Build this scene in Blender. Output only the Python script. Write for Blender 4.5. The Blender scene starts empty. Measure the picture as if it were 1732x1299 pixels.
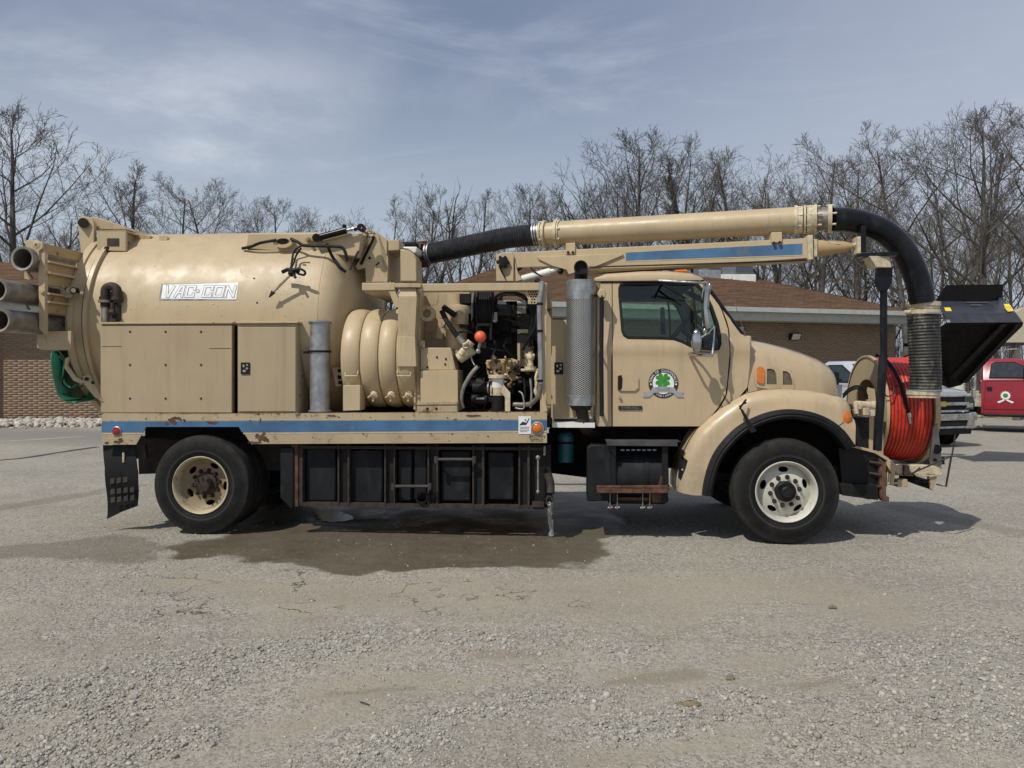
import bpy, bmesh, math, random
import numpy as np
from mathutils import Vector, Matrix, geometry

random.seed(7)
rng = np.random.default_rng(7)
sc = bpy.context.scene
COL = sc.collection
R = math.radians

# ------------------------------------------------------------------ camera
FPX, CX, HY, EYE = 1290.0, 866.0, 630.0, 1.70     # focal length and horizon in photo pixels, eye height
cam_d = bpy.data.cameras.new("camera")
cam = bpy.data.objects.new("camera", cam_d)
COL.objects.link(cam)
cam.location = (0, 0, EYE)
cam.rotation_euler = (R(90), 0, 0)
cam_d.sensor_width = 36
cam_d.lens = 36 * FPX / 1732
cam_d.shift_y = -(649.5 - HY) / 1732
cam_d.clip_end = 3000
sc.camera = cam

# ------------------------------------------------------------------ sky + sun
SUN_EL, SUN_SIDE = 52.0, 48.0          # sun stands to the left, on the camera's side
sd = Vector((-math.cos(R(SUN_EL)) * math.cos(R(SUN_SIDE)), -math.cos(R(SUN_EL)) * math.sin(R(SUN_SIDE)), math.sin(R(SUN_EL))))
world = bpy.data.worlds.new("World")
sc.world = world
world.use_nodes = True
wn, wl = world.node_tree.nodes, world.node_tree.links
wn.clear()
sky = wn.new("ShaderNodeTexSky"); sky.sky_type = 'NISHITA'; sky.sun_disc = False
sky.sun_elevation = R(SUN_EL)
sky.sun_rotation = math.atan2(sd.x, sd.y)
sky.air_density = 1.0; sky.dust_density = 1.0; sky.ozone_density = 1.5; sky.altitude = 200
tc = wn.new("ShaderNodeTexCoord")
def wnoise(scale, rot, loc, dist, detail=6, rough=.55, nscale=1.0):
    m = wn.new("ShaderNodeMapping"); m.inputs['Scale'].default_value = scale
    m.inputs['Rotation'].default_value = rot; m.inputs['Location'].default_value = loc
    n = wn.new("ShaderNodeTexNoise"); n.inputs['Scale'].default_value = nscale
    n.inputs['Detail'].default_value = detail; n.inputs['Roughness'].default_value = rough; n.inputs['Distortion'].default_value = dist
    wl.new(tc.outputs['Generated'], m.inputs['Vector']); wl.new(m.outputs[0], n.inputs['Vector'])
    return n.outputs['Fac']
def wramp(sock, a, b, lo=0., hi=1.):
    r = wn.new("ShaderNodeMapRange"); r.interpolation_type = 'SMOOTHSTEP'
    r.inputs['From Min'].default_value = a; r.inputs['From Max'].default_value = b
    r.inputs['To Min'].default_value = lo; r.inputs['To Max'].default_value = hi
    wl.new(sock, r.inputs['Value']); return r.outputs['Result']
def wmath(op, a, b):
    m = wn.new("ShaderNodeMath"); m.operation = op
    for i, s in enumerate((a, b)):
        if isinstance(s, (int, float)): m.inputs[i].default_value = s
        else: wl.new(s, m.inputs[i])
    return m.outputs[0]
def wmix(fac, c1, c2):
    m = wn.new("ShaderNodeMix"); m.data_type = 'RGBA'
    wl.new(fac, m.inputs[0]) if not isinstance(fac, float) else setattr(m.inputs[0], 'default_value', fac)
    for i, s in ((6, c1), (7, c2)):
        if isinstance(s, tuple): m.inputs[i].default_value = (*s, 1)
        else: wl.new(s, m.inputs[i])
    return m.outputs[2]
veil = wramp(wnoise((1.7, 1.7, 4.0), (0, R(18), 0), (1.3, 0, .4), .7, 7, .58), .34, .68)
wisp = wramp(wnoise((2.2, 2.2, 8.0), (0, R(-24), R(10)), (.2, 4, .1), 1.1, 8, .6), .5, .75)
puff = wramp(wnoise((3.6, 3.6, 9.0), (0, 0, 0), (3.7, 1, 2.2), .25, 8, .6), .42, .74)
sep = wn.new("ShaderNodeSeparateXYZ"); wl.new(tc.outputs['Generated'], sep.inputs[0])
right = wramp(sep.outputs['X'], -.1, .65, 0, .6)
left = wramp(sep.outputs['X'], -.05, -.35, 0, 1)
low = wramp(sep.outputs['Z'], .44, .12, .0, .95)
lowpuff = wmath('MULTIPLY', wmath('MULTIPLY', puff, left), wramp(sep.outputs['Z'], .40, .30, 0, .8))
c = wmix(wmath('ADD', .6, .0), sky.outputs[0], (3.1, 3.7, 5.3))
c = wmix(wmath('MULTIPLY', veil, .6), c, (4.9, 5.5, 6.9))
c = wmix(low, c, (5.6, 6.5, 7.6))
c = wmix(right, c, (6.3, 6.9, 8.3))
c = wmix(wmath('MULTIPLY', wisp, .38), c, (6.8, 7.4, 8.4))
c = wmix(lowpuff, c, (8.2, 8.8, 9.5))
bg = wn.new("ShaderNodeBackground"); bg.inputs['Strength'].default_value = .081
wo = wn.new("ShaderNodeOutputWorld")
wl.new(c, bg.inputs['Color']); wl.new(bg.outputs[0], wo.inputs['Surface'])
sun_d = bpy.data.lights.new("sun", 'SUN'); sun_d.energy = 3.45; sun_d.angle = R(.6); sun_d.color = (1, .962, .87)
sun = bpy.data.objects.new("sun", sun_d); COL.objects.link(sun)
sun.rotation_euler = (-sd).to_track_quat('-Z', 'Y').to_euler(); sun.location = (-10, -10, 20)
sc.view_settings.view_transform = 'Standard'; sc.view_settings.look = 'None'
sc.view_settings.exposure = 0; sc.view_settings.gamma = 1
sc.view_settings.use_curve_mapping = False
sc.cycles.max_bounces = 6; sc.cycles.diffuse_bounces = 3; sc.cycles.transparent_max_bounces = 12

# ------------------------------------------------------------------ frames and pixel helpers
I4 = Matrix.Identity(4)
YAW = math.atan2(.45, 5.95)
P0 = Vector((2.70, 7.50, 0))
TM = Matrix.Translation(P0) @ Matrix.Rotation(-YAW, 4, 'Z')   # truck frame: x forward, y across (away from camera), z up
TMI = TM.inverted()
NRM = Vector((math.sin(YAW), math.cos(YAW), 0))
def W(px, py, Y):                                   # world point seen at a photo pixel at depth Y
    return Vector(((px - CX) * Y / FPX, Y, EYE + (HY - py) * Y / FPX))
def G(px, py):                                      # ground point seen at a photo pixel
    Y = EYE * FPX / (py - HY); return (px - CX) * Y / FPX, Y
def L(px, py, v):                                   # truck-frame point on the plane y=v
    d = Vector(((px - CX) / FPX, 1, (HY - py) / FPX)); o = Vector((0, 0, EYE))
    t = (v - (o - P0).dot(NRM)) / d.dot(NRM)
    return TMI @ (o + d * t)
def LY(px, py, Y): return TMI @ W(px, py, Y)
def LU(px, v): return L(px, 600, v).x
def LZ(py, px, v): return L(px, py, v).z

# ------------------------------------------------------------------ mesh collector
MWM = {}
SPLIT = {'rack_lug', 'case_skid', 'hose_clamp', 'door_hinge_plate', 'hose_collar', 'saddle_bolt', 'pipe_saddle', 'case_bolt', 'skid_bolt', 'rack_rail', 'work_lamp', 'hose_clip', 'tank_strap', 'bracket_slot', 'flap_mark', 'latch_paddle', 'corner_post', 'valve_flap', 'warning_label', 'weather_cap', 'tank_strut', 'strut_web', 'drip_rail', 'shield_band', 'seat_back', 'floor_rib', 'leaf_spring', 'grille_slat', 'scratch', 'pedestal_slot', 'rack_web', 'plug_bolt', 'cargo_side'}
def finish(me, smooth=True, ang=35):
    if smooth:
        me.shade_smooth()
        try: me.set_sharp_from_angle(angle=R(ang))
        except Exception: pass
class MB:
    def __init__(s, M=None):
        s.v = []; s.f = []; s.m = []; s.M = TM if M is None else M; s.cur = 0; s.ch = []; s.marks = []
    def add(s, vs, fs):
        b = len(s.v); s.ch.append((b, len(s.f))); s.v += [Vector(p) for p in vs]
        s.f += [tuple(b + i for i in f) for f in fs]; s.m += [s.cur] * len(fs); return s
    def mark(s): s.marks.append((len(s.v), len(s.f))); return s
    def box(s, a, b):
        x0, y0, z0 = (min(a[i], b[i]) for i in range(3)); x1, y1, z1 = (max(a[i], b[i]) for i in range(3))
        return s.add([(x0,y0,z0),(x1,y0,z0),(x1,y1,z0),(x0,y1,z0),(x0,y0,z1),(x1,y0,z1),(x1,y1,z1),(x0,y1,z1)],
                     [(0,3,2,1),(4,5,6,7),(0,1,5,4),(1,2,6,5),(2,3,7,6),(3,0,4,7)])
    def prism(s, pts, t):                          # polygon (counter-clockwise or not) pushed by vector t
        n = len(pts); t = Vector(t); pts = [Vector(p) for p in pts]
        a = Vector((0, 0, 0))
        for i in range(n): a += pts[i].cross(pts[(i+1) % n])
        if a.dot(t) > 0: pts = pts[::-1]
        return s.add(pts + [p + t for p in pts],
                     [tuple(range(n)), tuple(range(2*n-1, n-1, -1))] + [(i, i+n, (i+1) % n + n, (i+1) % n) for i in range(n)])
    def plate(s, px, v, t=.02): return s.prism([L(x, y, v) for x, y in px], (0, t, 0))
    def pbox(s, x0, y0, x1, y1, v, t): return s.plate([(x0,y0),(x1,y0),(x1,y1),(x0,y1)], v, t)
    def tube(s, path, r, n=10, cap=True, rs=None):
        path = [Vector(p) for p in path]; m = len(path); rings = []; up = None
        for i in range(m):
            d = (path[min(i+1, m-1)] - path[max(i-1, 0)])
            if d.length < 1e-9: d = Vector((0, 0, 1))
            d.normalize()
            if up is None:
                up = Vector((0, 0, 1)) if abs(d.z) < .9 else Vector((0, 1, 0))
            a = d.cross(up)
            if a.length < 1e-6: a = d.orthogonal()
            a.normalize(); up = a.cross(d).normalized()
            rr = rs[i] if rs else r
            rings.append([path[i] + (a * math.cos(2*math.pi*k/n) + up * math.sin(2*math.pi*k/n)) * rr for k in range(n)])
        vs = [p for ring in rings for p in ring]; fs = []
        for i in range(m - 1):
            for k in range(n):
                fs.append((i*n+k, i*n+(k+1) % n, (i+1)*n+(k+1) % n, (i+1)*n+k))
        if cap: fs += [tuple(range(n-1, -1, -1)), tuple((m-1)*n+k for k in range(n))]
        return s.add(vs, fs)
    def cyl(s, a, b, r, n=20, r2=None, cap=True):
        return s.tube([a, b], r, n, cap, [r, r if r2 is None else r2])
    def lathe(s, prof, c, axis, n=40, closed=False):   # prof: (distance along axis, radius)
        c = Vector(c); ax = Vector(axis).normalized(); a = ax.orthogonal().normalized(); b = ax.cross(a)
        m = len(prof); vs = []
        for (h, r) in prof:
            for k in range(n):
                t = 2*math.pi*k/n
                vs.append(c + ax*h + (a*math.cos(t) + b*math.sin(t)) * r)
        fs = []
        for i in range(m - 1 + (1 if closed else 0)):
            j = (i + 1) % m
            for k in range(n):
                fs.append((i*n+k, i*n+(k+1) % n, j*n+(k+1) % n, j*n+k))
        return s.add(vs, fs)
    def ring(s, c, axis, r0, r1, h, n=32):          # flat ring with thickness
        return s.lathe([(0, r0), (0, r1), (h, r1), (h, r0)], c, axis, n, True)
    def sphere(s, c, r, n=16, sc=(1, 1, 1)):
        prof = [(-math.cos(math.pi*i/(n//2))*r, max(math.sin(math.pi*i/(n//2))*r, 1e-4)) for i in range(n//2+1)]
        b = len(s.v); s.lathe(prof, (0, 0, 0), (0, 0, 1), n)
        for i in range(b, len(s.v)): p = s.v[i]; s.v[i] = Vector((p.x*sc[0], p.y*sc[1], p.z*sc[2])) + Vector(c)
        return s
    def sweep(s, path, prof, side=(0, 1, 0), closed=True):  # profile (along in-plane normal, along side) moved along a path
        path = [Vector(p) for p in path]; sv = Vector(side).normalized(); m = len(path); k = len(prof); vs = []
        for i in range(m):
            d = (path[min(i+1, m-1)] - path[max(i-1, 0)]).normalized(); nn = sv.cross(d).normalized()
            vs += [path[i] + nn*a + sv*b for a, b in prof]
        fs = [(i*k+j, i*k+(j+1) % k, (i+1)*k+(j+1) % k, (i+1)*k+j) for i in range(m-1) for j in range(k if closed else k-1)]
        if closed: fs += [tuple(range(k-1, -1, -1)), tuple((m-1)*k+j for j in range(k))]
        return s.add(vs, fs)
    def panel(s, outline, vfun, holes=(), step=.05, thick=.02, v0=.2, mirror=False, px=True):
        def conv(q):
            if not px: return q[0], q[1]
            v = v0
            for _ in range(3):
                p = L(q[0], q[1], v); v = vfun(p.x, p.z)
            return p.x, p.z
        loops = [[conv(q) for q in outline]] + [[conv(q) for q in h] for h in holes]
        def refine(lp):
            out = []
            for i, a in enumerate(lp):
                b = lp[(i+1) % len(lp)]; d = math.hypot(b[0]-a[0], b[1]-a[1]); n = max(1, int(d/step))
                out += [(a[0]+(b[0]-a[0])*j/n, a[1]+(b[1]-a[1])*j/n) for j in range(n)]
            return out
        loops = [refine(lp) for lp in loops]
        def inside(p, lp):
            c = False; j = len(lp)-1
            for i in range(len(lp)):
                if (lp[i][1] > p[1]) != (lp[j][1] > p[1]) and p[0] < (lp[j][0]-lp[i][0])*(p[1]-lp[i][1])/(lp[j][1]-lp[i][1])+lp[i][0]: c = not c
                j = i
            return c
        ok = lambda p: inside(p, loops[0]) and not any(inside(p, h) for h in loops[1:])
        pts = []; edges = []
        for lp in loops:
            b = len(pts); pts += lp; edges += [(b+i, b+(i+1) % len(lp)) for i in range(len(lp))]
        xs = [p[0] for p in loops[0]]; zs = [p[1] for p in loops[0]]
        border = list(pts)
        x = min(xs)+step*.5
        while x < max(xs):
            z = min(zs)+step*.5
            while z < max(zs):
                if ok((x, z)) and all((x-q[0])**2+(z-q[1])**2 > (step*.4)**2 for q in border): pts.append((x, z))
                z += step
            x += step
        r = geometry.delaunay_2d_cdt([Vector(p) for p in pts], edges, [], 0, 1e-6)
        vv, ff = r[0], [f for f in r[2] if ok((sum(r[0][i].x for i in f)/3, sum(r[0][i].y for i in f)/3))]
        cnt = {}
        for f in ff:
            for i in range(3): e = (f[i], f[(i+1) % 3]); cnt[e] = 1
        rim = [e for e in cnt if (e[1], e[0]) not in cnt]
        def V(p, t): v = vfun(p[0], p[1])+t; return Vector((p[0], (2.44-v) if mirror else v, p[1]))
        n = len(vv)
        vs = [V(p, 0) for p in vv] + [V(p, thick) for p in vv]
        fs = [tuple(f) for f in ff] + [tuple(i+n for i in f[::-1]) for f in ff] + [(e[0], e[0]+n, e[1]+n, e[1]) for e in rim]
        if mirror: fs = [f[::-1] for f in fs]
        return s.add(vs, fs)
    def build(s, name, mat, parent=None, smooth=True, ang=35, bevel=0, seg=2, **tags):
        cuts = s.marks or (s.ch if name in SPLIT else [])
        if len(cuts) > 1:
            o = None; ends = cuts[1:]+[(len(s.v), len(s.f))]
            for (v0, f0), (v1, f1) in zip(cuts, ends):
                if v1 == v0: continue
                q = MB(s.M); q.v = s.v[v0:v1]; q.f = [tuple(i-v0 for i in f) for f in s.f[f0:f1]]; q.m = s.m[f0:f1]
                w = q.build(name, mat, parent, smooth, ang, bevel, seg, **tags); o = o or w
            return o
        me = bpy.data.meshes.new(name)
        P = [s.M @ p for p in s.v]
        if parent is None:
            xs = [p.x for p in P]; ys = [p.y for p in P]; zs = [p.z for p in P]
            B = Matrix.Translation(((min(xs)+max(xs))/2, (min(ys)+max(ys))/2, min(zs)))
        else: B = MWM[parent.name]
        Bi = B.inverted()
        me.from_pydata([Bi @ p for p in P], [], s.f)
        mats = mat if isinstance(mat, (list, tuple)) else [mat]
        for m in mats: me.materials.append(m)
        if len(mats) > 1: me.polygons.foreach_set("material_index", s.m)
        me.validate(); me.update()
        finish(me, smooth, ang)
        o = bpy.data.objects.new(name, me); COL.objects.link(o)
        if parent is None: o.matrix_world = B
        else: o.parent = parent
        MWM[o.name] = B
        if bevel:
            b = o.modifiers.new("bevel", 'BEVEL'); b.width = bevel; b.segments = seg; b.limit_method = 'ANGLE'; b.angle_limit = R(40); b.harden_normals = False
        for k, x in tags.items(): o[k] = x
        return o
def empty(name, M, parent=None, **tags):
    o = bpy.data.objects.new(name, None); COL.objects.link(o); o.empty_display_size = .2
    if parent is None: o.matrix_world = M; MWM[o.name] = M
    else:
        o.parent = parent; o.matrix_local = MWM[parent.name].inverted() @ M; MWM[o.name] = M
    for k, x in tags.items(): o[k] = x
    return o
def kids(o): return [c for c in COL.objects if c.parent == o]
def copy_tree(o, parent=None, M=None, ch=None):
    c = o.copy(); COL.objects.link(c)
    c.parent = parent
    if M is not None: c.matrix_local = M
    for k in (ch or kids)(o): copy_tree(k, c, None, ch)
    return c
def smoothpath(pts, n=6):
    pts = [Vector(p) for p in pts]; out = []
    for i in range(len(pts)-1):
        p0 = pts[max(i-1, 0)]; p1 = pts[i]; p2 = pts[i+1]; p3 = pts[min(i+2, len(pts)-1)]
        for k in range(n):
            t = k/n
            out.append(.5*((2*p1)+(-p0+p2)*t+(2*p0-5*p1+4*p2-p3)*t*t+(-p0+3*p1-3*p2+p3)*t**3))
    out.append(pts[-1]); return out

# ------------------------------------------------------------------ materials
class NT:
    def __init__(s, name):
        s.mat = bpy.data.materials.new(name); s.mat.use_nodes = True; t = s.mat.node_tree
        s.n, s.l = t.nodes, t.links; s.b = s.n['Principled BSDF']; s.tc = s.n.new("ShaderNodeTexCoord"); s.pos = s.tc.outputs['Object']
    def link(s, a, b): s.l.new(a, b)
    def put(s, sock, val):
        if isinstance(val, bpy.types.NodeSocket): s.l.new(val, sock)
        elif isinstance(val, tuple) and len(val) == 3 and sock.type == 'RGBA': sock.default_value = (*val, 1)
        else: sock.default_value = val
    def noise(s, scale=5, detail=4, rough=.55, vec=None, stretch=None, dist=0, out='Fac'):
        n = s.n.new("ShaderNodeTexNoise"); n.inputs['Scale'].default_value = scale; n.inputs['Detail'].default_value = detail
        n.inputs['Roughness'].default_value = rough; n.inputs['Distortion'].default_value = dist
        v = vec or s.pos
        if stretch:
            m = s.n.new("ShaderNodeMapping"); m.inputs['Scale'].default_value = stretch; s.l.new(v, m.inputs['Vector']); v = m.outputs[0]
        s.l.new(v, n.inputs['Vector']); return n.outputs[out]
    def voro(s, scale, feature='F1', out='Distance', vec=None):
        n = s.n.new("ShaderNodeTexVoronoi"); n.feature = feature; n.inputs['Scale'].default_value = scale
        s.l.new(vec or s.pos, n.inputs['Vector']); return n.outputs[out]
    def ramp(s, x, a, b, lo=0., hi=1.):
        r = s.n.new("ShaderNodeMapRange"); r.interpolation_type = 'SMOOTHSTEP'
        for k, v in (('From Min', a), ('From Max', b), ('To Min', lo), ('To Max', hi)): r.inputs[k].default_value = v
        s.l.new(x, r.inputs['Value']); return r.outputs['Result']
    def math(s, op, a, b=0.):
        m = s.n.new("ShaderNodeMath"); m.operation = op; s.put(m.inputs[0], a); s.put(m.inputs[1], b); return m.outputs[0]
    def mix(s, f, a, b, mode='MIX'):
        m = s.n.new("ShaderNodeMix"); m.data_type = 'RGBA'; m.blend_type = mode
        s.put(m.inputs[0], f); s.put(m.inputs[6], a); s.put(m.inputs[7], b); return m.outputs[2]
    def attr(s, name, out='Fac'):
        a = s.n.new("ShaderNodeAttribute"); a.attribute_name = name; return a.outputs[out]
    def sep(s, v=None):
        x = s.n.new("ShaderNodeSeparateXYZ"); s.l.new(v or s.pos, x.inputs[0]); return x.outputs
    def bump(s, h, strength=.3, dist=.01):
        b = s.n.new("ShaderNodeBump"); b.inputs['Strength'].default_value = strength; b.inputs['Distance'].default_value = dist
        s.l.new(h, b.inputs['Height']); s.l.new(b.outputs[0], s.b.inputs['Normal'])
    def done(s, color=None, rough=None, metal=None):
        if color is not None: s.put(s.b.inputs['Base Color'], color)
        if rough is not None: s.put(s.b.inputs['Roughness'], rough)
        if metal is not None: s.put(s.b.inputs['Metallic'], metal)
        return s.mat
DARKSPEC = .25
def plain(name, col, rough=.5, metal=0., var=.12, scale=6, bump=0., bscale=60, dirt=None, dirtamt=.4):
    t = NT(name)
    f = t.noise(scale, 5, .6)
    c = t.mix(t.ramp(f, .3, .7), tuple(x*(1-var) for x in col), tuple(min(1, x*(1+var)) for x in col))
    if dirt:
        d = t.ramp(t.noise(scale*1.7, 7, .65, stretch=(1, 1, .45)), .5, .75, 0, dirtamt)
        c = t.mix(d, c, dirt)
    r = t.ramp(t.noise(scale*2, 3), .3, .7, max(0, rough-.08), min(1, rough+.1))
    if bump: t.bump(t.noise(bscale, 4), bump, .004)
    if max(col) < .02 and rough > .26: t.b.inputs['Specular IOR Level'].default_value = DARKSPEC
    return t.done(c, r, metal)
TAN = (.475, .368, .218)
def paint(name, col=TAN, rough=.42, rust=.0, streak=.3, lo=.52, dust=(.33, .28, .2)):
    t = NT(name)
    c = t.mix(t.ramp(t.noise(1.3, 4, .6), .3, .7), tuple(x*.94 for x in col), tuple(x*1.05 for x in col))
    c = t.mix(t.ramp(t.noise(.55, 5, .6), .40, .66, 0, .34), c, tuple(x*y for x, y in zip(col, (.86, .88, .98))))
    st = t.ramp(t.noise(3.2, 6, .65, stretch=(1.8, 1.8, .16)), .46, .74, 0, min(.8, streak*1.25))
    c = t.mix(st, c, tuple(x*.66 for x in col))
    st2 = t.ramp(t.noise(14, 4, .6, stretch=(1.5, 1.5, .07)), .56, .74, 0, streak)
    c = t.mix(st2, c, tuple(x*y for x, y in zip(col, (.62, .56, .46))))
    c = t.mix(t.ramp(t.noise(7, 7, .7), .48, .8, 0, .4), c, dust)
    zz = t.sep()[2]
    c = t.mix(t.math('MULTIPLY', t.ramp(zz, 1.35, .55, 0, .55), t.ramp(t.noise(5, 6, .7), .3, .62)), c, (.25, .21, .155))
    sp = t.ramp(t.noise(38, 3, .6), .73, .79, 0, .5)
    c = t.mix(sp, c, (.10, .06, .035))
    if rust:
        rm = t.ramp(t.noise(9, 8, .75), .60-.1*rust, .66, 0, 1)
        c = t.mix(rm, c, t.mix(t.noise(40, 4), (.16, .055, .02), (.05, .022, .012)))
    t.bump(t.noise(1.6, 3), .06, .02)
    t.b.inputs['Coat Weight'].default_value = .10; t.b.inputs['Coat Roughness'].default_value = .3
    return t.done(c, t.ramp(t.noise(5, 5), .3, .7, rough-.08, rough+.14))
M_tan = paint("tan_paint", rough=.5)
M_tan2 = paint("tan_paint_worn", tuple(x*.93 for x in TAN), .5, .35, .45)
M_tanr = paint("tan_paint_rusty", tuple(x*.85 for x in TAN), .6, 1.0, .5)
M_gold = paint("tan_paint_aged", (.40, .28, .13), .55, .3, .4)
M_cab = paint("tan_paint_cab", (.495, .378, .230), .38, 0, .32, dust=(.40, .33, .23))
M_box = paint("tan_paint_box", (.385, .300, .185), .58, 0, .3)
M_blue = plain("blue_stripe_vinyl", (.045, .125, .245), .5, 0, .2, 3, dirt=(.25, .22, .16), dirtamt=.25)
M_pin = plain("pale_pinstripe", (.42, .38, .30), .5)
M_black = plain("black_steel", (.009, .009, .0095), .55, 0, .4, 5, .15, dirt=(.035, .028, .02), dirtamt=.45)
M_deep = plain("shade_black", (.004, .004, .004), .9)  # near-black; also puts the shade of gaps and recesses into the colour
M_rub = plain("black_rubber", (.009, .009, .0102), .62, 0, .3, 6, .1, dirt=(.034, .032, .029), dirtamt=.3)
M_gloss = plain("glossy_black_paint", (.006, .0068, .010), .30, 0, .3, 4, .05, 12, dirt=(.07, .07, .07), dirtamt=.25)
M_rust = plain("rusty_steel", (.095, .042, .024), .8, 0, .5, 12, .5, 80, dirt=(.04, .02, .012), dirtamt=.8)
M_rustd = plain("dark_rusty_steel", (.030, .020, .015), .75, 0, .5, 12, .4, 80, dirt=(.075, .04, .022), dirtamt=.45)
M_galv = plain("galvanised_steel", (.36, .37, .37), .42, .75, .2, 9, .1, dirt=(.25, .24, .22), dirtamt=.5)
M_dull = plain("dull_aluminium_pipe", (.27, .25, .22), .5, .6, .25, 9, .1, dirt=(.16, .12, .08), dirtamt=.6)
M_chrome = plain("chrome", (.50, .50, .50), .16, 1., .25)
M_white = plain("white_paint", (.70, .69, .65), .45, 0, .08, dirt=(.35, .3, .22), dirtamt=.35)
M_cream = plain("cream_cast_metal", (.52, .44, .30), .5, 0, .2, 20, .2, dirt=(.16, .10, .06), dirtamt=.6)
M_amber = plain("amber_lens", (.58, .15, .008), .2); M_amber.node_tree.nodes['Principled BSDF'].inputs['Coat Weight'].default_value = .6
M_redl = plain("red_lens", (.32, .012, .015), .2)
M_orange = plain("orange_ball_plastic", (.75, .13, .045), .4)
M_teal = plain("teal_canister", (.01, .085, .10), .4)
M_green = plain("green_plastic", (.006, .095, .05), .32, 0, .25, 4)
M_hose = plain("red_jetting_hose", (.48, .035, .018), .38, 0, .18, 9, dirt=(.28, .06, .04), dirtamt=.3)
M_yel = plain("yellow_label", (.75, .55, .05), .5)
M_ink = plain("black_ink", (.02, .02, .02), .6)
M_grey = plain("grey_ink", (.22, .23, .23), .6)
M_wsig = plain("white_vinyl", (.74, .76, .76), .5, 0, .06, dirt=(.5, .48, .42), dirtamt=.4)
M_ribbon = plain("silver_ribbon_print", (.30, .30, .33), .5, 0, .05)
M_clover = plain("green_clover_print", (.035, .24, .025), .5, 0, .2, 30)
M_dusty = plain("dusty_black_plastic", (.008, .009, .011), .6, 0, .4, 4, .1, dirt=(.04, .042, .045), dirtamt=.55)
def glassmat(name, tint, amt=.55):
    t = NT(name)
    tr = t.n.new("ShaderNodeBsdfTransparent"); tr.inputs[0].default_value = (*tint, 1)
    gl = t.n.new("ShaderNodeBsdfGlossy"); gl.inputs['Roughness'].default_value = .03
    fr = t.n.new("ShaderNodeFresnel"); fr.inputs[0].default_value = 1.5
    mx = t.n.new("ShaderNodeMixShader"); t.l.new(fr.outputs[0], mx.inputs[0]); t.l.new(tr.outputs[0], mx.inputs[1]); t.l.new(gl.outputs[0], mx.inputs[2])
    t.l.new(mx.outputs[0], t.n['Material Output'].inputs['Surface']); return t.mat
M_glass = glassmat("tinted_cab_glass", (.78, .88, .83))
M_dglass = plain("dark_vehicle_glass", (.03, .04, .045), .08)
def tyremat():
    t = NT("tyre_rubber")
    s = t.sep(); r = t.math('SQRT', t.math('ADD', t.math('MULTIPLY', s[0], s[0]), t.math('MULTIPLY', s[2], s[2])))
    w = t.math('SINE', t.math('MULTIPLY', r, 260)); 
    c = t.mix(t.ramp(t.noise(5, 6, .65), .4, .75), (.007, .007, .0075), (.016, .0155, .0145))
    c = t.mix(t.ramp(t.noise(11, 6, .7, stretch=(1, 1, .7)), .5, .8, 0, .5), c, (.032, .030, .027))
    c = t.mix(t.math('MULTIPLY', t.ramp(r, .43, .50), t.ramp(t.noise(7, 5, .7), .3, .7, .1, .8)), c, (.036, .033, .029))
    c = t.mix(t.math('MULTIPLY', t.math('MULTIPLY', t.ramp(r, .345, .352), t.ramp(r, .372, .365)), .6), c, (.045, .043, .038))
    h = t.math('ADD', t.math('MULTIPLY', w, .25), t.noise(45, 3)); t.bump(h, .35, .004)
    t.b.inputs['Specular IOR Level'].default_value = .22
    return t.done(c, .72)
M_tyre = tyremat()
def wheelwhite(name, col, rustamt):
    t = NT(name)
    c = t.mix(t.ramp(t.noise(9, 7, .7), .5, .72, 0, rustamt), col, (.17, .085, .035))
    c = t.mix(t.ramp(t.noise(3, 5, .6), .4, .8, 0, .5), c, tuple(x*.6 for x in col))
    c = t.mix(t.ramp(t.noise(60, 3), .66, .72, 0, .8), c, (.08, .04, .02))
    return t.done(c, .5)
M_rimw = wheelwhite("white_wheel_enamel", (.56, .55, .47), .35)
M_discr = wheelwhite('rusty_wheel_disc', (.26, .19, .11), 1.0)
M_rimr = wheelwhite("cream_wheel_enamel", (.46, .40, .26), .9)
def perfmat():
    t = NT("perforated_heat_shield")
    # staggered diamonds around a vertical cylinder (object z and angle)
    s = t.sep(t.attr("uvp", 'Vector'))
    a = t.math('MULTIPLY', s[0], 1/.034); b = t.math('MULTIPLY', s[1], 1/.020)
    p = t.math('ADD', a, b); q = t.math('SUBTRACT', a, b)
    fp = t.math('ABSOLUTE', t.math('SUBTRACT', t.math('FRACT', p), .5)); fq = t.math('ABSOLUTE', t.math('SUBTRACT', t.math('FRACT', q), .5))
    hole = t.ramp(t.math('MAXIMUM', fp, fq), .36, .31)
    c = t.mix(hole, t.mix(t.noise(8, 5), (.42, .41, .39), (.56, .55, .52)), (.012, .012, .012))
    t.bump(hole, -.6, .004)
    return t.done(c, t.ramp(hole, 0, 1, .38, .9), t.ramp(hole, 0, 1, .75, 0))
M_perf = perfmat()
def corrmat(name, col):
    t = NT(name); return t.done(t.mix(t.ramp(t.noise(14, 5, .6), .35, .7), col, tuple(x*1.9+.01 for x in col)), .5)
M_corr = corrmat("black_corrugated_rubber", (.010, .010, .0115))
M_corrd = plain("dirty_corrugated_rubber", (.022, .021, .019), .6, 0, .5, 9, dirt=(.17, .15, .10), dirtamt=.85)
print("P1 ok")
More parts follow.
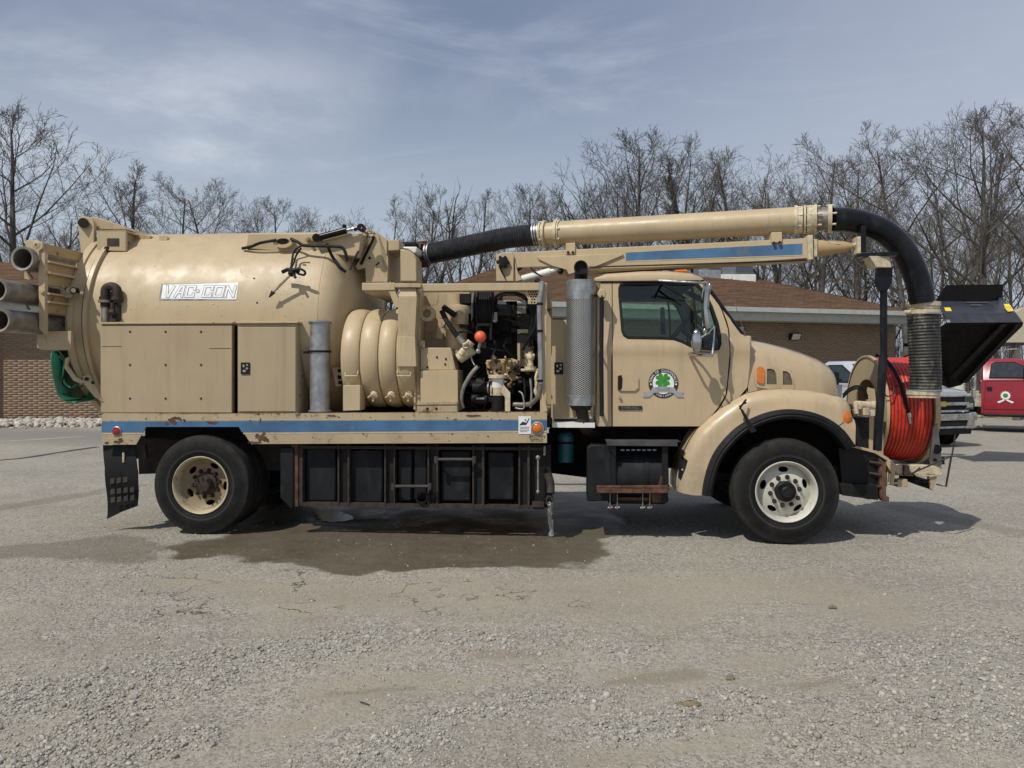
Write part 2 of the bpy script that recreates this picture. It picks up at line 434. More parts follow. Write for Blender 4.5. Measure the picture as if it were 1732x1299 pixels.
# ================================================================== ground
def vnoise(x, y, scale, seed, octs=4, rough=.5):
    out = np.zeros(np.broadcast(x, y).shape); amp = 1; tot = 0
    for o in range(octs):
        g = np.random.default_rng(seed+o).random((256, 256)); fx = x*scale*2**o+37.3*o+1000; fy = y*scale*2**o+11.7*o+1000
        ix = np.floor(fx).astype(int); iy = np.floor(fy).astype(int); tx = fx-ix; ty = fy-iy
        tx = tx*tx*(3-2*tx); ty = ty*ty*(3-2*ty)
        a = g[ix % 256, iy % 256]; b = g[(ix+1) % 256, iy % 256]; c = g[ix % 256, (iy+1) % 256]; d = g[(ix+1) % 256, (iy+1) % 256]
        out += amp*((a*(1-tx)+b*tx)*(1-ty)+(c*(1-tx)+d*tx)*ty); tot += amp; amp *= rough
    return out/tot
def sstep(x, a, b): t = np.clip((x-a)/(b-a), 0, 1); return t*t*(3-2*t)
def ell(X, Y, px0, py0, px1, py1, wid, seed):       # soft elongated patch between two ground points
    (x0, y0), (x1, y1) = G(px0, py0), G(px1, py1)
    dx, dy = x1-x0, y1-y0; l = math.hypot(dx, dy)
    t = np.clip(((X-x0)*dx+(Y-y0)*dy)/l**2, 0, 1)
    d = np.hypot(X-x0-t*dx, Y-y0-t*dy)+(vnoise(X, Y, 1.6, seed, 4)-.5)*wid*1.6
    return 1-sstep(d, wid*.45, wid)
WET = [G(*p) for p in [(285,925),(300,944),(380,938),(430,952),(500,948),(545,956),(585,966),(640,960),(720,962),(800,958),(900,958),(985,958),(1020,948),(1036,932),(1028,912),(1060,900),(1055,885),(1000,850),(900,820),(540,818),(430,850),(380,905),(330,912)]]
WET2 = [G(*p) for p in [(-60,905),(0,918),(90,915),(180,908),(245,902),(262,915),(300,930),(280,945),(215,958),(150,952),(70,948),(0,952),(-60,950)]]
def polydist(X, Y, poly):                           # signed distance, positive inside
    d = np.full(X.shape, 1e9); ins = np.zeros(X.shape, bool); n = len(poly)
    for i in range(n):
        (x0, y0), (x1, y1) = poly[i], poly[(i+1) % n]; dx, dy = x1-x0, y1-y0
        t = np.clip(((X-x0)*dx+(Y-y0)*dy)/(dx*dx+dy*dy), 0, 1)
        d = np.minimum(d, np.hypot(X-x0-t*dx, Y-y0-t*dy))
        c = ((y0 > Y) != (y1 > Y)) & (X < (x1-x0)*(Y-y0)/(y1-y0+1e-12)+x0); ins ^= c
    return np.where(ins, d, -d)
def wetmask(X, Y):
    n = (vnoise(X, Y, 1.7, 51, 6, .62)-.5)*.62
    return np.maximum(sstep(polydist(X, Y, WET)+n, -.04, .07), .55*sstep(polydist(X, Y, WET2)+n, -.02, .14))
def coarse(X, Y):                                   # where loose pale stone lies thick
    m = np.zeros(X.shape)
    for a in [(600,1290,760,1215,.22,1), (760,1215,990,1180,.20,2), (30,1175,330,1150,.30,3), (330,1120,620,1085,.28,4), (760,1080,900,1100,.20,5),
              (20,1290,160,1230,.2,6), (150,1290,330,1250,.12,7), (1040,1235,1250,1195,.22,8), (1500,1130,1732,1110,.5,9), (1350,1250,1732,1200,.35,10), (-80,1250,20,1180,.3,11),
              (1000,1095,1100,1098,.12,12)]:
        m = np.maximum(m, ell(X, Y, *a))
    return m
def dirt(X, Y):                                     # smooth brown fines
    m = np.zeros(X.shape)
    for a in [(560,1170,830,1150,.16,21), (450,1240,620,1200,.14,22), (820,1105,930,1108,.13,23), (1030,1150,1180,1140,.13,24), (600,1000,1400,1000,.75,25),
              (320,985,500,1000,.4,26), (980,1290,1250,1250,.14,27), (1290,1120,1420,1110,.2,28), (1150,1150,1400,1160,.15,29)]:
        m = np.maximum(m, ell(X, Y, *a))
    return m
def relief(X, Y):
    c = coarse(X, Y); w = wetmask(X, Y); d = dirt(X, Y)
    near = sstep(-np.abs(X), -12, -9)*sstep(-Y, -15, -12)
    h = (vnoise(X, Y, .45, 71, 3)-.5)*.03+(vnoise(X, Y, 5, 72, 4, .6)-.5)*.014*(1-.6*d)+(vnoise(X, Y, 26, 73, 2)-.5)*(.006+.02*c)*(1-.7*d)
    h = h+.012*c-.006*w
    truckpad = ((X > -4.6) & (X < 5)) & ((Y > 7.2) & (Y < 11))
    return np.where(truckpad, np.minimum(h, .004), h)*near
xs = np.concatenate([-np.geomspace(600, 9.6, 26), np.arange(-9.5, 9.51, .036), np.geomspace(9.6, 600, 26)])
ys = np.concatenate([[-60, -20, -6, 0, 2], np.arange(2.6, 13.0, .036), np.geomspace(13.05, 900, 60)])
gx, gy = np.meshgrid(xs, ys); gz = relief(gx, gy)
me = bpy.data.meshes.new("gravel_yard"); nx, ny = len(xs), len(ys)
co = np.stack([gx, gy, gz], -1).reshape(-1, 3)
i0 = (np.arange(ny-1)[:, None]*nx+np.arange(nx-1)[None]).ravel(); q = np.stack([i0, i0+1, i0+nx+1, i0+nx], -1)
def mesh_np(me, co, faces):
    k = faces.shape[1]; me.vertices.add(len(co)); me.vertices.foreach_set("co", co.astype(np.float32).ravel())
    me.loops.add(faces.size); me.loops.foreach_set("vertex_index", faces.astype(np.int32).ravel())
    me.polygons.add(len(faces)); me.polygons.foreach_set("loop_start", np.arange(0, faces.size, k, dtype=np.int32))
    me.update(calc_edges=True)
def fattr(me, name, arr):
    a = me.attributes.new(name, 'FLOAT', 'POINT'); a.data.foreach_set("value", arr.astype(np.float32).ravel())
mesh_np(me, co, q)
fattr(me, "wet", wetmask(gx, gy)); fattr(me, "coarse", coarse(gx, gy)); fattr(me, "fines", dirt(gx, gy))
crk = sstep(polydist(gx, gy, [G(*p) for p in [(180,945),(300,950),(590,966),(640,1000),(560,1045),(380,1040),(300,1075),(230,1040)]]), -.05, .15)
crk = np.maximum(crk, .8*sstep(polydist(gx, gy, [G(*p) for p in [(640,975),(760,970),(1000,1000),(1020,1040),(800,1060),(640,1030)]]), -.05, .2))
fattr(me, "crack", crk)
dmp = np.zeros(gx.shape)
for a_ in [(1030,1155,1170,1140,.10,31),(820,1108,900,1110,.09,32),(1080,1075,1120,1082,.06,33),(1350,1160,1420,1150,.05,34),(0,860,160,835,.25,35),(120,838,230,822,.2,36),(1520,860,1732,905,.25,37),(560,1175,700,1165,.05,38)]: dmp = np.maximum(dmp, ell(gx, gy, *a_))
fattr(me, 'damp', dmp)
strip = sstep(gy+gx*.31, 15.0, 15.3)*(1-sstep(gy+gx*.31, 18.4, 18.6))*(gx < -5)
fattr(me, "strip", strip)
me.shade_smooth()
def groundmat():
    t = NT("gravel_ground"); wet, coa, fin, crk, strip = (t.attr(n) for n in ("wet", "coarse", "fines", "crack", "strip"))
    big = t.ramp(t.noise(.5, 5, .6), .35, .65); mid = t.noise(3.5, 6, .7); fine = t.noise(60, 6, .75); st = t.noise(1.1, 4, .6, stretch=(.5, 2.2, 1))
    c = t.mix(big, (.345, .314, .252), (.275, .250, .202))
    c = t.mix(t.ramp(st, .5, .68, 0, .5), c, (.37, .33, .275))
    c = t.mix(t.ramp(t.noise(.9, 7, .68, stretch=(.45, 1.3, 1)), .50, .66, 0, .42), c, (.215, .188, .148))
    c = t.mix(t.ramp(mid, .5, .75, 0, .45), c, (.215, .185, .145))
    c = t.mix(t.math('MULTIPLY', fin, .45), c, (.325, .275, .205))
    c = t.mix(t.math('MULTIPLY', coa, .5), c, (.32, .30, .262))
    cell = t.voro(55, out='Color'); cs = t.sep(cell)[0]; dist = t.voro(55)
    amt = t.math('MULTIPLY', t.math('SUBTRACT', 1.0, t.math('MULTIPLY', fin, .65)), t.ramp(t.noise(1.6, 5, .65), .38, .62, .5, 1.0))
    c = t.mix(t.math('MULTIPLY', t.ramp(cs, .55, .95, 0, .6), amt), c, (.47, .445, .41))
    c = t.mix(t.math('MULTIPLY', t.ramp(cs, .45, .1, 0, .55), amt), c, (.12, .11, .095))
    cell2 = t.voro(130, out='Color'); c2 = t.sep(cell2)[1]
    c = t.mix(t.math('MULTIPLY', amt, t.ramp(c2, .7, .98, 0, .7)), c, (.42, .40, .37)); c = t.mix(t.math('MULTIPLY', amt, t.ramp(c2, .25, .05, 0, .75)), c, (.10, .09, .08))
    dk = t.attr('damp'); c = t.mix(t.math('MULTIPLY', dk, .42), c, (.16, .135, .10))
    c = t.mix(t.math('MULTIPLY', strip, .8), c, (.20, .19, .175))
    wv = t.n.new("ShaderNodeVectorMath"); wv.operation = 'ADD'
    nz = t.n.new("ShaderNodeTexNoise"); nz.inputs['Scale'].default_value = 3.5; nz.inputs['Detail'].default_value = 4; t.l.new(t.pos, nz.inputs['Vector'])
    t.l.new(t.pos, wv.inputs[0]); t.l.new(nz.outputs['Color'], wv.inputs[1])
    e = t.voro(1.25, 'DISTANCE_TO_EDGE', vec=wv.outputs[0])
    cr = t.math('MULTIPLY', t.math('MULTIPLY', t.ramp(e, .018, .003, 0, .95), crk), t.ramp(t.noise(2.1, 2), .42, .55))
    c = t.mix(cr, c, (.05, .043, .034))
    wc = t.mix(t.ramp(t.noise(8, 5, .7), .3, .7), (.088, .071, .045), (.118, .097, .066))
    wc = t.mix(t.ramp(cs, .8, 1, 0, .5), wc, (.16, .13, .09))
    c = t.mix(t.math('MULTIPLY', wet, .93), c, wc)
    r = t.math('SUBTRACT', .93, t.math('MULTIPLY', wet, t.ramp(t.noise(1.8, 4), .35, .65, .40, .68)))
    h = t.math('ADD', t.math('MULTIPLY', t.ramp(dist, 0, .6, 1, 0), .5), fine)
    h = t.math('ADD', h, t.math('MULTIPLY', cr, -2.0))
    t.bump(h, .55, .012)
    t.l.new(t.math('ADD', .25, t.math('MULTIPLY', wet, .3)), t.b.inputs['Specular IOR Level'])
    return t.done(c, r)
M_ground = groundmat()
me.materials.append(M_ground)
ground = bpy.data.objects.new("ground", me); COL.objects.link(ground); ground["kind"] = "structure"

# loose stones: real geometry, uncountable
ico = bmesh.new(); bmesh.ops.create_icosphere(ico, subdivisions=1, radius=1)
IV = np.array([v.co[:] for v in ico.verts]); IF = np.array([[v.index for v in f.verts] for f in ico.faces]); ico.free()
OV = np.array([(1,0,0),(0,1,0),(-1,0,0),(0,-1,0),(0,0,1),(0,0,-1)], float); OF = np.array([(0,1,4),(1,2,4),(2,3,4),(3,0,4),(1,0,5),(2,1,5),(3,2,5),(0,3,5)])
def stonemat():
    t = NT("loose_stone"); k = t.attr("tone")
    c = t.mix(k, (.20, .185, .155), (.52, .49, .43)); c = t.mix(t.ramp(t.noise(.9, 3), .4, .7, 0, .35), c, (.32, .27, .21)); 
    t.bump(t.noise(120, 3), .3, .003); t.b.inputs['Specular IOR Level'].default_value = .3
    return t.done(c, .88)
M_stone = stonemat()
def stones(name, X, Y, Z, S, V, F, label, tone=None):
    n = len(X); g = np.random.default_rng(len(X))
    q = g.normal(size=(n, 4)); q /= np.linalg.norm(q, axis=1)[:, None]; w, x, y, z = q.T
    Rm = np.stack([1-2*(y*y+z*z), 2*(x*y-z*w), 2*(x*z+y*w), 2*(x*y+z*w), 1-2*(x*x+z*z), 2*(y*z-x*w), 2*(x*z-y*w), 2*(y*z+x*w), 1-2*(x*x+y*y)], -1).reshape(n, 3, 3)
    vv = V[None]*(1+g.uniform(-.28, .28, (n, len(V), 1)))*g.uniform(.65, 1.25, (n, 1, 3))
    vv = np.einsum('nij,nkj->nki', Rm, vv)*S[:, None, None]; vv[..., 2] *= .72
    vv += np.stack([X, Y, Z], -1)[:, None]
    ff = (F[None]+(np.arange(n)*len(V))[:, None, None]).reshape(-1, 3)
    m = bpy.data.meshes.new(name); mesh_np(m, vv.reshape(-1, 3), ff)
    tn = g.beta(2.2, 2.2, n) if tone is None else tone
    fattr(m, "tone", np.repeat(tn, len(V))); m.materials.append(M_stone)
    o = bpy.data.objects.new(name, m); COL.objects.link(o); o["kind"] = "stuff"; o["label"] = label; return o
def scatter(n, dens, y0=2.9, y1=12.5, seed=1, p=1.6):
    g = np.random.default_rng(seed); u = g.random(n); Y = y0*(y1/y0)**(u**(1/1.0)); X = (g.random(n)-.5)*2*Y*.72
    k = g.random(n) < dens(X, Y)*(1-.93*(wetmask(X, Y) > .3)); return X[k], Y[k], g
def clump(X, Y): return sstep(vnoise(X, Y, 1.3, 91, 4), .42, .62)
X, Y, g = scatter(40000, lambda X, Y: np.clip(coarse(X, Y)*1.0+.022*clump(X, Y)+.008, 0, 1), seed=3)
S = g.gamma(1.8, .0025, len(X))+.0036; S = np.minimum(S, .023)
stones("coarse_gravel", X, Y, relief(X, Y)+S*.15, S, IV, IF, "coarse pale crushed stone lying in loose drifts on the yard")
X, Y, g = scatter(130000, lambda X, Y: np.clip(coarse(X, Y)*.8+.30*clump(X, Y)*(1-.7*dirt(X, Y))+.075, 0, 1), y1=9.0, seed=4)
S = g.gamma(2.5, .0014, len(X))+.0026
stones("fine_gravel", X, Y, relief(X, Y)+S*.1, S, OV, OF, "fine grey gravel spread over the yard")
# single conspicuous stones and a puddle with a twig
for px, py, r, lab in [(1170,1195,.034,"brown stone on the gravel in front of the truck"), (1235,1148,.020,"small tan stone right of centre on the gravel"), (1408,1028,.022,"small brown stone ahead of the front wheel"), (1150,1192,.018,"small stone beside the brown stone on the gravel")]:
    x, y = G(px, py); s = MB(I4); b = len(s.v); s.sphere((x, y, r*.3), r, 10, (1.4, 1, .6))
    for i in range(b, len(s.v)): s.v[i] += Vector((random.uniform(-1, 1), random.uniform(-1, 1), random.uniform(-.5, .5)))*r*.14
    s.build("stone", plain("brown_stone", (.20, .16, .10), .9, 0, .3, 40), None, label=lab, category="stone")
x, y = G(625, 1195); x2, y2 = G(608, 1190)
s = MB(I4).tube([(x2, y2, .01), ((x+x2)/2, (y+y2)/2-.01, .016), (x, y, .008)], .003, 5)
s.build("twig", M_rustd, None, label="thin dark twig lying on the gravel in front", category="twig")
# standing water under the truck
pw = [(530,868),(540,862),(556,861),(572,863),(584,869),(600,876),(585,882),(560,884),(540,880)]
s = MB(I4); pts = []
for i, (px, py) in enumerate(pw):
    a = G(px, py); b = G(*pw[(i+1) % len(pw)])
    for k in range(6):
        t = k/6; pts.append((a[0]+(b[0]-a[0])*t+random.uniform(-.03, .03), a[1]+(b[1]-a[1])*t+random.uniform(-.03, .03), .0065))
s.add(pts, [tuple(range(len(pts)))])
def watermat():
    t = NT("muddy_water"); t.bump(t.noise(9, 4), .05, .01); t.b.inputs['IOR'].default_value = 1.25
    return t.done((.03, .026, .02), .14)
M_water = watermat()
s.build("puddle", M_water, None, label="dark shallow puddle under the water tanks of the truck", category="puddle", kind="structure")

# ================================================================== building
def line_frame(px0, Y0, px1, Y1, pxc):                   # eave line through two sighted points, origin at the corner seen at pxc
    A = Vector(((px0-CX)*Y0/FPX, Y0, 0)); Yc = 1/(1/Y0+(pxc-px0)*(1/Y1-1/Y0)/(px1-px0)); C_ = Vector(((pxc-CX)*Yc/FPX, Yc, 0))
    bu = (A-C_).normalized(); bn = Vector((-bu.y, bu.x, 0)); bn = bn if bn.y > 0 else -bn      # bu runs left along the wall, bn into the building
    return Matrix(((bu.x, bn.x, 0, C_.x), (bu.y, bn.y, 0, C_.y), (0, 0, 1, 0), (0, 0, 0, 1))), bn

M_core = plain("mortar", (.225, .16, .108), .9)
def brickmat():
    t = NT("weathered_brick"); k = t.attr("tone")
    c = t.mix(k, (.24, .17, .112), (.29, .205, .135)); c = t.mix(t.ramp(t.noise(30, 4), .4, .7, 0, .3), c, (.16, .12, .09)); c = t.mix(t.ramp(t.noise(.6, 4), .4, .7, 0, .25), c, (.33, .26, .19))
    return t.done(c, .88)
M_brick = brickmat()
def slabs(name, cells, M, parent, mat, seed, kind="stuff", **tg):   # many small boxes, one mesh: cells = (a0,b0,c0,a1,b1,c1)
    c = np.array(cells); n = len(c); idx = [(0,1,2),(3,1,2),(3,4,2),(0,4,2),(0,1,5),(3,1,5),(3,4,5),(0,4,5)]
    V = c[:, idx].reshape(-1, 3); V = np.c_[V, np.ones(len(V))]@np.array(MWM[parent.name].inverted()@M).T[:, :3]
    F = np.array([(0,3,2,1),(4,5,6,7),(0,1,5,4),(1,2,6,5),(2,3,7,6),(3,0,4,7)]); F = (F[None]+(np.arange(n)*8)[:, None, None]).reshape(-1, 4)
    m = bpy.data.meshes.new(name); mesh_np(m, V, F); fattr(m, "tone", np.repeat(np.random.default_rng(seed).random(n), 8)); m.materials.append(mat)
    o = bpy.data.objects.new(name, m); COL.objects.link(o); o.parent = parent; MWM[o.name] = MWM[parent.name]
    if kind: o["kind"] = kind
    for k, v in tg.items(): o[k] = v
    return o
def roofmat():
    t = NT("brown_shingle"); k = t.attr("tone")
    c = t.mix(k, (.13, .075, .045), (.24, .145, .088)); c = t.mix(t.ramp(t.noise(.35, 4), .35, .7, 0, .4), c, (.15, .10, .065)); return t.done(c, .95)
M_shin = roofmat()
M_fas = plain("fascia_paint", (.36, .37, .32), .6, 0, .08); M_gut = plain("white_gutter", (.42, .43, .40), .5, 0, .08)
def building(BM, OFS, WL, WD, ZE, ZS, ZR, rx0, rx1, seed, lab):
    broot = empty("brick_building", BM, label=lab, category="building")
    random.seed(seed)
    wall = MB(BM)
    wall.box((.12, OFS, 0), (WL, WD, ZS-.01))
    wo_ = wall.build("wall", M_core, broot, smooth=False)
    cells = []; bh, bw = .075, .30
    for r_ in range(int(ZS/bh)):
        z0 = r_*bh+.004
        for k in range(int((WL-.1)/bw)+1):
            a = .1+k*bw-(bw/2 if r_ % 2 else 0); a0 = max(a, .1); a1 = min(a+bw-.008, WL)
            if a1-a0 > .05: cells.append((a0, OFS-.006-random.uniform(0, .004), z0, a1, OFS+.03, z0+bh-.006))
    slabs("brick_courses", cells, BM, wo_, M_brick, 1)
    rf = MB(BM); a0, a1, b0, b1 = 0, WL+OFS, 0, WD+OFS; rb = (b0+b1)/2
    zt = ZE
    rf.add([(a0,b0,zt),(a1,b0,zt),(a1,b1,zt),(a0,b1,zt),(rx0,rb,ZR),(rx1,rb,ZR)], [(0,1,5,4),(1,2,5),(2,3,4,5),(3,0,4),(0,3,2,1)])
    ro = rf.build("roof", plain("roof_felt", (.06, .045, .035), .9), broot, smooth=False)
    sl = MB(BM); cells = []; V = []; F = []; tone = []
    ncr = 62
    for i in range(ncr):                                                # front slope courses, each tab a thin slab overlapping the one below
        s0, s1 = i/ncr, min(1, (i+1.25)/ncr)
        al, ar = a0+(rx0-a0)*s0, a1+(rx1-a1)*s0; n = int((ar-al)/.55)
        for k in range(n):
            x0 = al+(ar-al)*k/n+.006+(.12 if i % 2 else 0)*(k < n-1); x1 = al+(ar-al)*(k+1)/n-.006+(.12 if i % 2 else 0)*(k < n-1)
            lift = .03+random.uniform(0, .008); y0, y1 = b0+(rb-b0)*s0, b0+(rb-b0)*s1; z0, z1 = zt+(ZR-zt)*s0, zt+(ZR-zt)*s1
            b = len(V); V += [(x0,y0,z0+.004),(x1,y0,z0+.004),(x0,y0,z0+lift),(x1,y0,z0+lift),(x1,y1,z1+.006),(x0,y1,z1+.006)]
            F += [(b,b+1,b+3,b+2),(b+2,b+3,b+4,b+5)]; tone += [random.random()]*6
    m = bpy.data.meshes.new("shingles"); m.from_pydata(V, [], F); fattr(m, "tone", np.array(tone)); m.materials.append(M_shin)
    o = bpy.data.objects.new("shingles", m); COL.objects.link(o); o.parent = ro; o["kind"] = "stuff"; MWM[o.name] = MWM[broot.name]
    for e0_, e1_ in ((a0, rx0), (a1, rx1)):
        V = []; F = []; tone = []
        for i in range(ncr):                                                # right hip end
            s0, s1 = i/ncr, min(1, (i+1.25)/ncr); bl, br_ = b0+(rb-b0)*s0, b1+(rb-b1)*s0; n = max(1, int((br_-bl)/.9))
            for k in range(n):
                y0 = bl+(br_-bl)*k/n; y1 = bl+(br_-bl)*(k+1)/n-.01; x0, x1 = e0_+(e1_-e0_)*s0, e0_+(e1_-e0_)*s1; z0, z1 = zt+(ZR-zt)*s0, zt+(ZR-zt)*s1
                b = len(V); V += [(x0,y0,z0+.004),(x0,y1,z0+.004),(x0,y0,z0+.035),(x0,y1,z0+.035),(x1,y1,z1+.006),(x1,y0,z1+.006)]
                F += [(b,b+2,b+3,b+1),(b+2,b+5,b+4,b+3)]; tone += [random.random()]*6
        m = bpy.data.meshes.new("hip_shingles"); m.from_pydata(V, [], F); fattr(m, "tone", np.array(tone)); m.materials.append(M_shin)
        o = bpy.data.objects.new("hip_shingles", m); COL.objects.link(o); o.parent = ro; o["kind"] = "stuff"; MWM[o.name] = MWM[broot.name]
    f = MB(BM); f.box((a0+.06, b0+.06, ZS), (a1-.06, b1-.06, ZE-.02)); f.build("fascia", M_fas, broot, smooth=False)
    f = MB(BM); f.sweep([(a0-.02, b0-.03, ZE-.09), (a1+.02, b0-.03, ZE-.09)], [(-.09,-.07),(.09,-.07),(.09,.085),(-.09,.085)], (0, 1, 0)); f.build("gutter", M_gut, broot, smooth=False)
    return broot
BM, bn = line_frame(85, 23.6, 1376, 31.2, 1545); OFS = .95
WL = 8.0
while CX+(BM@Vector((WL+OFS, 0, 0))).x*FPX/(BM@Vector((WL+OFS, 0, 0))).y > 700: WL += .1
building(BM, OFS, WL, 11.05, 4.3, 3.78, 6.30, 3.9, WL+OFS-4.6, 1, "long brick building with brown hip roof and grey roof units behind the cab")
BM2, bn2 = line_frame(0, 23.7, 170, 24.2, 560)
broot2 = building(BM2, .75, 19.5, 9.0, 4.05, 3.6, 5.75, 4.5, 16, 2, "brown brick building behind the pipe rack with pale stones along its foot")
ds = MB(BM2); sA = (BM2.inverted()@W(-3, 600, 24.5)).x
ds.box((sA-.05, .75-.14, .05), (sA+.07, .75-.02, 3.6)); ds.build("downspout", plain("dark_red_paint", (.13, .015, .02), .5), broot2, smooth=False)
# wall lights
def wall_light(px, py, lab):
    p = BM.inverted()@W(px, py, 32); a = p.x
    for _ in range(4):
        w = BM@Vector((a, OFS, 0)); a = (BM.inverted()@Vector(((px-CX)*w.y/FPX, w.y, 0))).x
    w = BM@Vector((a, OFS, 0)); z = EYE+(HY-py)*w.y/FPX
    r = empty("wall_light", Matrix.Translation((BM@Vector((a, OFS-.02, z-.12))))@BM.to_3x3().to_4x4(), label=lab, category="light")
    b = MB(BM); b.prism([(a-.24, OFS-.015, z-.13), (a-.24, OFS-.015, z+.15), (a-.24, OFS-.24, z+.15), (a-.24, OFS-.10, z-.13)], (.48, 0, 0)); b.build("housing", M_black, r, bevel=.01)
    b = MB(BM); b.prism([(a-.19, OFS-.245, z+.12), (a-.19, OFS-.12, z-.11), (a-.19, OFS-.135, z-.115), (a-.19, OFS-.262, z+.115)], (.38, 0, 0)); b.build("lens", plain("light_lens", (.45, .43, .38), .25), r)
wall_light(1342, 570, "black wall light with pale lens on the brick wall above the hood")
wall_light(1246, 558, "small black wall fixture on the brick wall beside the windshield")
# roof units
def roof_unit(px, py0, py1, hw, lab, two=False):
    Y = 37.2; c = W(px, py1, Y); h = (py1-py0)*Y/FPX; r = empty("roof_unit", Matrix.Translation(c-Vector((0, 0, .3))), label=lab, category="air conditioner")
    b = MB(I4); b.box((c.x-hw-.12, Y-.9, c.z-.35), (c.x+hw+.12, Y+.9, c.z+.06)); b.build("curb", M_white if px > 1200 else M_galv, r, bevel=.02)
    b = MB(I4); b.box((c.x-hw, Y-.8, c.z+.06), (c.x+hw, Y+.8, c.z+h)); b.build("cabinet", plain("grey_unit_paint", (.15, .17, .185), .5, 0, .1), r, bevel=.03)
    b = MB(I4)
    for k in range(7): b.box((c.x-hw*.1, Y-.83, c.z+.15+k*h*.11), (c.x+hw*.92, Y-.80, c.z+.19+k*h*.11))
    b.build("louvre", plain("unit_louvre", (.11, .125, .14), .5), r, kind="stuff")
roof_unit(1239, 440, 470, .74, "tall grey air conditioner on the roof above the cab")
roof_unit(1193, 448, 463, .40, "low grey air conditioner on the roof, left of the tall one")
v = MB(I4); p = W(1252, 470, 38.6)

# stone drift along the foot of the wall on the left, kerb line, dark tar seam
X = []; Y = []
g = np.random.default_rng(12); n = 3600; A_ = g.uniform(2, 20, n)
base = np.array([BM2@Vector((a, .60, 0)) for a in A_])
off = np.abs(g.normal(0, .42, n)); bnv = np.array(bn2)
P = base-off[:, None]*bnv[None]; S = g.gamma(3, .018, n)+.012
Zh = np.maximum(0, .26*(1-off/.9))*(.5+.5*vnoise(A_, A_*0, .7, 5, 3))
stones("stone_bank", P[:, 0], P[:, 1], Zh, np.minimum(S, .14), IV, IF, "pale broken stone heaped along the foot of the brick wall", np.clip(g.normal(.72, .18, n), 0, 1))
def gstrip(name, pts, w, mat, z, **tg):
    s = MB(I4); P_ = [Vector((*G(px, py), z)) for px, py in pts]; vs = []
    for i, p in enumerate(P_):
        d = (P_[min(i+1, len(P_)-1)]-P_[max(i-1, 0)]).normalized(); nn = Vector((-d.y, d.x, 0)); ww = w*random.uniform(.6, 1.3)/2; vs += [p+nn*ww, p-nn*ww]
    s.add(vs, [(2*i, 2*i+1, 2*i+3, 2*i+2) for i in range(len(P_)-1)]); return s.build(name, mat, None, smooth=False, **tg)
gstrip("white_line", [(-120,754),(0,747),(70,743),(142,738)], .14, plain("worn_white_line", (.42, .40, .36), .8, 0, .3, 20), .004, kind="structure")
gstrip("tar_seam", [(-40,782),(30,776),(60,772),(90,767),(110,764),(130,761),(165,756)], .16, plain("tar", (.055, .05, .045), .8, 0, .4, 15), .005, kind="structure")
# ================================================================== the vacuum truck
truck = empty("vacuum_truck", TM, label="tan vacuum sewer truck with big round tank, blue stripe and long overhead boom", category="truck")
def part(mb, name, mat, parent=None, **k): return mb.build(name, mat, parent or truck, **k)
def B(): return MB(TM)
def text_mb(body, size, ext=.0012, align='CENTER', shear=0, space=1.0):
    cu = bpy.data.curves.new("lettering", 'FONT'); cu.body = body; cu.size = size; cu.extrude = ext; cu.align_x = align; cu.align_y = 'CENTER'
    cu.shear = shear; cu.space_character = space; cu.resolution_u = 3
    o = bpy.data.objects.new("lettering", cu); COL.objects.link(o); dg = bpy.context.evaluated_depsgraph_get(); dg.update()
    me = bpy.data.meshes.new_from_object(o.evaluated_get(dg)); bpy.data.objects.remove(o); bpy.data.curves.remove(cu)
    vs = [v.co.copy() for v in me.vertices]; fs = [tuple(p.vertices) for p in me.polygons]; bpy.data.meshes.remove(me)
    return vs, fs
def put_text(mb, body, size, c, rot=0, vf=None, **k):          # on a plane facing the camera side: local x -> x, local y -> z
    vs, fs = text_mb(body, size, **k); c = Vector(c); out = []
    for p in vs:
        x = p.x*math.cos(rot)-p.y*math.sin(rot); z = p.x*math.sin(rot)+p.y*math.cos(rot); X_, Z_ = c.x+x, c.z+z
        out.append((X_, (vf(X_, Z_) if vf else c.y)-p.z, Z_))
    mb.add(out, fs)

# ---- chassis -------------------------------------------------------
zf = LZ(760, 700, .8)
b = B(); b.box((LU(190,.8), .80, .70), (LU(1440,.8), .88, .96)); b.box((LU(190,.8), 1.56, .70), (LU(1440,.8), 1.64, .96))
for x in (250, 470, 640, 800, 960, 1120, 1250, 1400): b.box((LU(x,.85), .88, .74), (LU(x,.85)+.08, 1.56, .92))
part(b, "chassis_frame", M_black, bevel=.006)
# deck
zd = LZ(700, 550, 0); zdb = LZ(750, 550, 0); x0d, x1d = LU(172, 0), LU(925, 0)
b = B(); b.box((x0d+.01, .012, zd-.05), (x1d-.01, 2.43, zd-.004)); part(b, "deck_plate", M_tanr, bevel=.004)
skirt = [(172,702),(925,698),(925,749),(425,751),(405,722),(247,722),(230,752),(172,752)]
b = B(); b.plate(skirt, 0, .012); b.prism([L(172,702,.012), L(925,698,.012), L(925,703,.012), L(172,707,.012)], (0, .05, 0)); part(b, "side_skirt", M_tan2, smooth=False)
b = B(); b.box((x0d, 2.428, zdb), (x1d, 2.44, zd)); part(b, "far_skirt", M_tan2, smooth=False)
b = B(); b.prism([L(172,702,.0), L(925,698,.0), L(925,696.6,.0), L(172,700.6,.0)], (0, .03, 0)); part(b, "deck_edge", M_tanr, smooth=False)
b = B(); b.plate([(172,713),(925,710.5),(925,727.5),(409,731),(404,722),(247,722),(242,731),(172,731)], -.003, .003); part(b, "blue_stripe", M_blue, smooth=False)
b = B()
b.plate([(172,710.4),(925,708),(925,709.2),(172,711.6)], -.0025, .0025); b.plate([(411,732.4),(925,729.4),(925,731.2),(411.6,734.2)], -.0025, .0025); b.plate([(172,732.4),(241.6,732.4),(240.8,734.2),(172,734.2)], -.0025, .0025)
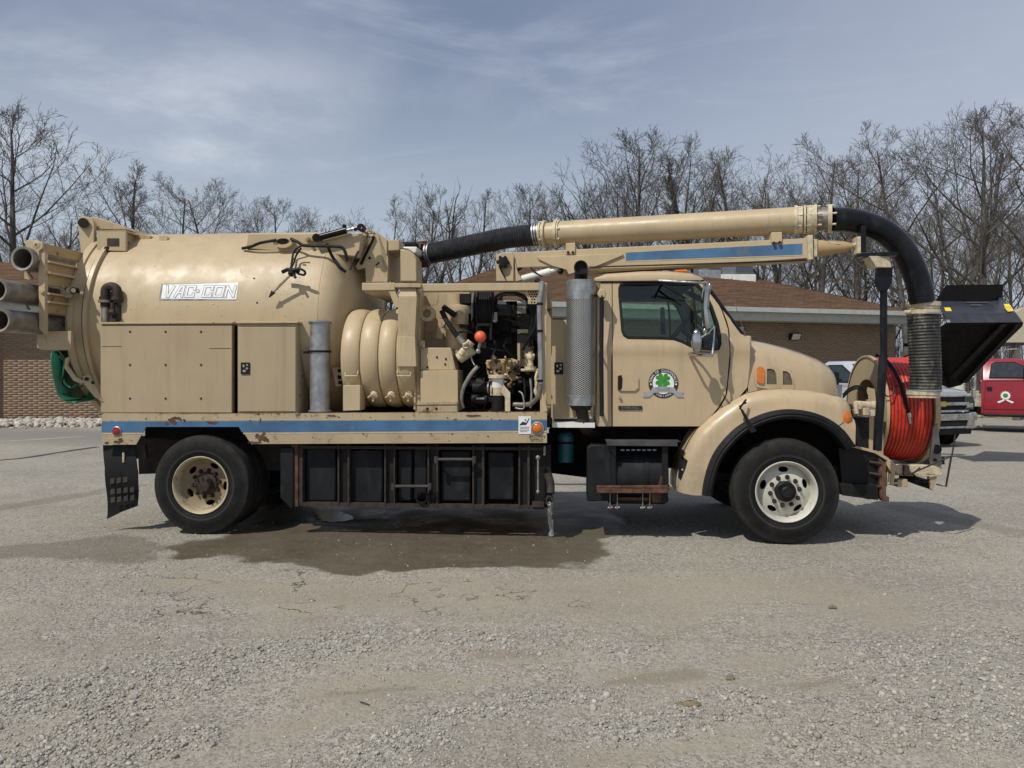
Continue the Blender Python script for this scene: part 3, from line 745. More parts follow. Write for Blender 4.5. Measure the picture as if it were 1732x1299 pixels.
part(b, "pinstripe", M_pin, smooth=False)
def blot(mb, cx, cy, r, v, n=22, sx=1., sy=1., seed=0):
    g = random.Random(seed); ph = [g.uniform(0, 6.28) for _ in range(4)]; pts = []
    for i in range(n):
        t = 2*math.pi*i/n; rr = r*(1+.28*math.sin(2*t+ph[0])+.2*math.sin(3*t+ph[1])+.14*math.sin(5*t+ph[2])+g.uniform(-.16, .16)); pts.append((cx+math.cos(t)*rr*sx, cy+math.sin(t)*rr*sy))
    mb.plate(pts, v, .002)
b = B()
for i, (cx, cy, r, sx, sy) in enumerate([(292,712,6,1.2,.8),(301,708,4,1.3,.8),(282,716,3,1,1),(360,715,5,1.5,.6),(443,741,7,.9,.9),(434,737,3,1,1),(452,745,3.4,1,.6),(446,733,3,.7,1.2),(425,748,3,1.6,.6),(434,748.5,3,2.2,.5),(440,711,1.5,.6,2.6),(200,747,5,1.4,.5),(180,749,3,1,.6),(203,743,2.5,1,1),(311,711,1.4,.6,2.5),(560,703,3,2.6,.3),(800,703,4,2.4,.4),(770,709,1.5,1.6,.5)]):
    blot(b, cx, cy, r, -.0052-.0001*i, sx=sx, sy=sy, seed=i)
part(b, "rust_patch", M_rust, smooth=False, kind="stuff")
b = B()
for i in range(60):
    x = random.uniform(180, 915); y = random.choice([random.uniform(700, 712), random.uniform(733, 748)])
    if 236 < x < 420 and y > 718: continue
    blot(b, x, y, random.uniform(.35, 1.0), -.0056-.00001*i, n=7, sx=random.uniform(.7, 2), seed=i+50)
part(b, "paint_chip", M_rustd, smooth=False, kind="stuff")
def marker(px, py, r, mat, nm):
    c = L(px, py, 0); o = B().lathe([(0, r*1.3), (-.012, r*1.25), (-.016, r*1.05), (-.010, r*1.0)], c, (0, 1, 0), 24)
    m = part(o, nm, M_galv); q = B().lathe([(-.008, r), (-.018, r*.85), (-.024, r*.5), (-.026, .0005)], c, (0, 1, 0), 20); part(q, "lens", mat, m)
marker(198, 729, .040, M_redl, "marker_light"); marker(909, 724, .052, M_amber, "marker_light")
b = B(); b.plate([(877,704),(898,704),(898,734),(877,734)], -.006, .003); st = part(b, "sticker", M_wsig, smooth=False)
b = B()
for a in ([(879,718),(884,713),(890,715),(894,708),(896,707),(893,714),(890,719),(884,719)], [(889,713),(887,709),(888.5,708.7),(890.5,712)], [(879,718.4),(885,717.4),(885,718.8),(879,719.6)]): b.plate(a, -.0072, .0012)
for k in range(4): b.plate([(879,722+k*2.6),(879+16-3*(k == 3),722+k*2.6),(879+16-3*(k == 3),722.9+k*2.6),(879,722.9+k*2.6)], -.0072, .0012)
part(b, "pictogram", M_ink, st, smooth=False)
b = B(); put_text(b, "BROWN", .040, L(908,738.5,-.0015), shear=.25, space=1.1); put_text(b, "EQUIPMENT CO.", .018, L(908,743,-.0015)); put_text(b, "FORT WAYNE IN", .016, L(908,746,-.0015)); part(b, "dealer_lettering", M_ink, smooth=False)

# ---- rear tool boxes -------------------------------------------------
zb_, zt_ = L(300,699,.02).z, L(300,547,.02).z
def toolbox(xa, xb, v, dep, nm):
    b = B(); a = L(xa, 699, v); c = L(xb, 547, v); b.box((a.x, v, a.z), (c.x, v+dep, c.z)); return part(b, nm, M_box, bevel=.008)
bx = toolbox(170, 391, .035, .42, "tool_box")
b = B(); b.plate([(170,551),(392,551),(392,698),(170,698)], .012, .022); dr = part(b, "door", M_box, bx, bevel=.004)
b = B(); b.box((L(168,547,.0).x, -.002, zt_-.006), (L(394,547,.0).x, .47, zt_+.016)); part(b, "lid", M_tan2, bx, bevel=.004)
for x in (220, 280, 340):
    for y in (561, 617, 674):
        c = L(x, y, .012); part(B().lathe([(0, .012), (-.006, .011), (-.009, .001)], c, (0, 1, 0), 8), "bolt", M_rustd, bx)
b = B(); put = [(172,585.5,206), (354,589,390)]
for x0, y, x1 in put: b.plate([(x0,y),(x1,y),(x1,y+.9),(x0,y+.9)], .0105, .0015)
part(b, "scratch", M_rustd, bx, smooth=False)
b = B(); b.box((LU(394,.10), .12, zb_), (LU(402,.10), .42, zt_-.02)); part(b, "box_gap_shade", M_deep)  # dark strip standing in for the shade between the two boxes
bx2 = toolbox(402, 502, .035, .36, "small_tool_box")
b = B(); b.plate([(402,553),(500,553),(500,696),(402,696)], .014, .02); part(b, "door", M_box, bx2, bevel=.004)
b = B(); b.box((L(399,547,0).x, .0, zt_-.006), (L(504,547,0).x, .41, zt_+.014)); part(b, "lid", M_tan2, bx2, bevel=.004)
def latch(px, py, v, parent):
    w = 7.5; m = part(B().pbox(px-w, py-10, px+w, py+10, v-.006, .01), "latch", M_black, parent, bevel=.003)
    q = B(); q.pbox(px-4, py-6, px-1, py-2, v-.012, .01); q.pbox(px+1, py-1, px+5, py+2, v-.012, .01); q.pbox(px-4, py+3, px+1, py+6.5, v-.012, .01); q.pbox(px+2, py-7, px+5, py-4, v-.012, .01)
    part(q, "latch_paddle", M_galv, parent, bevel=.001)
latch(414.5, 623, .008, bx2)
for y in (560, 594, 636, 669):
    part(B().lathe([(0, .010), (.006, .009), (.008, .001)], (L(502,600,.035).x, .12 if y % 2 else .2, LZ(y, 502, .1)), (1, 0, 0), 8), "hinge_bolt", M_rustd, bx2)

# ---- debris tank ---------------------------------------------------
TC = L(500, 540, 1.22); zc = 2.255; RT = 1.10
xL, xS, xR = LU(150, .15), LU(536, .12), LU(612, 1.22)
b = B(); b.lathe([(xL-.02, RT*.55), (xL-.02, RT), (xS, RT), (xS+.05, RT*.995), (xS+.13, RT*.955), (xS+.20, RT*.87), (xS+.27, RT*.7), (xS+.32, RT*.4), (xS+.34, .001)], (0, 1.22, zc), (1, 0, 0), 96)
tank = part(b, "debris_tank", M_tan, ang=25)
b = B(); b.lathe([(xS-.004, RT+.001), (xS-.002, RT+.004), (xS+.008, RT+.003), (xS+.01, RT-.002)], (0, 1.22, zc), (1, 0, 0), 96); part(b, "weld_seam", M_tan, tank)
xf = LU(112, .10)
b = B(); b.lathe([(xL+.02, RT), (xL+.02, RT+.045), (xL-.02, RT+.05), (xL-.035, RT+.028), (xL-.035, RT)], (0, 1.22, zc), (1, 0, 0), 96); part(b, "tank_flange", M_tan, tank)
b = B(); b.lathe([(xL-.05, RT-.02), (xL-.05, RT+.02), (xf+.09, RT+.03), (xf+.09, RT+.05), (xf+.035, RT+.06), (xf+.0, RT+.04), (xf-.015, RT-.02), (xf-.05, RT-.2), (xf-.13, RT*.5), (xf-.16, .001)], (0, 1.22, zc), (1, 0, 0), 96)
part(b, "rear_door", M_tan, tank, ang=25)
# latches on the flange
hk = B(); P_ = lambda x, y, v=-.0: L(x, y, v)
hk.prism([P_(*q) for q in [(100,474),(104,480),(109,490),(114,495),(121,497),(119,503),(110,504),(103,499),(101,488)]], (0, .03, 0)); 
hk.cyl(P_(116,491,-.02), P_(116,491,.06), .03, 16); part(hk, "door_latch", M_tan2, bevel=.003)
b = B(); b.cyl(P_(113,489,-.03), P_(113,489,.03), .022, 12); b.cyl(P_(124,491,-.045), P_(124,491,.09), .033, 18); b.cyl(P_(131,490,-.03), P_(131,490,.05), .018, 12); b.tube([P_(124,491,0), P_(137,495,.02)], .017, 8); part(b, "latch_pin", M_black)
b = B(); b.cyl(P_(124,491,-.05), P_(124,491,-.042), .024, 12); b.cyl(P_(138,495,-.02), P_(138,495,.05), .018, 10); part(b, "latch_washer", M_cream)
hk = B(); hk.prism([P_(*q) for q in [(110,606),(117,603),(113,618),(128,638),(141,644),(139,650),(124,644),(108,622)]], (0, .03, 0)); hk.prism([P_(*q) for q in [(141,636),(150,634),(153,642),(166,664),(174,680),(160,672),(146,655),(140,646)]], (0, .04, 0)); part(hk, "lower_latch", M_tan2, bevel=.004)
b = B(); b.tube(smoothpath([P_(110,628,.02), P_(106,650,.0), P_(122,660,-.01), P_(140,652,0)]), .008, 6); b.cyl(P_(146,641,-.03), P_(146,641,.04), .02, 12); b.cyl(P_(157,647,-.03), P_(157,647,.03), .018, 12); part(b, "latch_pin", M_black)
b = B(); b.tube(smoothpath([P_(70,556,.0), P_(83,570,.0), P_(98,592,.1), P_(108,604,.12)]), .006, 6); part(b, "cable", M_dull)

# logo plate on the tank, letters built from strokes
def tankv(z): return 1.22-math.sqrt(max(.01, RT**2-(z-zc)**2))
b = B(); grid = lambda x0, y0, x1, y1, off, sk=0.: None
def tank_patch(mb, pts, off):           # polygon in photo pixels wrapped onto the tank, cut in strips
    loc = []
    for (x, y) in pts:
        v = .2
        for _ in range(4): p = L(x, y, v); v = tankv(p.z)
        loc.append((p.x, p.z))
    n = len(loc); c = [Vector((x, tankv(z)-off, z)) for x, z in loc]; d = [Vector((x, tankv(z)-off+.002, z)) for x, z in loc]
    mb.add(c, [tuple(range(n))] if (c[1]-c[0]).cross(c[2]-c[1]).y < 0 else [tuple(range(n-1, -1, -1))])
def strips(mb, corners, off, n=8):      # quad corners (tl, tr, br, bl) split into horizontal strips that follow the curve
    tl, tr, br, bl = corners
    for i in range(n):
        a, c = i/n, (i+1)/n; m = lambda p, q, t: (p[0]+(q[0]-p[0])*t, p[1]+(q[1]-p[1])*t)
        tank_patch(mb, [m(tl, bl, a), m(tr, br, a), m(tr, br, c), m(tl, bl, c)], off)
b = B(); strips(b, [(273,480),(402,478),(399,508),(269,508.5)], .0015, 8); part(b, "logo_border", plain("weathered_logo_border", (.21,.22,.19), .7, 0, .5, 14, dirt=(.5,.46,.35), dirtamt=.9), tank, smooth=True)
b = B(); strips(b, [(276,481.5),(403.5,478),(401,505),(399,507),(272.5,505.2)][:2]+[(400,506.5),(272.5,505.2)], .0032, 8); part(b, "logo_plate", M_wsig, tank, smooth=True)
GL = {'V': [[(0,0),(.32,1),(.5,1),(1,0)]], 'A': [[(0,1),(.5,0),(.95,0),(.95,1)], [(.3,.62),(.95,.62)]], 'C': [[(1,.28),(1,0),(0,0),(0,1),(1,1),(1,.74)]],
      'O': [[(0,0),(1,0),(1,1),(0,1),(0,0)]], 'N': [[(0,1),(0,0),(.95,1),(.95,0)]]}
def stroke(mb, pl, w, off):
    for (x0, y0), (x1, y1) in zip(pl[:-1], pl[1:]):
        d = math.hypot(x1-x0, y1-y0); ux, uy = (x1-x0)/d, (y1-y0)/d; h = w/2
        q = [(x0-ux*h-uy*h, y0-uy*h+ux*h), (x1+ux*h-uy*h, y1+uy*h+ux*h), (x1+ux*h+uy*h, y1+uy*h-ux*h), (x0-ux*h+uy*h, y0-uy*h-ux*h)]
        n = max(1, int(d/4)); 
        for k in range(n):
            a, c = k/n, (k+1)/n; m = lambda p, r, t: (p[0]+(r[0]-p[0])*t, p[1]+(r[1]-p[1])*t)
            tank_patch(mb, [m(q[0], q[1], a), m(q[0], q[1], c), m(q[3], q[2], c), m(q[3], q[2], a)], off)
xx = 279.5
for ch, wd in zip("VAC.CON", (11, 12, 12.5, 5, 12.5, 13.5, 14)):
    bo, bi = B(), B()
    if ch == '.':
        for q, w, mb, off in ((0, 5.4, bo, .0052), (0, 3.4, bi, .0066)): stroke(mb, [(xx+1.9, 492.4), (xx+2.3, 492.4)], w, off)
    else:
        for pl in GL[ch]:
            pts = [(xx+p[0]*wd+(1-p[1])*4.2, 484.6+p[1]*16.5) for p in pl]; stroke(bo, pts, 4.7, .0052+.0001*(ch == 'A')); stroke(bi, pts, 3.0, .0066)
    xx += wd+5.9
    part(bo, "logo_letter_outline", M_grey, tank, smooth=True); part(bi, "logo_letter", M_wsig, tank, smooth=True)
b = B()
for x, y, r in ((430,471,2.6),(435,512,2.6),(455,486,.8),(463,487,.8),(471,489,.7),(481,492,.7),(487,498,.7),(475,498,.6)):
    p = L(x, y, .14); v = tankv(p.z); p = L(x, y, v); b.lathe([(-.004, .0045*r), (-.007, .001)], (p.x, tankv(p.z), p.z), (0, 1, .25), 8)
part(b, "plug_bolt", M_rustd, tank, kind="stuff")
b = B()                                        # water line drips / chips on tank
for i in range(26):
    x, y = random.uniform(180, 530), random.uniform(440, 540); r = random.uniform(.3, .7)
    tank_patch(b, [(x-r, y-r*.6), (x+r, y-r*.8), (x+r*1.4, y+r*.5), (x-r*.6, y+r*.9)], .0012+.00002*i)
part(b, "paint_chip", M_rustd, tank, kind="stuff", smooth=False)
# rusty inverted U vent with valves
b = B(); b.tube(smoothpath([L(178,520,.1), L(178,503,.1), L(179,489,.1), L(188,484.5,.1), L(197,489,.1), L(199,503,.1), L(199,512,.1)], 6), .047, 14)
for x, y in ((178,504),(198,504)): b.cyl(L(x,y-2,.1), L(x,y+4,.1), .060, 14)
b.cyl(L(191,542,.1), L(191,512,.1), .03, 10); b.cyl(L(200,542,.12), L(200,515,.12), .034, 10); b.box(L(184,539,.05), L(209,545,.2)); b.cyl(L(186,528,.05), L(194,528,.05), .03, 10); part(b, "vent_pipe", M_rustd)
b = B(); b.cyl(L(178,545,.1), L(178,510,.1), .042, 16); b.cyl(L(178,512,.1), L(178,508,.1), .07, 16); part(b, "vent_pipe_base", M_dull)

# ---- structure on top of the tank ------------------------------------
b = B(); b.plate([(131,372),(134,367),(140,365.5),(150,367),(157,373),(159,380),(159,413),(156,418),(137,432),(134,400)], .50, .05); b.plate([(131,372),(134,367),(140,365.5),(150,367),(157,373),(159,380),(159,413),(156,418),(137,432),(134,400)], 1.8, .05); part(b, "door_hinge_plate", M_tan, bevel=.006)
b = B(); b.cyl(L(141,377,.44), L(141,377,1.9), .055, 16); part(b, "hinge_pin", M_rustd)
b = B(); b.plate([(154,366.5),(166,368),(208,382),(213,388),(160,388)], .60, 1.2); part(b, "hinge_arm", M_tan2, bevel=.006)
b = B(); b.plate([(164,389),(212,389),(213,425),(182,424),(177,418),(170,424),(164,420)], .44, .04); b.plate([(164,389),(212,389),(212,392),(164,392)], .44, 1.5); b.box(L(206,391,.46), L(212,418,.9)); part(b, "hinge_bracket", M_tan, bevel=.005)
b = B(); b.pbox(181,403,201,416,.434,.004); b.cyl(L(181,422,.43), L(181,422,.45), .035, 14); part(b, "lifting_slot", M_rustd)
b = B(); b.prism([L(214,391,.7), L(254,399,.7), L(254,411,.7), L(214,402,.7)], (0, .5, 0)); b.prism([L(214,390,1.45), L(268,397,1.45), L(268,408,1.45), L(214,398,1.45)], (0, .06, 0)); part(b, "top_brace", M_gold, bevel=.004)
b = B(); b.plate([(269,398),(278,398),(283,402),(283,411.5),(269,411)], .65, .3); part(b, "top_lug", M_tan, bevel=.004)
b = B(); b.tube([L(213,403,.8), L(283,409,.8), L(409,411.5,.8)], .018, 8); b.tube([L(213,407,.75), L(283,410,.75), L(412,412.5,.75)], .012, 8); part(b, "hydraulic_line", M_black)
b = B(); b.plate([(419,395),(611,394.5),(608,421),(604,434),(560,430),(500,428),(416,420)], .44, 1.5); part(b, "top_trough", M_tan, bevel=.008)
b = B()
c = L(480, 409, .39)
for s_, r1, r2 in ((0, .105, .062),): b.sweep([c+Vector((.092*math.cos(t)*1.0, 0, .052*math.sin(t))) for t in np.linspace(0, 2*math.pi, 25)], [(-.018,-.03),(.018,-.03),(.018,.05),(-.018,.05)])
part(b, "eye_bracket", M_tan, smooth=True)
b = B(); b.cyl(L(478,409,.40), L(478,409,.44), .05, 16); part(b, "eye_bolt", M_rustd)
# hoses across the trough
hp = [[(410,420,0.43),(425,417,0.39),(440,411,0.36),(467,406,0.35)], [(492,404,0.35),(503,409,0.33),(514,415,0.31),(540,416,0.28),(570,417,0.23),(580,420,0.23),(585,430,0.23),(587,442,0.23)],
      [(512,415,0.31),(502,420,0.30),(496,429,0.30),(494,440,0.25),(492,454,0.20)], [(553,412,0.28),(560,430,0.35),(573,450,0.32),(585,460,0.35)], [(606,425,0.33),(598,440,0.28),(592,456,0.23)], [(492,454,0.20),(497,444,0.21),(501,432,0.26),(509,420,0.23)]]
for i, pts in enumerate(hp):
    b = B(); b.tube(smoothpath([L(*p) for p in pts], 6), .017 if i in (0, 1, 3) else .011, 8); part(b, "hydraulic_hose", M_rub)
b = B()
for x, y in ((501,427),(496,438),(494,446)): b.cyl(L(x-2,y-1,.22), L(x+3,y+1,.22), .012, 6)
b.tube([L(478,460,.1), L(486,456,.08), L(500,457,.06), L(506,461,.08)], .022, 8); b.tube(smoothpath([L(498,457,.06), L(508,455,.03), L(516,460,.03), L(514,465,.05), L(504,463,.07)]), .012, 8); b.sphere(L(493,462,.06), .04, 8); b.tube([L(497,464,.05), L(500,470,.03)], .015, 6)
part(b, "quick_coupling", M_black)
b = B(); p0, p1 = L(490,466,.05), L(461,495,.06); b.tube([p0, p1], .014, 10); part(b, "prop_rod", M_tan2)
b = B(); b.tube([p1+(p0-p1)*.05, L(455,503,.06)], .024, 10, True, [.026, .006]); part(b, "rod_tip", M_ink)
# hydraulic cylinder
b = B(); b.tube([L(535,403,.38), L(586,389.5,.38)], .038, 12); b.cyl(L(582,386,.38), L(583,380,.38), .022, 8); b.cyl(L(535,402,.32), L(535,402,.45), .045, 12); part(b, "hydraulic_cylinder", M_gloss)
b = B(); b.tube([L(586,389.5,.38), L(600,386.5,.38)], .018, 10); part(b, "cylinder_rod", M_chrome)
b = B(); b.tube([L(599,387,.38), L(606,385,.38)], .026, 8); b.ring(L(610,384.5,.345), (0, 1, 0), .016, .042, .07); part(b, "rod_eye", M_gloss)
b = B(); b.plate([(515,403),(524,400),(533,401),(535,407),(517,408)], .40, .04); b.cyl(L(521,404,.36), L(521,404,.45), .02, 8); part(b, "cylinder_mount", M_gold, bevel=.003)
# boom pedestal
b = B(); b.plate([(636,395),(640,394.5),(656,436),(655,476.5),(619,476.5),(618,452),(605,456),(602,450)], .60, .05); b.prism([L(633,394,.62), L(639,394.5,.62), L(608,452,.62), L(602,450,.62)], (0, .8, 0))
b.prism([L(640,394.5,.6), L(654,405,.6), L(654,470,.6), L(650,470,.6)], (0, .9, 0)); part(b, "boom_pedestal", M_tan, smooth=False)
b = B(); b.prism([L(631,399,.57), L(634,400,.57), L(611,448,.57), L(608,446,.57)], (0, .05, 0)); b.plate([(622,438),(625,433),(628,438)], .592, .008); b.plate([(635,448),(641,443),(642,444.5),(636,449.5)], .592, .008); part(b, "pedestal_slot", M_deep, smooth=False)
b = B()
for i in range(16): b.cyl(L(random.uniform(610,634), random.uniform(389,402), .6), L(random.uniform(610,634), random.uniform(389,402), .72), random.uniform(.008, .018), 6)
part(b, "hose_fitting", M_cream)
b = B(); b.tube([L(612,405,.56), L(606,416,.54), L(604,426,.5)], .03, 8); part(b, "valve_stem", M_dull)
b = B(); b.plate([(653,405),(675,406),(675,423),(655,424)], .62, .5); part(b, "pedestal_head", M_tan, bevel=.006)
b = B(); b.box(L(655,425,1.35), L(678,476,1.5)); part(b, "pedestal_recess", M_gold)
col = [(677,421),(690,423),(699,429),(704,438),(705,476),(677,476)]
b = B(); b.plate(col, .62, .32); part(b, "pedestal_column", M_tan, bevel=.01)
b = B(); b.plate([(678,417),(705,417),(705,427),(700,429),(690,422),(678,421)], .72, .3); part(b, "elbow_pipe", M_white, bevel=.02)
b = B(); b.plate([(676,409),(704,408),(705,416),(677,417)], .9, .3); part(b, "upper_hose", M_rub, bevel=.02)

# ---- boom: long pipe swinging towards the camera ---------------------
def Yb(px): return 1/(1/8.95+(px-705)*(1/7.45-1/8.95)/(1405-705))
def bp(px, py, d=0.): return LY(px, py, Yb(px)+d)
def corr(mb, pts, r, pitch, n=28, amp=.10, rf=None):
    path = smoothpath(pts, 24); Ls = [0]
    for i in range(1, len(path)): Ls.append(Ls[-1]+(path[i]-path[i-1]).length)
    tot = Ls[-1]; m = int(tot/pitch*6); out = []; rs = []; j = 0
    for k in range(m+1):
        s_ = tot*k/m
        while j < len(Ls)-2 and Ls[j+1] < s_: j += 1
        t = (s_-Ls[j])/max(1e-9, Ls[j+1]-Ls[j]); out.append(path[j].lerp(path[j+1], min(1, t))); rr = rf(s_/tot) if rf else r; rs.append(rr*(1+amp*(-.5+.5*math.cos(k*math.pi/3))))
    mb.tube(out, r, n, True, rs)
b = B(); corr(b, [bp(722,430), bp(760,422.5), bp(810,412), bp(860,402), bp(913,397)], .122, .028); part(b, "corrugated_hose", M_corr)
b = B()
for x, y, dx in ((709,430,0),(716,429.5,0)):
    c = bp(x, y); ax = (bp(x+10, y-1.5)-c).normalized(); b.lathe([(0, .10), (0, .145), (.03, .145), (.03, .10)], c, ax, 28, True)
for k in range(8): t = k*math.pi/4; c = bp(712, 430); b.cyl(c+Vector((-.02, math.sin(t)*.145, math.cos(t)*.145)), c+Vector((.09, math.sin(t)*.145, math.cos(t)*.145)), .012, 6)
part(b, "hose_flange", M_rust)
b = B()
for x, y in ((724,429.5),(728,429),(904,397),(908,396.5),(912,396)):
    c = bp(x, y); ax = (bp(x+10, y-1.5)-c).normalized(); b.lathe([(0, .118), (0, .130), (.016, .130), (.016, .118)], c, ax, 28, True)
part(b, "hose_clamp", M_galv)
pc = lambda x: 396.0+(x-925)*(373.2-396.0)/(1345-925)
b = B(); c0, c1 = bp(944, pc(944)), bp(1345, pc(1345)); b.tube([bp(914, 396.8), bp(921, 396.2)], .128, 32); b.tube([bp(921, 396.2), bp(944, pc(944)), c1], .13, 40, True, [.118, .133, .133]); boom = part(b, "boom_pipe", M_tan, ang=30)
axb = (c1-c0).normalized()
def fl(mb, x, r0, r1, h, y=None): mb.lathe([(-h/2, r0), (-h/2, r1), (h/2, r1), (h/2, r0)], bp(x, pc(x) if y is None else y), axb, 36, True)
b = B(); fl(b, 922, .10, .150, .03); fl(b, 916, .10, .142, .02); fl(b, 943, .12, .158, .03); fl(b, 947, .12, .147, .015)
for x in (916, 943):
    for k in range(8): t = k*math.pi/4+.2; c = bp(x, pc(x)); b.cyl(c+axb*-.022+Vector((0, math.sin(t)*.142, math.cos(t)*.142)), c+axb*.022+Vector((0, math.sin(t)*.142, math.cos(t)*.142)), .012, 6)
part(b, "boom_flange", M_cream, boom)
b = B(); fl(b, 1346, .1, .149, .03); fl(b, 1353, .1, .138, .05); fl(b, 1361, .1, .149, .02); fl(b, 1371, .1, .142, .07); fl(b, 1379, .1, .150, .02); fl(b, 1403, .1, .140, .035)
for x in (1346, 1361, 1379, 1403):
    for k in range(8): t = k*math.pi/4+.2; c = bp(x, pc(x)); b.cyl(c+axb*-.022+Vector((0, math.sin(t)*.135, math.cos(t)*.135)), c+axb*.022+Vector((0, math.sin(t)*.144, math.cos(t)*.135)), .010, 6)
part(b, "boom_joint", M_cream, boom)
b = B(); b.tube([bp(1350, pc(1350)), bp(1402, pc(1402))], .112, 28); part(b, "joint_core", M_dull, boom)
# black elbow
ey = [(1406,371.5,7.45),(1432,372,7.45),(1462,378,7.45),(1494,391,7.45),(1520,413,7.45),(1538,440,7.45),(1550,468,7.45),(1557,492,7.45),(1560,513,7.45)]
b = B(); b.tube(smoothpath([LY(*p) for p in ey], 5), .118, 32, True, None); part(b, "boom_elbow", M_gloss)
b = B(); b.sweep(smoothpath([LY(1440,356,7.38), LY(1490,372,7.36), LY(1530,404,7.36), LY(1555,445,7.36), LY(1566,490,7.36)], 5), [(-.005,-.004),(.005,-.004),(.005,.01),(-.005,.01)]); part(b, "elbow_seam", M_gloss)
# vertical corrugated suction hose
b = B(); corr(b, [LY(1561,528,7.5), LY(1563,570,7.5), LY(1565,620,7.5), LY(1565,662,7.5)], .146, .031, amp=.05); part(b, "suction_hose", M_corrd)
b = B()
for y, r in ((515,.155),(520,.142),(528,.152),(664,.150),(669,.142)):
    c = LY(1561.5, y, 7.5); b.lathe([(-.02, r-.05), (-.02, r), (.02, r), (.02, r-.05)], c, (0, 0, 1), 36, True)
b.cyl(LY(1531,528,7.45), LY(1542,527,7.4), .02, 10); part(b, "hose_collar", M_cream)
b = B()
for y, r in ((660,.158),(531,.155)): b.lathe([(-.008, r-.02), (-.008, r), (.008, r), (.008, r-.02)], LY(1563, y, 7.5), (0, 0, 1), 36, True)
part(b, "hose_clamp", M_galv)
# boom beam under the pipe
def bprism(mb, pts, d, t): 
    a = [bp(x, y, d) for x, y in pts]; mb.prism(a, (math.sin(-YAW)*t, math.cos(YAW)*t, 0))
b = B(); bprism(b, [(866,427),(1366,402.5),(1366,437),(1230,446),(985,459),(965,449),(870,453)], -.08, .2); beam = part(b, "boom_beam", M_tan, bevel=.006)
b = B(); bprism(b, [(1058.5,428),(1357,412.5),(1357,430),(1058.5,440.5)], -.084, .004); part(b, "blue_stripe", M_blue, beam, smooth=False)
b = B(); bprism(b, [(1057,426),(1358.5,410.5),(1358.5,411.8),(1057,427.3)], -.083, .003); bprism(b, [(1057,441.2),(1358.5,430.8),(1358.5,432.2),(1057,442.8)], -.083, .003); part(b, "pinstripe", M_pin, beam, smooth=False)
b = B(); bprism(b, [(908,434),(1054,429),(1055,431),(1012,449),(962,464),(958,456),(935,450),(910,438)], -.105, .25); part(b, "beam_gusset", M_tan, beam, bevel=.004)
b = B(); bprism(b, [(960,447.5),(1366,439),(1366,441),(985,462)], -.06, .16); part(b, "beam_underside", M_gold, beam)
b = B(); b.tube([bp(985,452,-.1), bp(1180,446.5,-.1), bp(1366,440,-.1)], .008, 6); part(b, "hydraulic_line", M_rub, beam)
b = B(); bprism(b, [(957,411),(973,410),(973,430),(957,431)], -.10, .22); bprism(b, [(1305,393),(1323,392),(1323,410),(1305,411)], -.10, .22); part(b, "pipe_saddle", M_tan, beam, bevel=.006)
b = B()
for x, y in ((961,427),(969,427),(1309,411),(1319,410)): b.cyl(bp(x,y,-.12), bp(x,y,-.09), .016, 8)
part(b, "saddle_bolt", M_rustd, beam)
b = B(); bprism(b, [(839,431),(848,427),(866,426),(869,432),(869,476),(839,476)], -.12, .32); part(b, "boom_pivot", M_tan, bevel=.008)
b = B(); c = bp(851,444,-.13); b.cyl(c, c+Vector((0, -.07, 0)), .05, 10)
for k in range(6): t = k*math.pi/3; b.cyl(c+Vector((.055*math.cos(t), .0, .055*math.sin(t))), c+Vector((.055*math.cos(t), -.06, .055*math.sin(t))), .02, 6)
b.tube([bp(845,452,-.14), bp(850,462,-.14), bp(855,472,-.14)], .007, 6); part(b, "pivot_bolt", M_black)
b = B(); bprism(b, [(871,440),(876,462),(885,473),(872,476)], -.1, .2); part(b, "pivot_gusset", M_tan, bevel=.004)
b = B(); b.tube([bp(884,472,-.05), bp(932,459,-.05)], .042, 14); b.tube([bp(932,459,-.05), bp(950,453,-.05)], .026, 10, True, [.03, .02]); part(b, "lift_cylinder", M_white)
b = B(); b.tube(smoothpath([bp(897,452,-.1), bp(905,460,-.1), bp(917,468,-.08)]), .008, 6); b.tube(smoothpath([bp(872,460,-.05), bp(890,449,-.02), bp(920,446,.0), bp(945,452,.0)]), .014, 8); b.cyl(bp(907,473,-.2), bp(917,482,-.2), .03, 10); b.sphere(bp(948,459,-.06), .035, 8); part(b, "lift_cylinder_hose", M_black)
# boom tip
b = B(); bprism(b, [(1366,398),(1375,397),(1376,438),(1367,440)], -.11, .26); bprism(b, [(1376,404),(1383,404),(1383,434),(1376,434)], -.08, .2); part(b, "boom_end_plate", M_cream, beam, bevel=.005)
b = B(); b.tube([bp(1383,420,.0), bp(1428,417.5,0), bp(1443,416,0)], .08, 16, True, [.085, .055, .025]); part(b, "boom_nose", M_gold, beam)
b = B(); bprism(b, [(1385,406),(1420,411),(1420,413),(1385,409)], -.06, .1); b.cyl(bp(1428,416,0), bp(1455,414,0), .018, 10); b.cyl(bp(1445,415,0), bp(1449,415,0), .035, 6); part(b, "nose_bolt", M_cream, beam)
b = B(); b.prism([bp(1450,400,-.06), bp(1456,400,-.06), bp(1456,428,-.06), bp(1450,428,-.06)], (0, .15, 0)); part(b, "swivel_plate", M_cream)
b = B(); b.prism([bp(1457,382,-.05), bp(1465,382,-.05), bp(1465,428,-.05), bp(1457,432,-.05)], (0, .1, 0)); b.prism([bp(1456,427,-.06), bp(1520,426,-.06), bp(1520,432,-.06), bp(1456,434,-.06)], (0, .12, 0)); part(b, "elbow_bracket", M_gloss, bevel=.004)
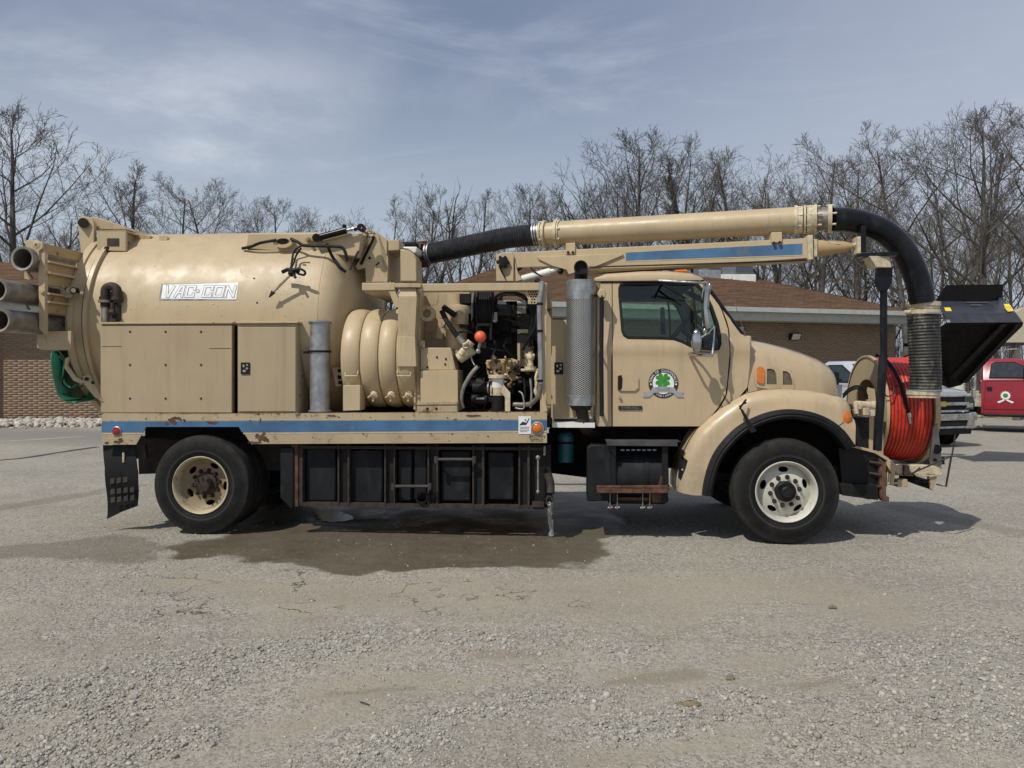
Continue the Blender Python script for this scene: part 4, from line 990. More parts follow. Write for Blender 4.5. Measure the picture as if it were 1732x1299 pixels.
# rest pole at the front
b = B(); b.prism([LY(1471,433,7.25), LY(1504,433,7.25), LY(1508,452,7.25), LY(1482,452,7.25)], (0, .18, 0)); part(b, "rest_cradle", M_cream, bevel=.003)
b = B(); b.prism([LY(1485,452,7.3), LY(1510,453,7.3), LY(1510,471,7.3), LY(1505,487,7.3), LY(1500,492,7.3), LY(1489,492,7.3), LY(1484,478,7.3)], (0, .07, 0)); b.tube([LY(1494.5,488,7.34), LY(1494.5,600,7.34)], .033, 12); b.tube([LY(1494,600,7.34), LY(1484,762,7.34)], .040, 12); part(b, "rest_pole", M_gloss, bevel=.003)
# ---- ribbed drum (three rounded shells) ------------------------------
cd_ = L(645, 606, .55); zdr, vdr, rdr = cd_.z, .56, .535
def uxd(px): return LU(px, .15)
b = B()
edges = [(579, 619), (610, 650), (640, 681), (671, 706)]
for i, (xa, xb) in enumerate([(581,611),(613,642),(644,672),(674,703)]):
    a, c = uxd(xa), uxd(xb); w = c-a; prof = []
    for k in range(13):
        t = k/12; prof.append((a+w*t, rdr*(.955+.05*math.sin(math.pi*t)**.55)))
    b.lathe([(a, rdr*.6)]+prof+[(c, rdr*.6)], (0, vdr, zdr), (1, 0, 0), 72)
drum = part(b, "ribbed_drum", M_tan, ang=30)
b = B(); b.lathe([(uxd(583), .001), (uxd(583), rdr*.93), (uxd(701), rdr*.93), (uxd(701), .001)], (0, vdr, zdr), (1, 0, 0), 48); b.lathe([(uxd(577), .001), (uxd(574), .16), (uxd(583), .32)], (0, vdr-.1, zdr), (1, 0, 0), 32); part(b, "drum_core", M_gold, drum)
b = B()
for x in (628, 658, 688):
    b.mark(); c = L(x, 668, .05); b.sphere((c.x, .17, c.z), .045, 10); b.cyl((c.x, .10, c.z-.005), (c.x, .17, c.z), .018, 8); b.tube([(c.x-.05, .11, c.z-.03), (c.x, .09, c.z+.005), (c.x+.045, .11, c.z-.02)], .009, 6); b.cyl((c.x, .12, c.z-.07), (c.x, .13, c.z+.02), .009, 6)
part(b, "drain_cock", M_cream, drum)
b = B()
for x0, x1, y0 in ((584,604,627),(672,694,627)): b.mark(); b.tube([L(x0,y0,.07), L(x0,y0+9,.035), L(x1,y0+9,.035), L(x1+2,y0-1,.07)], .008, 8)
part(b, "grab_hoop", M_cream, drum)
b = B(); b.plate([(580,652),(609,651),(609,694),(580,695)], .03, .2); part(b, "drum_foot_box", M_tan, bevel=.005)
b = B(); b.plate([(560,621),(577,622),(577,652),(568,654)], .25, .03); part(b, "drum_bracket", M_tan2, bevel=.003)
b = B()
for x, y in ((571,627),(571,638),(572,647)): b.pbox(x, y-3, x+6, y+3, .243, .01)
part(b, "bracket_slot", M_deep, smooth=False)
# duct strap in front of the drum
b = B(); b.prism([L(678,487,.03), L(703,487,.03), L(705,502,.0), L(674,502,.0)], (0, .12, 0)); b.prism([L(674,502,.0), L(705,502,.0), L(702,569,.03), L(672,569,.03)], (0, .12, 0)); part(b, "air_duct", M_tan, bevel=.004)
b = B(); b.prism([L(673,569,.02), L(702,569,.02), L(704,620,.015), L(672,620,.015)], (0, .1, 0)); part(b, "duct_cover", M_tan, drum, bevel=.004)
b = B(); b.plate([(668,479),(712,479),(712,486),(668,486)], -.01, .2); part(b, "duct_cap", M_tan2, bevel=.004)
b = B(); b.box(L(704,486,.16), L(713,690,.60)); part(b, "drum_side_housing", M_tan, bevel=.01)
# ---- superstructure frame over the machinery -------------------------
zt0, zt1 = L(800,492,.02).z, L(800,479,.02).z
b = B(); b.box((LU(612,.02), .02, L(650,491,.02).z), (LU(668,.02), .14, L(650,478,.02).z)); b.box((LU(712,.02), .02, zt0), (LU(925,.02), .14, zt1)); part(b, "top_rail", M_tan, bevel=.006)
b = B(); b.box((LU(612,.02), 2.28, zt0), (LU(925,.02), 2.40, zt1)); b.box((LU(912,.02), .14, zt0), (LU(925,.02), 2.28, zt1)); b.box((LU(612,.02), .14, zt0), (LU(640,.02), 2.28, zt1-.03)); part(b, "far_top_rail", M_tan, bevel=.006)
b = B(); b.box((LU(913.5,.02), .02, zd), (LU(925,.02), .13, zt0)); b.box((LU(913.5,.02), 2.29, zd), (LU(925,.02), 2.40, zt0)); part(b, "corner_post", M_tan, bevel=.006)
b = B(); b.prism([L(657,491,.03), L(668,491,.03), L(674,505,.03), (L(674,520,.03)), L(668,520,.03)], (0, .05, 0)); b.box((LU(706,.3), .18, zd), (LU(714,.3), .25, zt0)); part(b, "frame_gusset", M_tan, bevel=.004)
b = B(); b.plate([(889,492),(912,492),(912,514),(893,514),(893,505),(889,500)], .06, .015); pp = part(b, "perforated_plate", M_tan)
b = B()
for i, (x, y) in enumerate([(894,494),(898,494.5),(902,494),(906,494),(896,498),(900,498),(904,498),(908,498),(898,502),(902,502),(906,502),(900,506),(904,506),(899,511),(904,511)]): b.cyl(L(x,y,.058), L(x,y,.056), .008, 8)
part(b, "plate_hole", M_deep, pp, kind="stuff")
# ---- machinery -------------------------------------------------------
b = B(); b.box((LU(716,.75), .95, zd), (LU(912,.75), 1.02, zt0-.02)); b.box((LU(610,.7), .75, zd), (LU(706,.7), 2.2, L(640,540,.7).z)); part(b, "machinery_dark_backing", M_deep)  # black sheets added as painted shade behind the machinery, no real wall
b = B(); b.box((LU(776,.6), .60, zd+.25), (LU(900,.6), .95, zd+.85)); b.box((LU(792,.6), .62, zd+.80), (LU(862,.6), .90, zd+1.15)); b.box((LU(716,.5), .60, zd), (LU(800,.5), .9, zd+.2)); part(b, "engine_block", M_black, bevel=.02)
random.seed(11)
for i in range(84):
    x, y, v = random.uniform(785, 905), random.uniform(498, 690), random.uniform(.3, .62); b = B()
    k = random.random()
    if k < .35: s_ = random.uniform(.02, .06); c = L(x, y, v); b.box(c-Vector((s_*1.3, .03, s_)), c+Vector((s_, .12, s_)))
    elif k < .7: b.cyl(L(x, y, v), L(x+random.uniform(-14, 14), y+random.uniform(-8, 8), v+random.uniform(0, .15)), random.uniform(.012, .045), 10)
    else: b.tube(smoothpath([L(x, y, v), L(x+random.uniform(-20, 20), y+random.uniform(-20, 20), v-.08), L(x+random.uniform(-30, 30), min(694, y+random.uniform(0, 40)), v)], 5), random.uniform(.007, .014), 6)
    part(b, "engine_fitting", random.choice([M_black, M_black, M_rub, M_rub, M_gloss, M_rustd, M_rustd, M_gold if i % 7 == 0 else M_rustd, M_dull if i % 4 == 0 else M_black]), bevel=0)
b = B(); b.plate([(716,492),(794,492),(794,512),(775,592),(716,592)], .62, .04); part(b, "tan_firewall", M_tan2)
b = B(); b.cyl(L(772,600,.5), L(772,498,.5), .115, 28); b.lathe([(0, .12), (.04, .125), (.08, .12), (.1, .05), (.1, .001)], L(778,531,.42), (0, 0, 1), 24); part(b, "filter_canister", M_tan)
b = B(); b.cyl(L(779,548,.38), L(779,523,.38), .088, 24); b.ring(L(779,549,.38), (0, 0, 1), .05, .096, .012, 24); b.cyl(L(768,531,.33), L(783,527,.33), .03, 10); part(b, "separator_pot", M_tan2)
b = B(); b.lathe([(0, .045), (0, .082), (.10, .082), (.10, .045)], L(722,530,.22), (0, 1, 0), 28, True); b.prism([L(711,526,.30), L(716,518,.30), L(726,518,.3), L(733,528,.3), L(724,541,.3), L(710,540,.3)], (0, .03, 0)); part(b, "port_ring", M_tan)
b = B(); b.plate([(724,500),(742,499),(738,515),(729,516)], .45, .03); b.plate([(742,540),(754,538),(748,574),(737,572)], .5, .01); part(b, "valve_flap", M_tan2)
b = B(); b.plate([(711,588),(760,588),(769,626),(711,626)], .16, .34); b.plate([(758,588),(762,588),(771,626),(769,626)], .15, .3); part(b, "upper_gear_case", M_tan, bevel=.005)
b = B(); b.plate([(711,627),(774,626),(775,696),(711,697)], .09, .42); part(b, "lower_gear_case", M_tan, bevel=.006)
b = B()
for x, y in ((739,604),(754,607),(723,621),(753,616)): b.lathe([(0, .012), (-.008, .011), (-.012, .001)], L(x, y, .16), (0, 1, 0), 8)
part(b, "case_bolt", M_rustd)
b = B(); b.plate([(710,576),(718,576),(718,588),(710,588)], .12, .03); b.plate([(705,680),(774,679),(774,684),(705,685)], .0, .15); b.plate([(706,684),(773,683),(774,697),(705,697)], .01, .08); part(b, "case_skid", M_tanr, bevel=.003)
b = B()
for x in (723, 738): b.lathe([(0, .014), (-.006, .013), (-.01, .001)], L(x, 691, .01), (0, 1, 0), 8)
part(b, "skid_bolt", M_black)
for pts, r, m_ in ([(750,519,.3),(758,525,.28),(770,533,.26)], .03, M_rub), ([(747,526,.24),(757,545,.2),(768,561,.18),(777,573,.17)], .028, M_rub), ([(774,570,.17),(783,580,.17)], .036, M_dull), \
    ([(776,562,.2),(790,560,.16),(802,566,.2)], .012, M_rub), ([(795,592,.2),(798,608,.2),(803,618,.18)], .008, M_dull), ([(808,620,.15),(796,634,.13),(784,656,.13),(780,676,.14),(783,690,.16)], .021, M_dull), \
    ([(836,520,.3),(838,503,.25),(853,495,.2),(874,496,.18),(894,506,.16),(906,528,.14),(904,555,.14),(893,575,.16),(884,592,.2)], .016, M_rub), ([(845,515,.35),(850,500,.3),(878,500,.25),(898,518,.22),(900,548,.2),(894,590,.24)], .014, M_rub), \
    ([(893,515,.3),(899,535,.25),(896,575,.25),(893,600,.25)], .018, M_rub), ([(917,476,.0),(915,492,-.01),(912,520,-.01),(912.5,560,-.01),(914,610,-.01),(914,650,-.01)], .024, M_galv), \
    ([(914,650,-.01),(911,668,.02),(904,678,.06),(893,684,.12),(868,684,.2)], .024, M_dull), ([(910,640,.05),(907,655,.05),(908,672,.05)], .010, M_cream), ([(872,690,.12),(886,690,.1),(884,668,.12),(878,662,.15)], .008, M_galv), \
    ([(836,575,.3),(838,590,.3),(830,610,.3)], .014, M_rub), ([(886,640,.2),(888,665,.18),(886,685,.2)], .014, M_black), ([(897,640,.2),(899,668,.18),(897,690,.2)], .012, M_galv):
    b = B(); b.tube(smoothpath([L(*p) for p in pts], 7), r, 10); part(b, "machine_hose", m_)
b = B(); b.tube([L(780,600,.2), L(797,578,.2)], .045, 12); b.tube([L(776,606,.24), L(800,590,.22)], .06, 12); b.cyl(L(788,584,.14), L(788,592,.22), .035, 10); b.tube([L(783,583,.13), L(793,579,.12)], .016, 8); part(b, "suction_valve", M_cream)
b = B()
for y in (514, 560, 644): b.lathe([(-.012, .025), (-.012, .032), (.012, .032), (.012, .025)], L(913, y, -.01), (0, 0, 1), 12, True)
part(b, "hose_clip", M_black)
# black hose reel
rc = L(817, 525, .42); rr_ = .245
def ru(px): return LU(px, .25)
b = B()
for x in (806, 829): b.lathe([(0, .001), (0, rr_), (.012, rr_), (.012, .001)], (ru(x), rc.y, rc.z), (1, 0, 0), 48)
b.tube([L(833,498,.16), L(834,520,.16), L(832,548,.16)], .008, 6); b.plate([(806,547),(829,547),(829,551),(806,551)], .14, .02); b.plate([(805,551),(808,551),(808,575),(805,575)], .15, .02); b.plate([(828,548),(832,548),(832,575),(828,575)], .15, .02)
reel2 = part(b, "small_hose_reel", M_black)
b = B()
for i in range(7): b.lathe([(ru(809)+i*(ru(827)-ru(809))/6+.011*math.cos(t), .21+.011*math.sin(t)) for t in np.linspace(0, 2*math.pi, 8, endpoint=False)], (0, rc.y, rc.z), (1, 0, 0), 40, True)
b.lathe([(ru(808), .20), (ru(828), .20)], (0, rc.y, rc.z), (1, 0, 0), 40); part(b, "hose_winding", M_rub, reel2)
b = B(); b.lathe([(0, .001), (0, .21), (.02, .20), (.02, .001)], (ru(797), rc.y+.02, rc.z), (1, 0, 0), 40); part(b, "reel_back_disc", M_galv, reel2)
b = B(); b.plate([(836,528),(841,528),(841,543),(838,546),(834,543)], .2, .01); part(b, "reel_latch", M_dull)
b = B(); b.sphere(L(812.5,569.5,.06), .060, 20); orb = part(b, "orange_ball", M_orange)
b = B(); b.tube([L(812,579,.07), L(809,592,.1)], .015, 8); b.sphere(L(809,594,.1), .028, 8); part(b, "ball_stem", M_galv)
b = B(); b.tube([L(842,512.5,.3), L(856,512.5,.3)], .025, 12); b.tube([L(875,512.5,.3), L(890,512.5,.3)], .025, 12); part(b, "work_lamp", M_galv)
# water pump cluster
b = B(); b.plate([(822,609),(866,606),(878,612),(878,640),(864,646),(844,640),(824,634)], .26, .2); b.cyl(L(842,636,.3), L(842,612,.3), .10, 14); pump = part(b, "water_pump", M_gold, bevel=.01)
for i in range(60):
    x, y = random.uniform(824, 882), random.uniform(603, 656); b = B(); k = random.random()
    if k < .7: b.cyl(L(x, y, .24), L(x+random.uniform(-7, 7), y+random.uniform(-5, 5), random.uniform(.14, .24)), random.uniform(.006, .018), 8)
    else: c = L(x, y, .22); s_ = random.uniform(.006, .016); b.box(c-Vector((s_*1.6, .04, s_)), c+Vector((s_, .06, s_)))
    part(b, "pump_fitting", random.choice([M_rustd, M_rustd, M_black, M_gold, M_cream, M_rust, M_rustd]), pump)
b = B(); b.cyl(L(842,655,.2), L(842,638,.2), .068, 20); part(b, "pump_neck", M_white, pump)
b = B(); b.cyl(L(842,640,.2), L(842,634,.2), .10, 16); b.cyl(L(841,669,.2), L(841,655,.2), .074, 18); b.plate([(851,650),(855,655),(863,664),(863,696),(854,696),(854,672),(848,664)], .14, .04); b.plate([(829,652),(832,652),(832,664),(829,664)], .12, .02); part(b, "pump_bracket", M_cream, pump, bevel=.003)
b = B(); b.cyl(L(842,692,.2), L(842,669,.2), .066, 20); b.cyl(L(842,695,.2), L(842,691,.2), .085, 20); part(b, "pump_boot", M_rub, pump)
b = B(); b.tube([L(800,656,.3), L(826,656,.3)], .062, 18); b.tube([L(806,649,.34), L(820,649,.34)], .07, 16); b.tube([L(798,675,.3), L(824,675,.3)], .055, 16); part(b, "electric_motor", M_black)
b = B(); b.pbox(805, 672.5, 819, 675.5, .24, .004); b.tube([L(825,656,.3), L(827,656,.3)], .066, 18); part(b, "motor_plate", M_galv)
b = B(); b.plate([(875,557),(893,557),(893,563),(880,563),(880,622),(877,622),(875,600)], .3, .04); b.plate([(878,563),(892,563),(892,620),(878,620)], .36, .02); part(b, "valve_panel", M_tan2, bevel=.003)
b = B(); b.cyl(L(897,624,.15), L(897,592,.15), .028, 12); b.sphere(L(897,604,.15), .045, 10); b.tube([L(890,602,.15), L(904,602,.15)], .024, 8); b.cyl(L(897,626,.15), L(897,620,.15), .06, 14); b.sphere(L(897,618,.15), .036, 10); b.tube([L(881,626,.15), L(911,626,.15)], .014, 8); part(b, "brass_tap", M_cream)
b = B(); b.cyl(L(896,594,.15), L(896,587,.15), .035, 8); b.tube([L(889,589,.15), L(903,588,.15)], .012, 6); part(b, "tap_handle", M_rustd)
b = B(); b.tube(smoothpath([L(909,628,.1), L(906,640,.08), L(908,650,.08), L(905,662,.08), L(909,672,.08)]), .014, 8); b.cyl(L(908,645,.08), L(908,652,.08), .022, 8); part(b, "drain_line", M_cream)
b = B(); b.prism([L(916,662,.0), L(922,676,.0), L(926,695,.0), L(918,698,.0)], (0, .04, 0)); part(b, "post_gusset", M_tan, bevel=.002)
# ---- under the deck: water tanks --------------------------------------
b = B(); b.box((LU(500,.2), .22, .30), (LU(920,.2), 2.2, .92)); part(b, "water_tank_dark_core", M_deep, bevel=.02)  # tank body made one black box so the space between panels looks shaded
zu0, zu1 = LZ(857, 700, .1), LZ(752, 700, .1)
for xa, xb, y0, y1 in ((517,569,757,848),(592,648,760,850),(672,697,760,848),(700,723,756,845),(745,797,762,848),(824,870,764,846)):
    b = B(); a = L(xa, y1, .17); c = L(xb, y0, .17); b.box((a.x, .165, a.z), (c.x, .24, c.z)); part(b, "tank_panel", M_dusty, bevel=.02)
for xa, xb in ((500,512),(571,574),(588,591),(650,653),(666,668),(723,726),(738,741),(799,802),(815,819),(877,880),(892,896)):
    b = B(); b.box((LU(xa,.1), .095, zu0), (LU(xb,.1), .20, zu1)); part(b, "tank_strut", M_rustd, bevel=.003)
for xa, xb in ((574,588),(653,666),(726,738),(802,815),(880,892)):
    b = B(); b.box((LU(xa,.1), .135, zu0), (LU(xb,.1), .20, zu1)); part(b, "strut_web", M_black)
b = B(); b.box((LU(498,.1), .10, zu0-.01), (LU(920,.1), .16, zu0+.03)); b.box((LU(498,.1), .10, zu1-.05), (LU(925,.1), .16, zu1-.02)); part(b, "tank_rail", M_rustd)
b = B(); M_sb = plain("grey_step_bar", (.06, .055, .048), .6, .3, .3)
for x0, x1, y in ((665,727,822.5),(738,802,777)):
    b.mark(); b.tube([L(x0,y,.03), L(x1,y,.03)], .016, 10)
    for x in (x0, x1): b.cyl(L(x,y+6,.03), L(x,y-5,.03), .022, 8)
    for x in (x0+2, x1-2): b.tube([L(x,y,.03), L(x,y,.14)], .012, 6)
part(b, "step_bar", M_sb)
b = B(); b.lathe([(0, .05), (0, .062), (.08, .062), (.08, .05)], L(713,842,.07), (0, 1, 0), 20, True); part(b, "fill_port", M_rub)
b = B(); b.plate([(474,758),(496,757),(496,858),(492,860),(474,842)], .06, .06); part(b, "step_plate", M_dusty, bevel=.006)
b = B(); b.box((LU(494,.1), .08, zu0-.01), (LU(505,.1), .14, zu1)); part(b, "step_plate_edge", M_rust)
b = B(); b.plate([(894,753),(932,753),(932,858),(894,860)], .16, .04); part(b, "tank_end_plate", M_black)
b = B(); b.tube([L(910,774,.06), L(910,832,.06)], .010, 8); b.sphere(L(910,774,.06), .026, 10); b.sphere(L(910,832,.06), .022, 10); b.tube([L(921,755,.08), L(921,770,.08)], .012, 8); part(b, "tie_rod", M_dull)
b = B(); b.tube(smoothpath([L(926,800,.12), L(931,818,.1), L(931,835,.06)]), .042, 12); b.lathe([(0, .028), (0, .040), (.12, .040), (.12, .028)], L(929.5,846,.0), (0, 1, 0), 20, True); b.plate([(900,850),(920,850),(920,858),(900,858)], .05, .1); part(b, "drain_pipe", M_rustd)
# ---- mud flap, rear frame ---------------------------------------------
b = B(); fl_ = [(174,753),(229,753),(233,800),(234,830),(232,856),(205,866),(181,878),(180,830),(177,790)]
b.panel([(x, y) for x, y in fl_], lambda u, z: .10+.03*math.sin(z*7)+.05*max(0, .5-z), (), .06, .012, .1); part(b, "mud_flap", M_rub)
b = B()
for y, n in ((790, 4), (808, 3), (826, 4), (840, 4)):
    for k in range(n):
        x = 186+k*11+(y-790)*.02; b.plate([(x,y+2-k*1.2),(x+7,y-k*1.2),(x+7,y+9-k*1.2),(x,y+11-k*1.2)], .075, .004)
part(b, "flap_mark", plain("flap_dirt", (.042, .036, .03), .8, 0, .3), smooth=False)
b = B(); b.plate([(233,752),(247,752),(250,778),(300,778),(300,800),(235,802)], .5, .12); b.plate([(236,754),(245,752),(247,776),(238,778)], .14, .05); b.box((LU(240,.5), .5, .62), (LU(500,.5), .56, .95)); part(b, "rear_frame", M_rustd)
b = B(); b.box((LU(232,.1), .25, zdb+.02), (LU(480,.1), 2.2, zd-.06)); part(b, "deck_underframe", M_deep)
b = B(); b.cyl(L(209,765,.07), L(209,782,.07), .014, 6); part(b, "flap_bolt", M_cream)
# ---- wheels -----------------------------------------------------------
def make_wheel(px, py, v, front, mirror=False, M=None):
    c0 = L(px, py, v)
    c = Vector((c0.x, v, .522))
    M0 = TM@Matrix.Translation(c)
    w = empty("wheel", M0, truck)
    F = Matrix.Identity(4)
    def wb(): return MB(M0)
    r0 = .522; t = wb()
    prof = [(.285,.30),(.29,.33),(.29,.42),(.272,.475),(.262,.505),(.25,.515),(.235,.521),(.215,.522),(.21,.512),(.20,.512),(.195,.522),(.15,.524),(.145,.513),(.135,.513),(.13,.524),(.10,.524),(.09,.513),(.08,.513),(.075,.522),(.055,.521),(.04,.515),(.028,.505),(.018,.475),(.004,.43),(-.002,.39),(.004,.345),(.012,.318),(.022,.302),(.05,.296)]
    t.lathe([(h, r) for h, r in prof], (0, 0, 0), (0, 1, 0), 96); ty = part(t, "tyre", M_tyre, w, ang=22)
    rimm = M_rimw if front else M_rimr
    r = wb(); dd = .075 if front else .155
    r.lathe([(.03,.297),(.014,.304),(.006,.302),(.004,.296),(.010,.288),(.03,.277),(.09,.265),(dd+.06,.262),(.28,.262)], (0, 0, 0), (0, 1, 0), 72); part(r, "rim", rimm, w, ang=40)
    d = wb(); hol = []
    nh = 5; hr = .213 if front else .205; off = .35 if front else 2.4
    for k in range(nh):
        a = off+2*math.pi*k/nh; cx, cz = hr*math.cos(a), hr*math.sin(a)
        hol.append([(cx+.050*math.cos(q)*(-math.sin(a))+.027*math.sin(q)*math.cos(a), cz+.050*math.cos(q)*math.cos(a)+.027*math.sin(q)*math.sin(a)) for q in np.linspace(0, 2*math.pi, 14, endpoint=False)])
    outer = [(.2625*math.cos(q), .2625*math.sin(q)) for q in np.linspace(0, 2*math.pi, 48, endpoint=False)]
    def dv(x, z):
        rr = math.hypot(x, z)
        return dd+(.05*max(0, (rr-.15)/.11)**1.5 if front else -.03*max(0, (rr-.17)/.09)**2)
    d.panel(outer, dv, hol, .045, .02, px=False); part(d, "wheel_disc", rimm if front else M_discr, w, ang=50)
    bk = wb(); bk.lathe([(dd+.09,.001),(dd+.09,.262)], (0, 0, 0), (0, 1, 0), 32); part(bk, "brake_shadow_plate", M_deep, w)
    h = wb()
    if front: h.lathe([(dd,.102),(dd-.045,.100),(dd-.055,.090),(dd-.055,.062),(dd-.085,.058),(dd-.095,.045),(dd-.097,.001)], (0, 0, 0), (0, 1, 0), 40)
    else:
        h.lathe([(dd,.125),(dd-.03,.12),(dd-.035,.085),(dd-.09,.08),(dd-.10,.07),(dd-.10,.001)], (0, 0, 0), (0, 1, 0), 40)
        for k in range(8): a = k*math.pi/4; h.cyl((.072*math.cos(a), dd-.12, .072*math.sin(a)), (.072*math.cos(a), dd-.05, .072*math.sin(a)), .011, 6)
    part(h, "hub", M_black if front else M_rustd, w)
    n0 = None
    for k in range(10):
        a = 2*math.pi*k/10+.15; p = Vector((.143*math.cos(a), dd, .143*math.sin(a)))
        q = wb(); q.cyl(p+Vector((0, -.034, 0)), p, .0165, 6); q.cyl(p+Vector((0, -.045, 0)), p, .010, 8); q.cyl(p+Vector((0, -.006, 0)), p, .023, 12)
        part(q, "lug_nut", M_rustd, w)
    return w
wf = make_wheel(1331, 832, .0, True); wr = make_wheel(338, 825, -.0, False)
def place_copy(src, v_local, flip=False):
    Ms = src.matrix_local.copy(); x = Ms.translation.x
    c = copy_tree(src, truck, Matrix.Translation((x, v_local, .522))@(Matrix.Rotation(math.pi, 4, 'Z') if flip else Matrix.Identity(4)), lambda q: [z for z in q.children])
    return c
bpy.context.view_layer.update()
place_copy(wf, 2.44, True); place_copy(wr, 2.44, True); place_copy(wr, .33); place_copy(wr, 2.11, True)
b = B(); ax_ = wr.matrix_local.translation.x; b.cyl((ax_, .45, .52), (ax_, 2.0, .52), .10, 16); b.sphere((ax_, 1.22, .55), .22, 16); ax2 = wf.matrix_local.translation.x; b.box((ax2-.06, .3, .42), (ax2+.06, 2.1, .52)); part(b, "axle", M_black)
b = B(); b.box((ax_-.6, .62, .60), (ax_+.6, .72, .68)); b.box((ax2-.62, .62, .55), (ax2+.62, .72, .63)); part(b, "leaf_spring", M_black)
# ---- exhaust stack ------------------------------------------------------
ex = L(983, 600, .18); zt_s, zb_s = LZ(473, 983, .1), LZ(686, 983, .1)
rx = (LU(1008, .15)-LU(958, .15))/2*.99; exx = (LU(1008,.15)+LU(958,.15))/2
z1s, z2s = LZ(505, 983, .1), LZ(670, 983, .1)
b = B(); b.cyl((exx, .19, zb_s), (exx, .19, zt_s), rx, 40); stack = part(b, "exhaust_muffler", M_galv)
b = B(); b.cyl((exx, .19, z2s), (exx, .19, z1s), rx*1.012, 96, cap=False); o = part(b, "heat_shield", M_perf, stack)
a = o.data.attributes.new("uvp", 'FLOAT_VECTOR', 'POINT')
vals = []
for v in o.data.vertices: vals += [math.atan2(v.co.y-.19, -(v.co.x-exx))*rx, v.co.z, 0]
a.data.foreach_set("vector", vals)
b = B(); 
for z in (z1s, z2s): b.lathe([(-.008, rx), (-.008, rx*1.03), (.008, rx*1.03), (.008, rx)], (exx, .19, z), (0, 0, 1), 40, True)
part(b, "shield_band", M_galv, stack)
b = B(); b.tube(smoothpath([Vector((exx, .19, zt_s-.05)), Vector((exx, .19, zt_s+.03)), Vector((exx+.0, .12, zt_s+.10)), Vector((exx-.005, .02, zt_s+.115))], 5), .068, 20, False); b.lathe([(0, .058), (0, .07), (.06, .07), (.06, .058)], (exx-.005, .01, zt_s+.115), (0, 1, 0), 24, True); b.cyl((exx-.005,.05,zt_s+.115), (exx-.005,.055,zt_s+.115), .06, 20); part(b, "exhaust_tip", M_black, stack)
b = B(); b.cyl((exx, .19, zb_s-.08), (exx, .19, zb_s), .05, 16); b.tube(smoothpath([Vector((exx, .19, zb_s-.04)), L(986,705,.2), L(989,722,.25), L(1003,731,.5), L(1030,734,.9)]), .062, 16); b.plate([(963,686),(1002,686),(998,694),(968,694)], .15, .05); part(b, "exhaust_pipe", M_rustd, stack)
b = B(); b.plate([(932,541),(957,541),(975,541),(975,707),(932,707)], .32, .5); mb_ = part(b, "side_locker", M_tan, bevel=.006); latch(945, 623, .312, mb_)
b = B(); b.box(L(934,723,.15), L(1003,709,.75)); part(b, "cab_platform", M_white)
b = B(); b.cyl(L(957,781,.45), L(957,738,.45), .088, 24); b.lathe([(0,.088),(.03,.075),(.05,.04),(.05,.001)], L(957,738,.45), (0, 0, 1), 24); cn = part(b, "air_dryer", M_teal)
b = B(); b.lathe([(-.01,.088),(-.01,.097),(.01,.097),(.01,.088)], L(957,748,.45), (0, 0, 1), 24, True); b.plate([(928,725),(993,725),(993,808),(930,800)], .75, .05); b.box(L(930,790,.8), L(1150,718,.95)); b.box(L(930,724,.55), L(1200,740,2.3)); part(b, "frame_plate_dark_fill", M_deep)  # dryer band and frame plate, plus black boxes added to darken under the cab
# fuel tank, battery box, steps
b = B(); b.plate([(993,757),(1000,752),(1038,754),(1040,848),(993,848)], .12, .5); part(b, "battery_box", M_dusty, bevel=.012)
b = B(); c = L(1085, 800, .4); ftr = .30; fx0, fx1 = LU(1030,.15), LU(1131,.15); zft = .62
b.lathe([(fx0, .001), (fx0, ftr-.02), (fx0+.02, ftr), (fx1-.02, ftr), (fx1, ftr-.02), (fx1, .001)], (0, .42, zft), (1, 0, 0), 48); part(b, "fuel_tank", M_dusty)
b = B()
for x in (1039, 1094): b.lathe([(LU(x,.15)-.02, ftr), (LU(x,.15)-.02, ftr+.008), (LU(x,.15)+.02, ftr+.008), (LU(x,.15)+.02, ftr)], (0, .42, zft), (1, 0, 0), 48, True)
part(b, "tank_strap", M_black)
b = B(); b.plate([(1025,744),(1146,745),(1146,755),(1027,754)], .05, .03); b.box(L(1025,746,.05), L(1146,744,.3)); part(b, "cab_step", plain("grey_step_plate", (.07, .068, .065), .55, .3, .3), bevel=.003)
b = B(); b.prism([L(1026,752,.07), L(1042,752,.07), L(1042,775,.07)], (0, .03, 0)); part(b, "step_gusset", M_black); b = B(); b.mark(); b.box(L(1035,848,.10), L(1041,755,.14)); b.mark(); b.box(L(1120,850,.10), L(1129,755,.14)); part(b, "step_hanger", M_black)
b = B()
for k in range(7): b.pbox(1050+k*9, 760, 1056+k*9, 762.5, .085, .01)
part(b, "step_tread_hole", plain("pale_slot", (.2, .2, .2), .5), kind="stuff")
b = B(); b.plate([(1009,822),(1130,821),(1130,834),(1010,834)], .03, .03); b.box(L(1010,823,.03), L(1130,821,.3)); part(b, "lower_step", M_rust, bevel=.003)
b = B(); b.plate([(1100,834),(1129,834),(1129,850),(1104,850)], .12, .04); b.plate([(1117,806),(1129,802),(1129,822),(1113,822)], .11, .03); b.box(L(1045,846,.15), L(1128,838,.3)); part(b, "step_brace", M_rust)
b = B()
for x in (1032, 1044, 1087, 1099): b.mark(); b.cyl(L(x, 861, .1), L(x, 822, .1), .006, 6); b.cyl(L(x, 860, .1), L(x, 856, .1), .016, 6); b.tube([L(x-4,859,.1), L(x+4,858,.1)], .010, 6)
part(b, "strap_bolt", M_dull)
